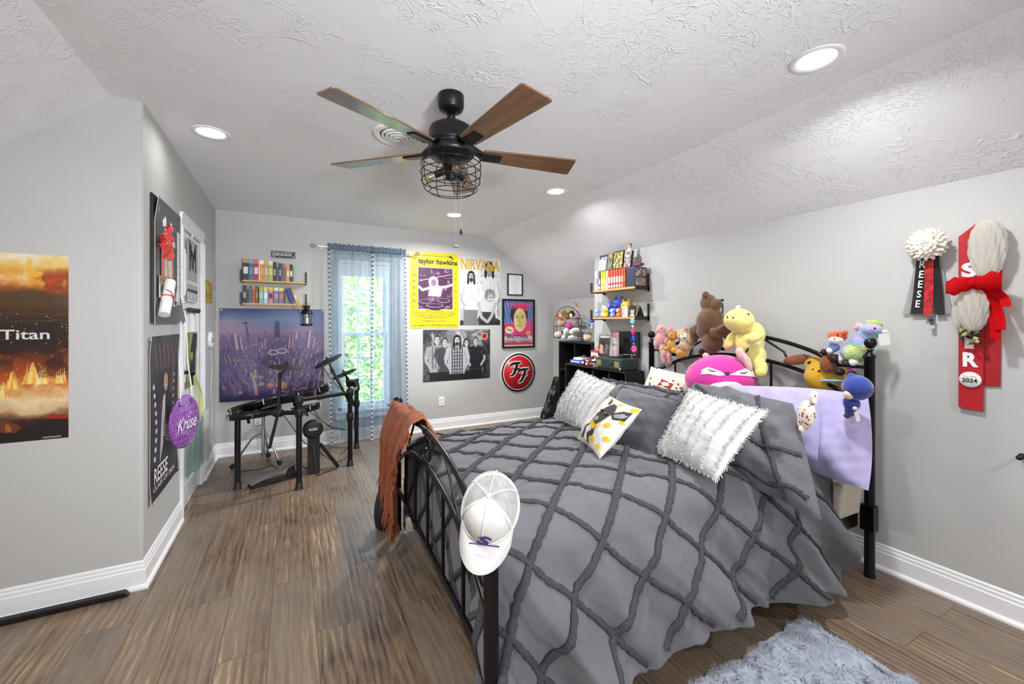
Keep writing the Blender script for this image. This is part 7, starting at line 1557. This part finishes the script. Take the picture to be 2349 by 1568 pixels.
# ---- guitar case
GC = mat('case_vinyl', '#121214', .45, var=.2, scale=120, bump=.15, bscale=300)
gn = Vector((.48, -.82, 0)).normalized(); gb = Vector((-.82, -.48, 0)).normalized(); ga = (UP+gn*.30).normalized(); gn2 = gb.cross(ga); gn2 = gn2 if gn2.dot(gn) > 0 else -gn2
G0 = Vector((2.985, 4.655, .012))
outl = [(0.0, .0), (.07, .012), (.115, .05), (.135, .11), (.128, .17), (.105, .22), (.09, .26), (.088, .30), (.098, .35), (.095, .40), (.075, .44), (.055, .47), (.05, .56), (.05, .60), (.04, .62), (0, .625)]
side = [(w, h) for w, h in outl]+[(-w, h) for w, h in outl[::-1][1:-1]]
sm = spline([Vector((a, b, 0)) for a, b in side+[side[0]]], 3)[:-1]
GP = [G0+gb*(p.x)+ga*p.y for p in sm]
t = thing('guitar_case', 'black guitar case with gold latches leaning in the back corner', 'guitar case', G0)
MB().prism([p-gn2*.05 for p in GP], gn2*.10, GC).build('shell', t, bevel=.010, seg=3)
q = MB(); q.tube([p+gn2*.004 for p in GP], .0045, mat('case_piping', '#3a3a3e', .4), 6, True); q.build('seam_band', t)
for h in (.10, .32, .50, .585):
    j = min(range(len(sm)), key=lambda i: abs(sm[i].y-h)+(10 if sm[i].x < 0 else 0)); c = GP[j]+gb*.004+gn2*.004
    MB().box(c, (.022, .022, .030), BRASS, basis(-.2)).build('latch', t, bevel=.003)
j0 = min(range(len(sm)), key=lambda i: abs(sm[i].y-.23)+(10 if sm[i].x < 0 else 0)); j1 = min(range(len(sm)), key=lambda i: abs(sm[i].y-.40)+(10 if sm[i].x < 0 else 0))
MB().tube(spline([GP[j0], GP[j0]+gb*.03+ga*.01, GP[j1]+gb*.03-ga*.01, GP[j1]], 6), .007, CHROME, 8).build('handle', t)
# ================================================================ electronic drum kit
DK = mat('rack_black', '#141416', .4, .3, .1); PAD = mat('pad_rubber', '#1f1f22', .6, var=.1, bump=.1); SHL = mat('pad_shell', '#0e0e10', .3)
A_, B_, C_, D_ = [Vector(p) for p in ((-.383, 3.959, 0), (.051, 3.729, 0), (.479, 4.119, 0), (.606, 4.657, 0))]
kit = thing('electronic_drum_kit', 'black electronic drum kit on a four-post rack by the window', 'drum kit', (.1, 4.1, 0))
def Vp(P, v): return Vector((P.x, P.y, zat(P.x, P.y, v)))
for P, v in ((A_, 936), (B_, 910), (C_, 890), (D_, 868)):
    top = Vp(P, v); q = MB(); q.cyl(P, top, .0215, DK, 20); q.lathe(P, [(.032, 0), (.032, .006), (.027, .012), (.026, .05), (.0215, .055)], SATIN, 20); q.build('rack_post', kit)
def clampb(p, ax=(0, 0, 1), s=1.0): return MB().lathe(Vector(p)-Vector(ax).normalized()*.032*s, [(.028*s, 0), (.031*s, .004), (.031*s, .06*s), (.028*s, .064*s)], SATIN, 16, ax).build('clamp', kit)
def bar(p0, p1, r=.018, nm='rack_bar'): return MB().cyl(p0, p1, r, DK, 16).build(nm, kit)
a1, b1 = Vp(A_, 948), Vp(B_, 946); bar(a1, b1); b2, c2 = Vp(B_, 917), Vp(C_, 900); bar(b2, c2); c3, d3 = Vp(C_, 955), Vp(D_, 925); bar(c2, Vp(D_, 888)); 
for p in (a1, b1, b2, c2, c3, Vp(D_, 888), Vp(D_, 925)): clampb(p)
# cymbal arms and cymbals
def cymbal(u, v, y, wpx, tilt_r, tilt_f, arm, nm='cymbal_pad'):
    c = on(u, v, 'y', y); r = px(wpx/2, c); n = (UP+CR*tilt_r+CF*tilt_f).normalized()
    MB().lathe(c, [(0, .012), (.03, .012), (.034, .006), (r*.95, -.004), (r, -.008), (r*.98, -.011), (r*.5, -.006), (0, -.004)], PAD, 40, n).build(nm, kit)
    MB().cyl(c+n*.01, c+n*.035, .010, SATIN, 12).build('wing_nut', kit)
    q = MB(); pts = [c-n*.005]+[Vector(p) for p in arm]; q.tube(pts, [.006]+[.012]*(len(pts)-1), DK, 10); q.build('cymbal_arm', kit); MB().ell(pts[1], .019, SATIN, nu=10, nv=8).build('arm_joint', kit); return c
bm = a1.lerp(b1, .66)
cymbal(658, 839, bm.y+.02, 76, .10, -.02, [bm+Vector((.012, .02, .30)), bm+Vector((.0, .0, .0)), bm+Vector((-.06, -.02, -.27))]); clampb(bm, b1-a1)
cymbal(752, 826, C_.y+.02, 66, -.42, -.30, [Vector((on(763, 850, 'y', C_.y+.01))), Vp(C_, 925)+Vector((0, .0, 0)), Vp(C_, 965)+Vector((.005, 0, 0))])
cymbal(790, 856, 4.40, 56, -.5, .1, [on(797, 868, 'y', 4.42), on(805, 905, 'y', 4.5), on(812, 930, 'y', 4.62)])
# drum pads
def pad(u, v, y, wpx, hgt, tr, tf, nm='drum_pad', mount=None):
    c = on(u, v, 'y', y); r = px(wpx/2, c); n = (UP+CR*tr+CF*tf).normalized()
    o = MB().lathe(c, [(r*.55, -hgt), (r*.9, -hgt*.9), (r*.97, -hgt*.5), (r, -.012), (r*1.02, -.006), (r*1.02, .006), (r*.97, .009)], SHL, 36, n).build(nm, kit)
    MB().lathe(c+n*.004, [(0, .004), (r*.90, .004), (r*.955, .001), (r*.955, -.002)], PAD, 36, n).build('pad_head', o)
    MB().lathe(c, [(r*1.0, .006), (r*1.03, .010), (r*1.0, .014), (r*.955, .010)], mat('hoop', '#3a3a3d', .25, .6), 36, n, cap=False).build('hoop', o)
    for k in range(5):
        e1 = n.orthogonal().normalized(); e2 = n.cross(e1); a = 2*PI*k/5+.4; d = e1*math.cos(a)+e2*math.sin(a); MB().cyl(c+d*r*1.02+n*.012, c+d*r*1.0-n*hgt*.7, .005, CHROME, 8).build('tension_lug', o)
    if mount is not None: MB().tube([c-n*hgt*.7, c-n*(hgt+.03), Vector(mount)], .011, DK, 8).build('pad_mount', kit)
    return c
pad(592, 925, 4.20, 116, .055, -.30, .10, mount=a1.lerp(b1, .3)); pad(672, 908, 4.28, 92, .055, -.22, .10, mount=b1.lerp(c2, .1)); pad(722, 893, 4.42, 62, .07, -.40, .06, mount=c2.lerp(b2, .3)); pad(702, 932, 4.18, 60, .05, -.20, .08, mount=Vp(B_, 940)); pad(570, 950, 3.98, 84, .035, -.10, .10, mount=a1.lerp(b1, .15))
# sound module and wiring
q = MB(); mc = on(806, 878, 'y', 4.60); q.box(mc, (.10, .05, .07), SATIN, rotz(-.5) @ Matrix.Rotation(.4, 3, 'X')); q.build('sound_module', kit, bevel=.006)
WIR = mat('cable_black', '#1a1a1c', .5)
for pts in ([on(648, 948, 'y', 3.9), on(675, 985, 'y', 3.85), on(700, 1016, 'y', 3.9), on(730, 1035, 'y', 4.1), (.36, 4.2, .03), (.50, 4.35, .02)], [on(706, 940, 'y', 4.1), on(735, 962, 'y', 4.1), on(765, 982, 'y', 4.1), on(800, 986, 'y', 4.12)], [on(715, 935, 'y', 4.15), on(745, 970, 'y', 4.15), on(790, 985, 'y', 4.15)], [on(803, 985, 'y', 4.14), on(806, 1010, 'y', 4.2), on(790, 1035, 'y', 4.3), (.42, 4.42, .02)], [on(740, 838, 'y', 4.12), on(752, 858, 'y', 4.12), on(768, 880, 'y', 4.11), on(784, 895, 'y', 4.11)], [on(818, 900, 'y', 4.6), on(820, 950, 'y', 4.6), on(812, 985, 'y', 4.55), on(818, 900, 'y', 4.57)], [on(800, 890, 'y', 4.3), on(822, 920, 'y', 4.5), on(815, 980, 'y', 4.5)]):
    MB().tube(spline(pts, 8), .0035, WIR, 6).build('cable', kit)
# kick tower, pedal and stand: separate stands on the floor
kc_ = on(718, 984, 'y', 4.02); r = px(20, kc_); n = (CF*-.75+CR*.45+UP*.1).normalized(); kb_ = Vector((kc_.x+.01, kc_.y+.03, 0))
t = thing('kick_drum_tower', 'round kick pad on a black floor tower under the drum kit', 'drum', kb_)
MB().lathe(kc_, [(0, -.07), (r*.8, -.07), (r*1.05, -.05), (r*1.08, .0), (r*1.0, .012), (0, .014)], SHL, 36, n).build('kick_pad', t); MB().lathe(kc_+n*.014, [(0, .004), (r*.85, .003), (r*.9, 0)], PAD, 30, n).build('pad_head', t)
q = MB(); q.text('ALESIS', kc_+n*.0185, UP.cross(n).normalized(), n.cross(UP.cross(n)).normalized(), .03, INKW, width=r*.9, off=.01); q.build('lettering', t)
q = MB(); q.hexa([kb_+Vector((-.05, -.02, 0)), kb_+Vector((.045, -.02, 0)), kb_+Vector((.045, .05, 0)), kb_+Vector((-.05, .05, 0)), kc_+Vector((-.045, -.0, -.03)), kc_+Vector((.055, .0, -.03)), kc_+Vector((.05, .05, -.03)), kc_+Vector((-.04, .05, -.03))], SATIN); q.build('column', t, bevel=.006)
e0 = Vector((.372, 4.09, .008)); MB().tube([kc_+Vector((.06, .01, -.14)), e0+UP*.012], .016, SATIN, 8).build('brace_leg', t); f0 = on(727, 1090, 'z', .006)
MB().tube([kc_+Vector((-.0, -.02, -.14)), f0, e0], .007, mat('steel_rod', '#6a6a6e', .3, .8), 8).build('floor_frame', t)
t = thing('bass_pedal', 'black bass drum pedal with a silver footboard on the floor', 'drum pedal', (-.15, 3.94, 0))
h0 = Vector((-.30, 3.93, .0)); h1 = Vector((.03, 4.06, 0)); sd2 = Vector((-(h1-h0).y, (h1-h0).x, 0)).normalized()*.045
q = MB(); q.hexa([h0-sd2, h1-sd2, h1+sd2, h0+sd2, h0-sd2+UP*.025, h1-sd2+UP*.02, h1+sd2+UP*.02, h0+sd2+UP*.025], SATIN); q.build('base_plate', t, bevel=.003)
q = MB(); q.hexa([h0-sd2*.9+UP*.027, h1-sd2*.8+UP*.115, h1+sd2*.8+UP*.115, h0+sd2*.9+UP*.027, h0-sd2*.9+UP*.034, h1-sd2*.8+UP*.122, h1+sd2*.8+UP*.122, h0+sd2*.9+UP*.034], mat('footboard_grey', '#8b8c90', .35, .6, var=.3, scale=60)); q.build('footboard', t)
q = MB(); q.hexa([h1-(h1-h0)*.25-sd2*.5, h1-sd2*.5, h1+sd2*.5, h1-(h1-h0)*.25+sd2*.5, h1-(h1-h0)*.15-sd2*.4+UP*.08, h1-(h1-h0)*.05-sd2*.4+UP*.11, h1-(h1-h0)*.05+sd2*.4+UP*.11, h1-(h1-h0)*.15+sd2*.4+UP*.08], SATIN); q.build('heel_block', t)
SC = Vector((-.235, 4.50, 0)); t = thing('tripod_stool', 'chrome tripod drum stool behind the drum pads', 'stool', SC)
MB().cyl(SC+UP*.09, SC+UP*.50, .016, CHROME, 16).cyl(SC+UP*.30, SC+UP*.335, .022, CHROME, 16).cyl(SC+UP*.085, SC+UP*.12, .022, CHROME, 16).build('column', t)
MB().lathe(SC+UP*.50, [(.03, -.01), (.135, .0), (.15, .02), (.15, .045), (.135, .06), (0, .065)], mat('seat_vinyl', '#1c1c1f', .5), 30).build('seat', t)
for P in ((-.478, 4.523), (-.10, 4.443), (-.205, 4.76)):
    P = Vector((*P, .012)); d = P-SC; q = MB(); q.tube([SC+UP*.315, SC+d*.35+UP*.265, SC+d*.75+UP*.11, P+UP*.012], .010, CHROME, 10); lg_ = q.build('leg', t)
    MB().cyl(P-d.normalized()*.02+UP*.03, P+d.normalized()*.012, .017, SATIN, 12, .022).build('rubber_foot', lg_); MB().cyl(SC+UP*.10, SC+d*.5+UP*.20, .005, CHROME, 8).build('strut', t)
tag(MB().tube(spline([(-.40, 4.40, .006), (-.25, 4.38, .006), (-.16, 4.42, .014), (-.10, 4.30, .006), (.02, 4.36, .006), (.14, 4.18, .006)], 10), .004, WIR, 6).build('floor_cable'), 'thin black cable lying on the floor behind the drum pedal', 'cable')
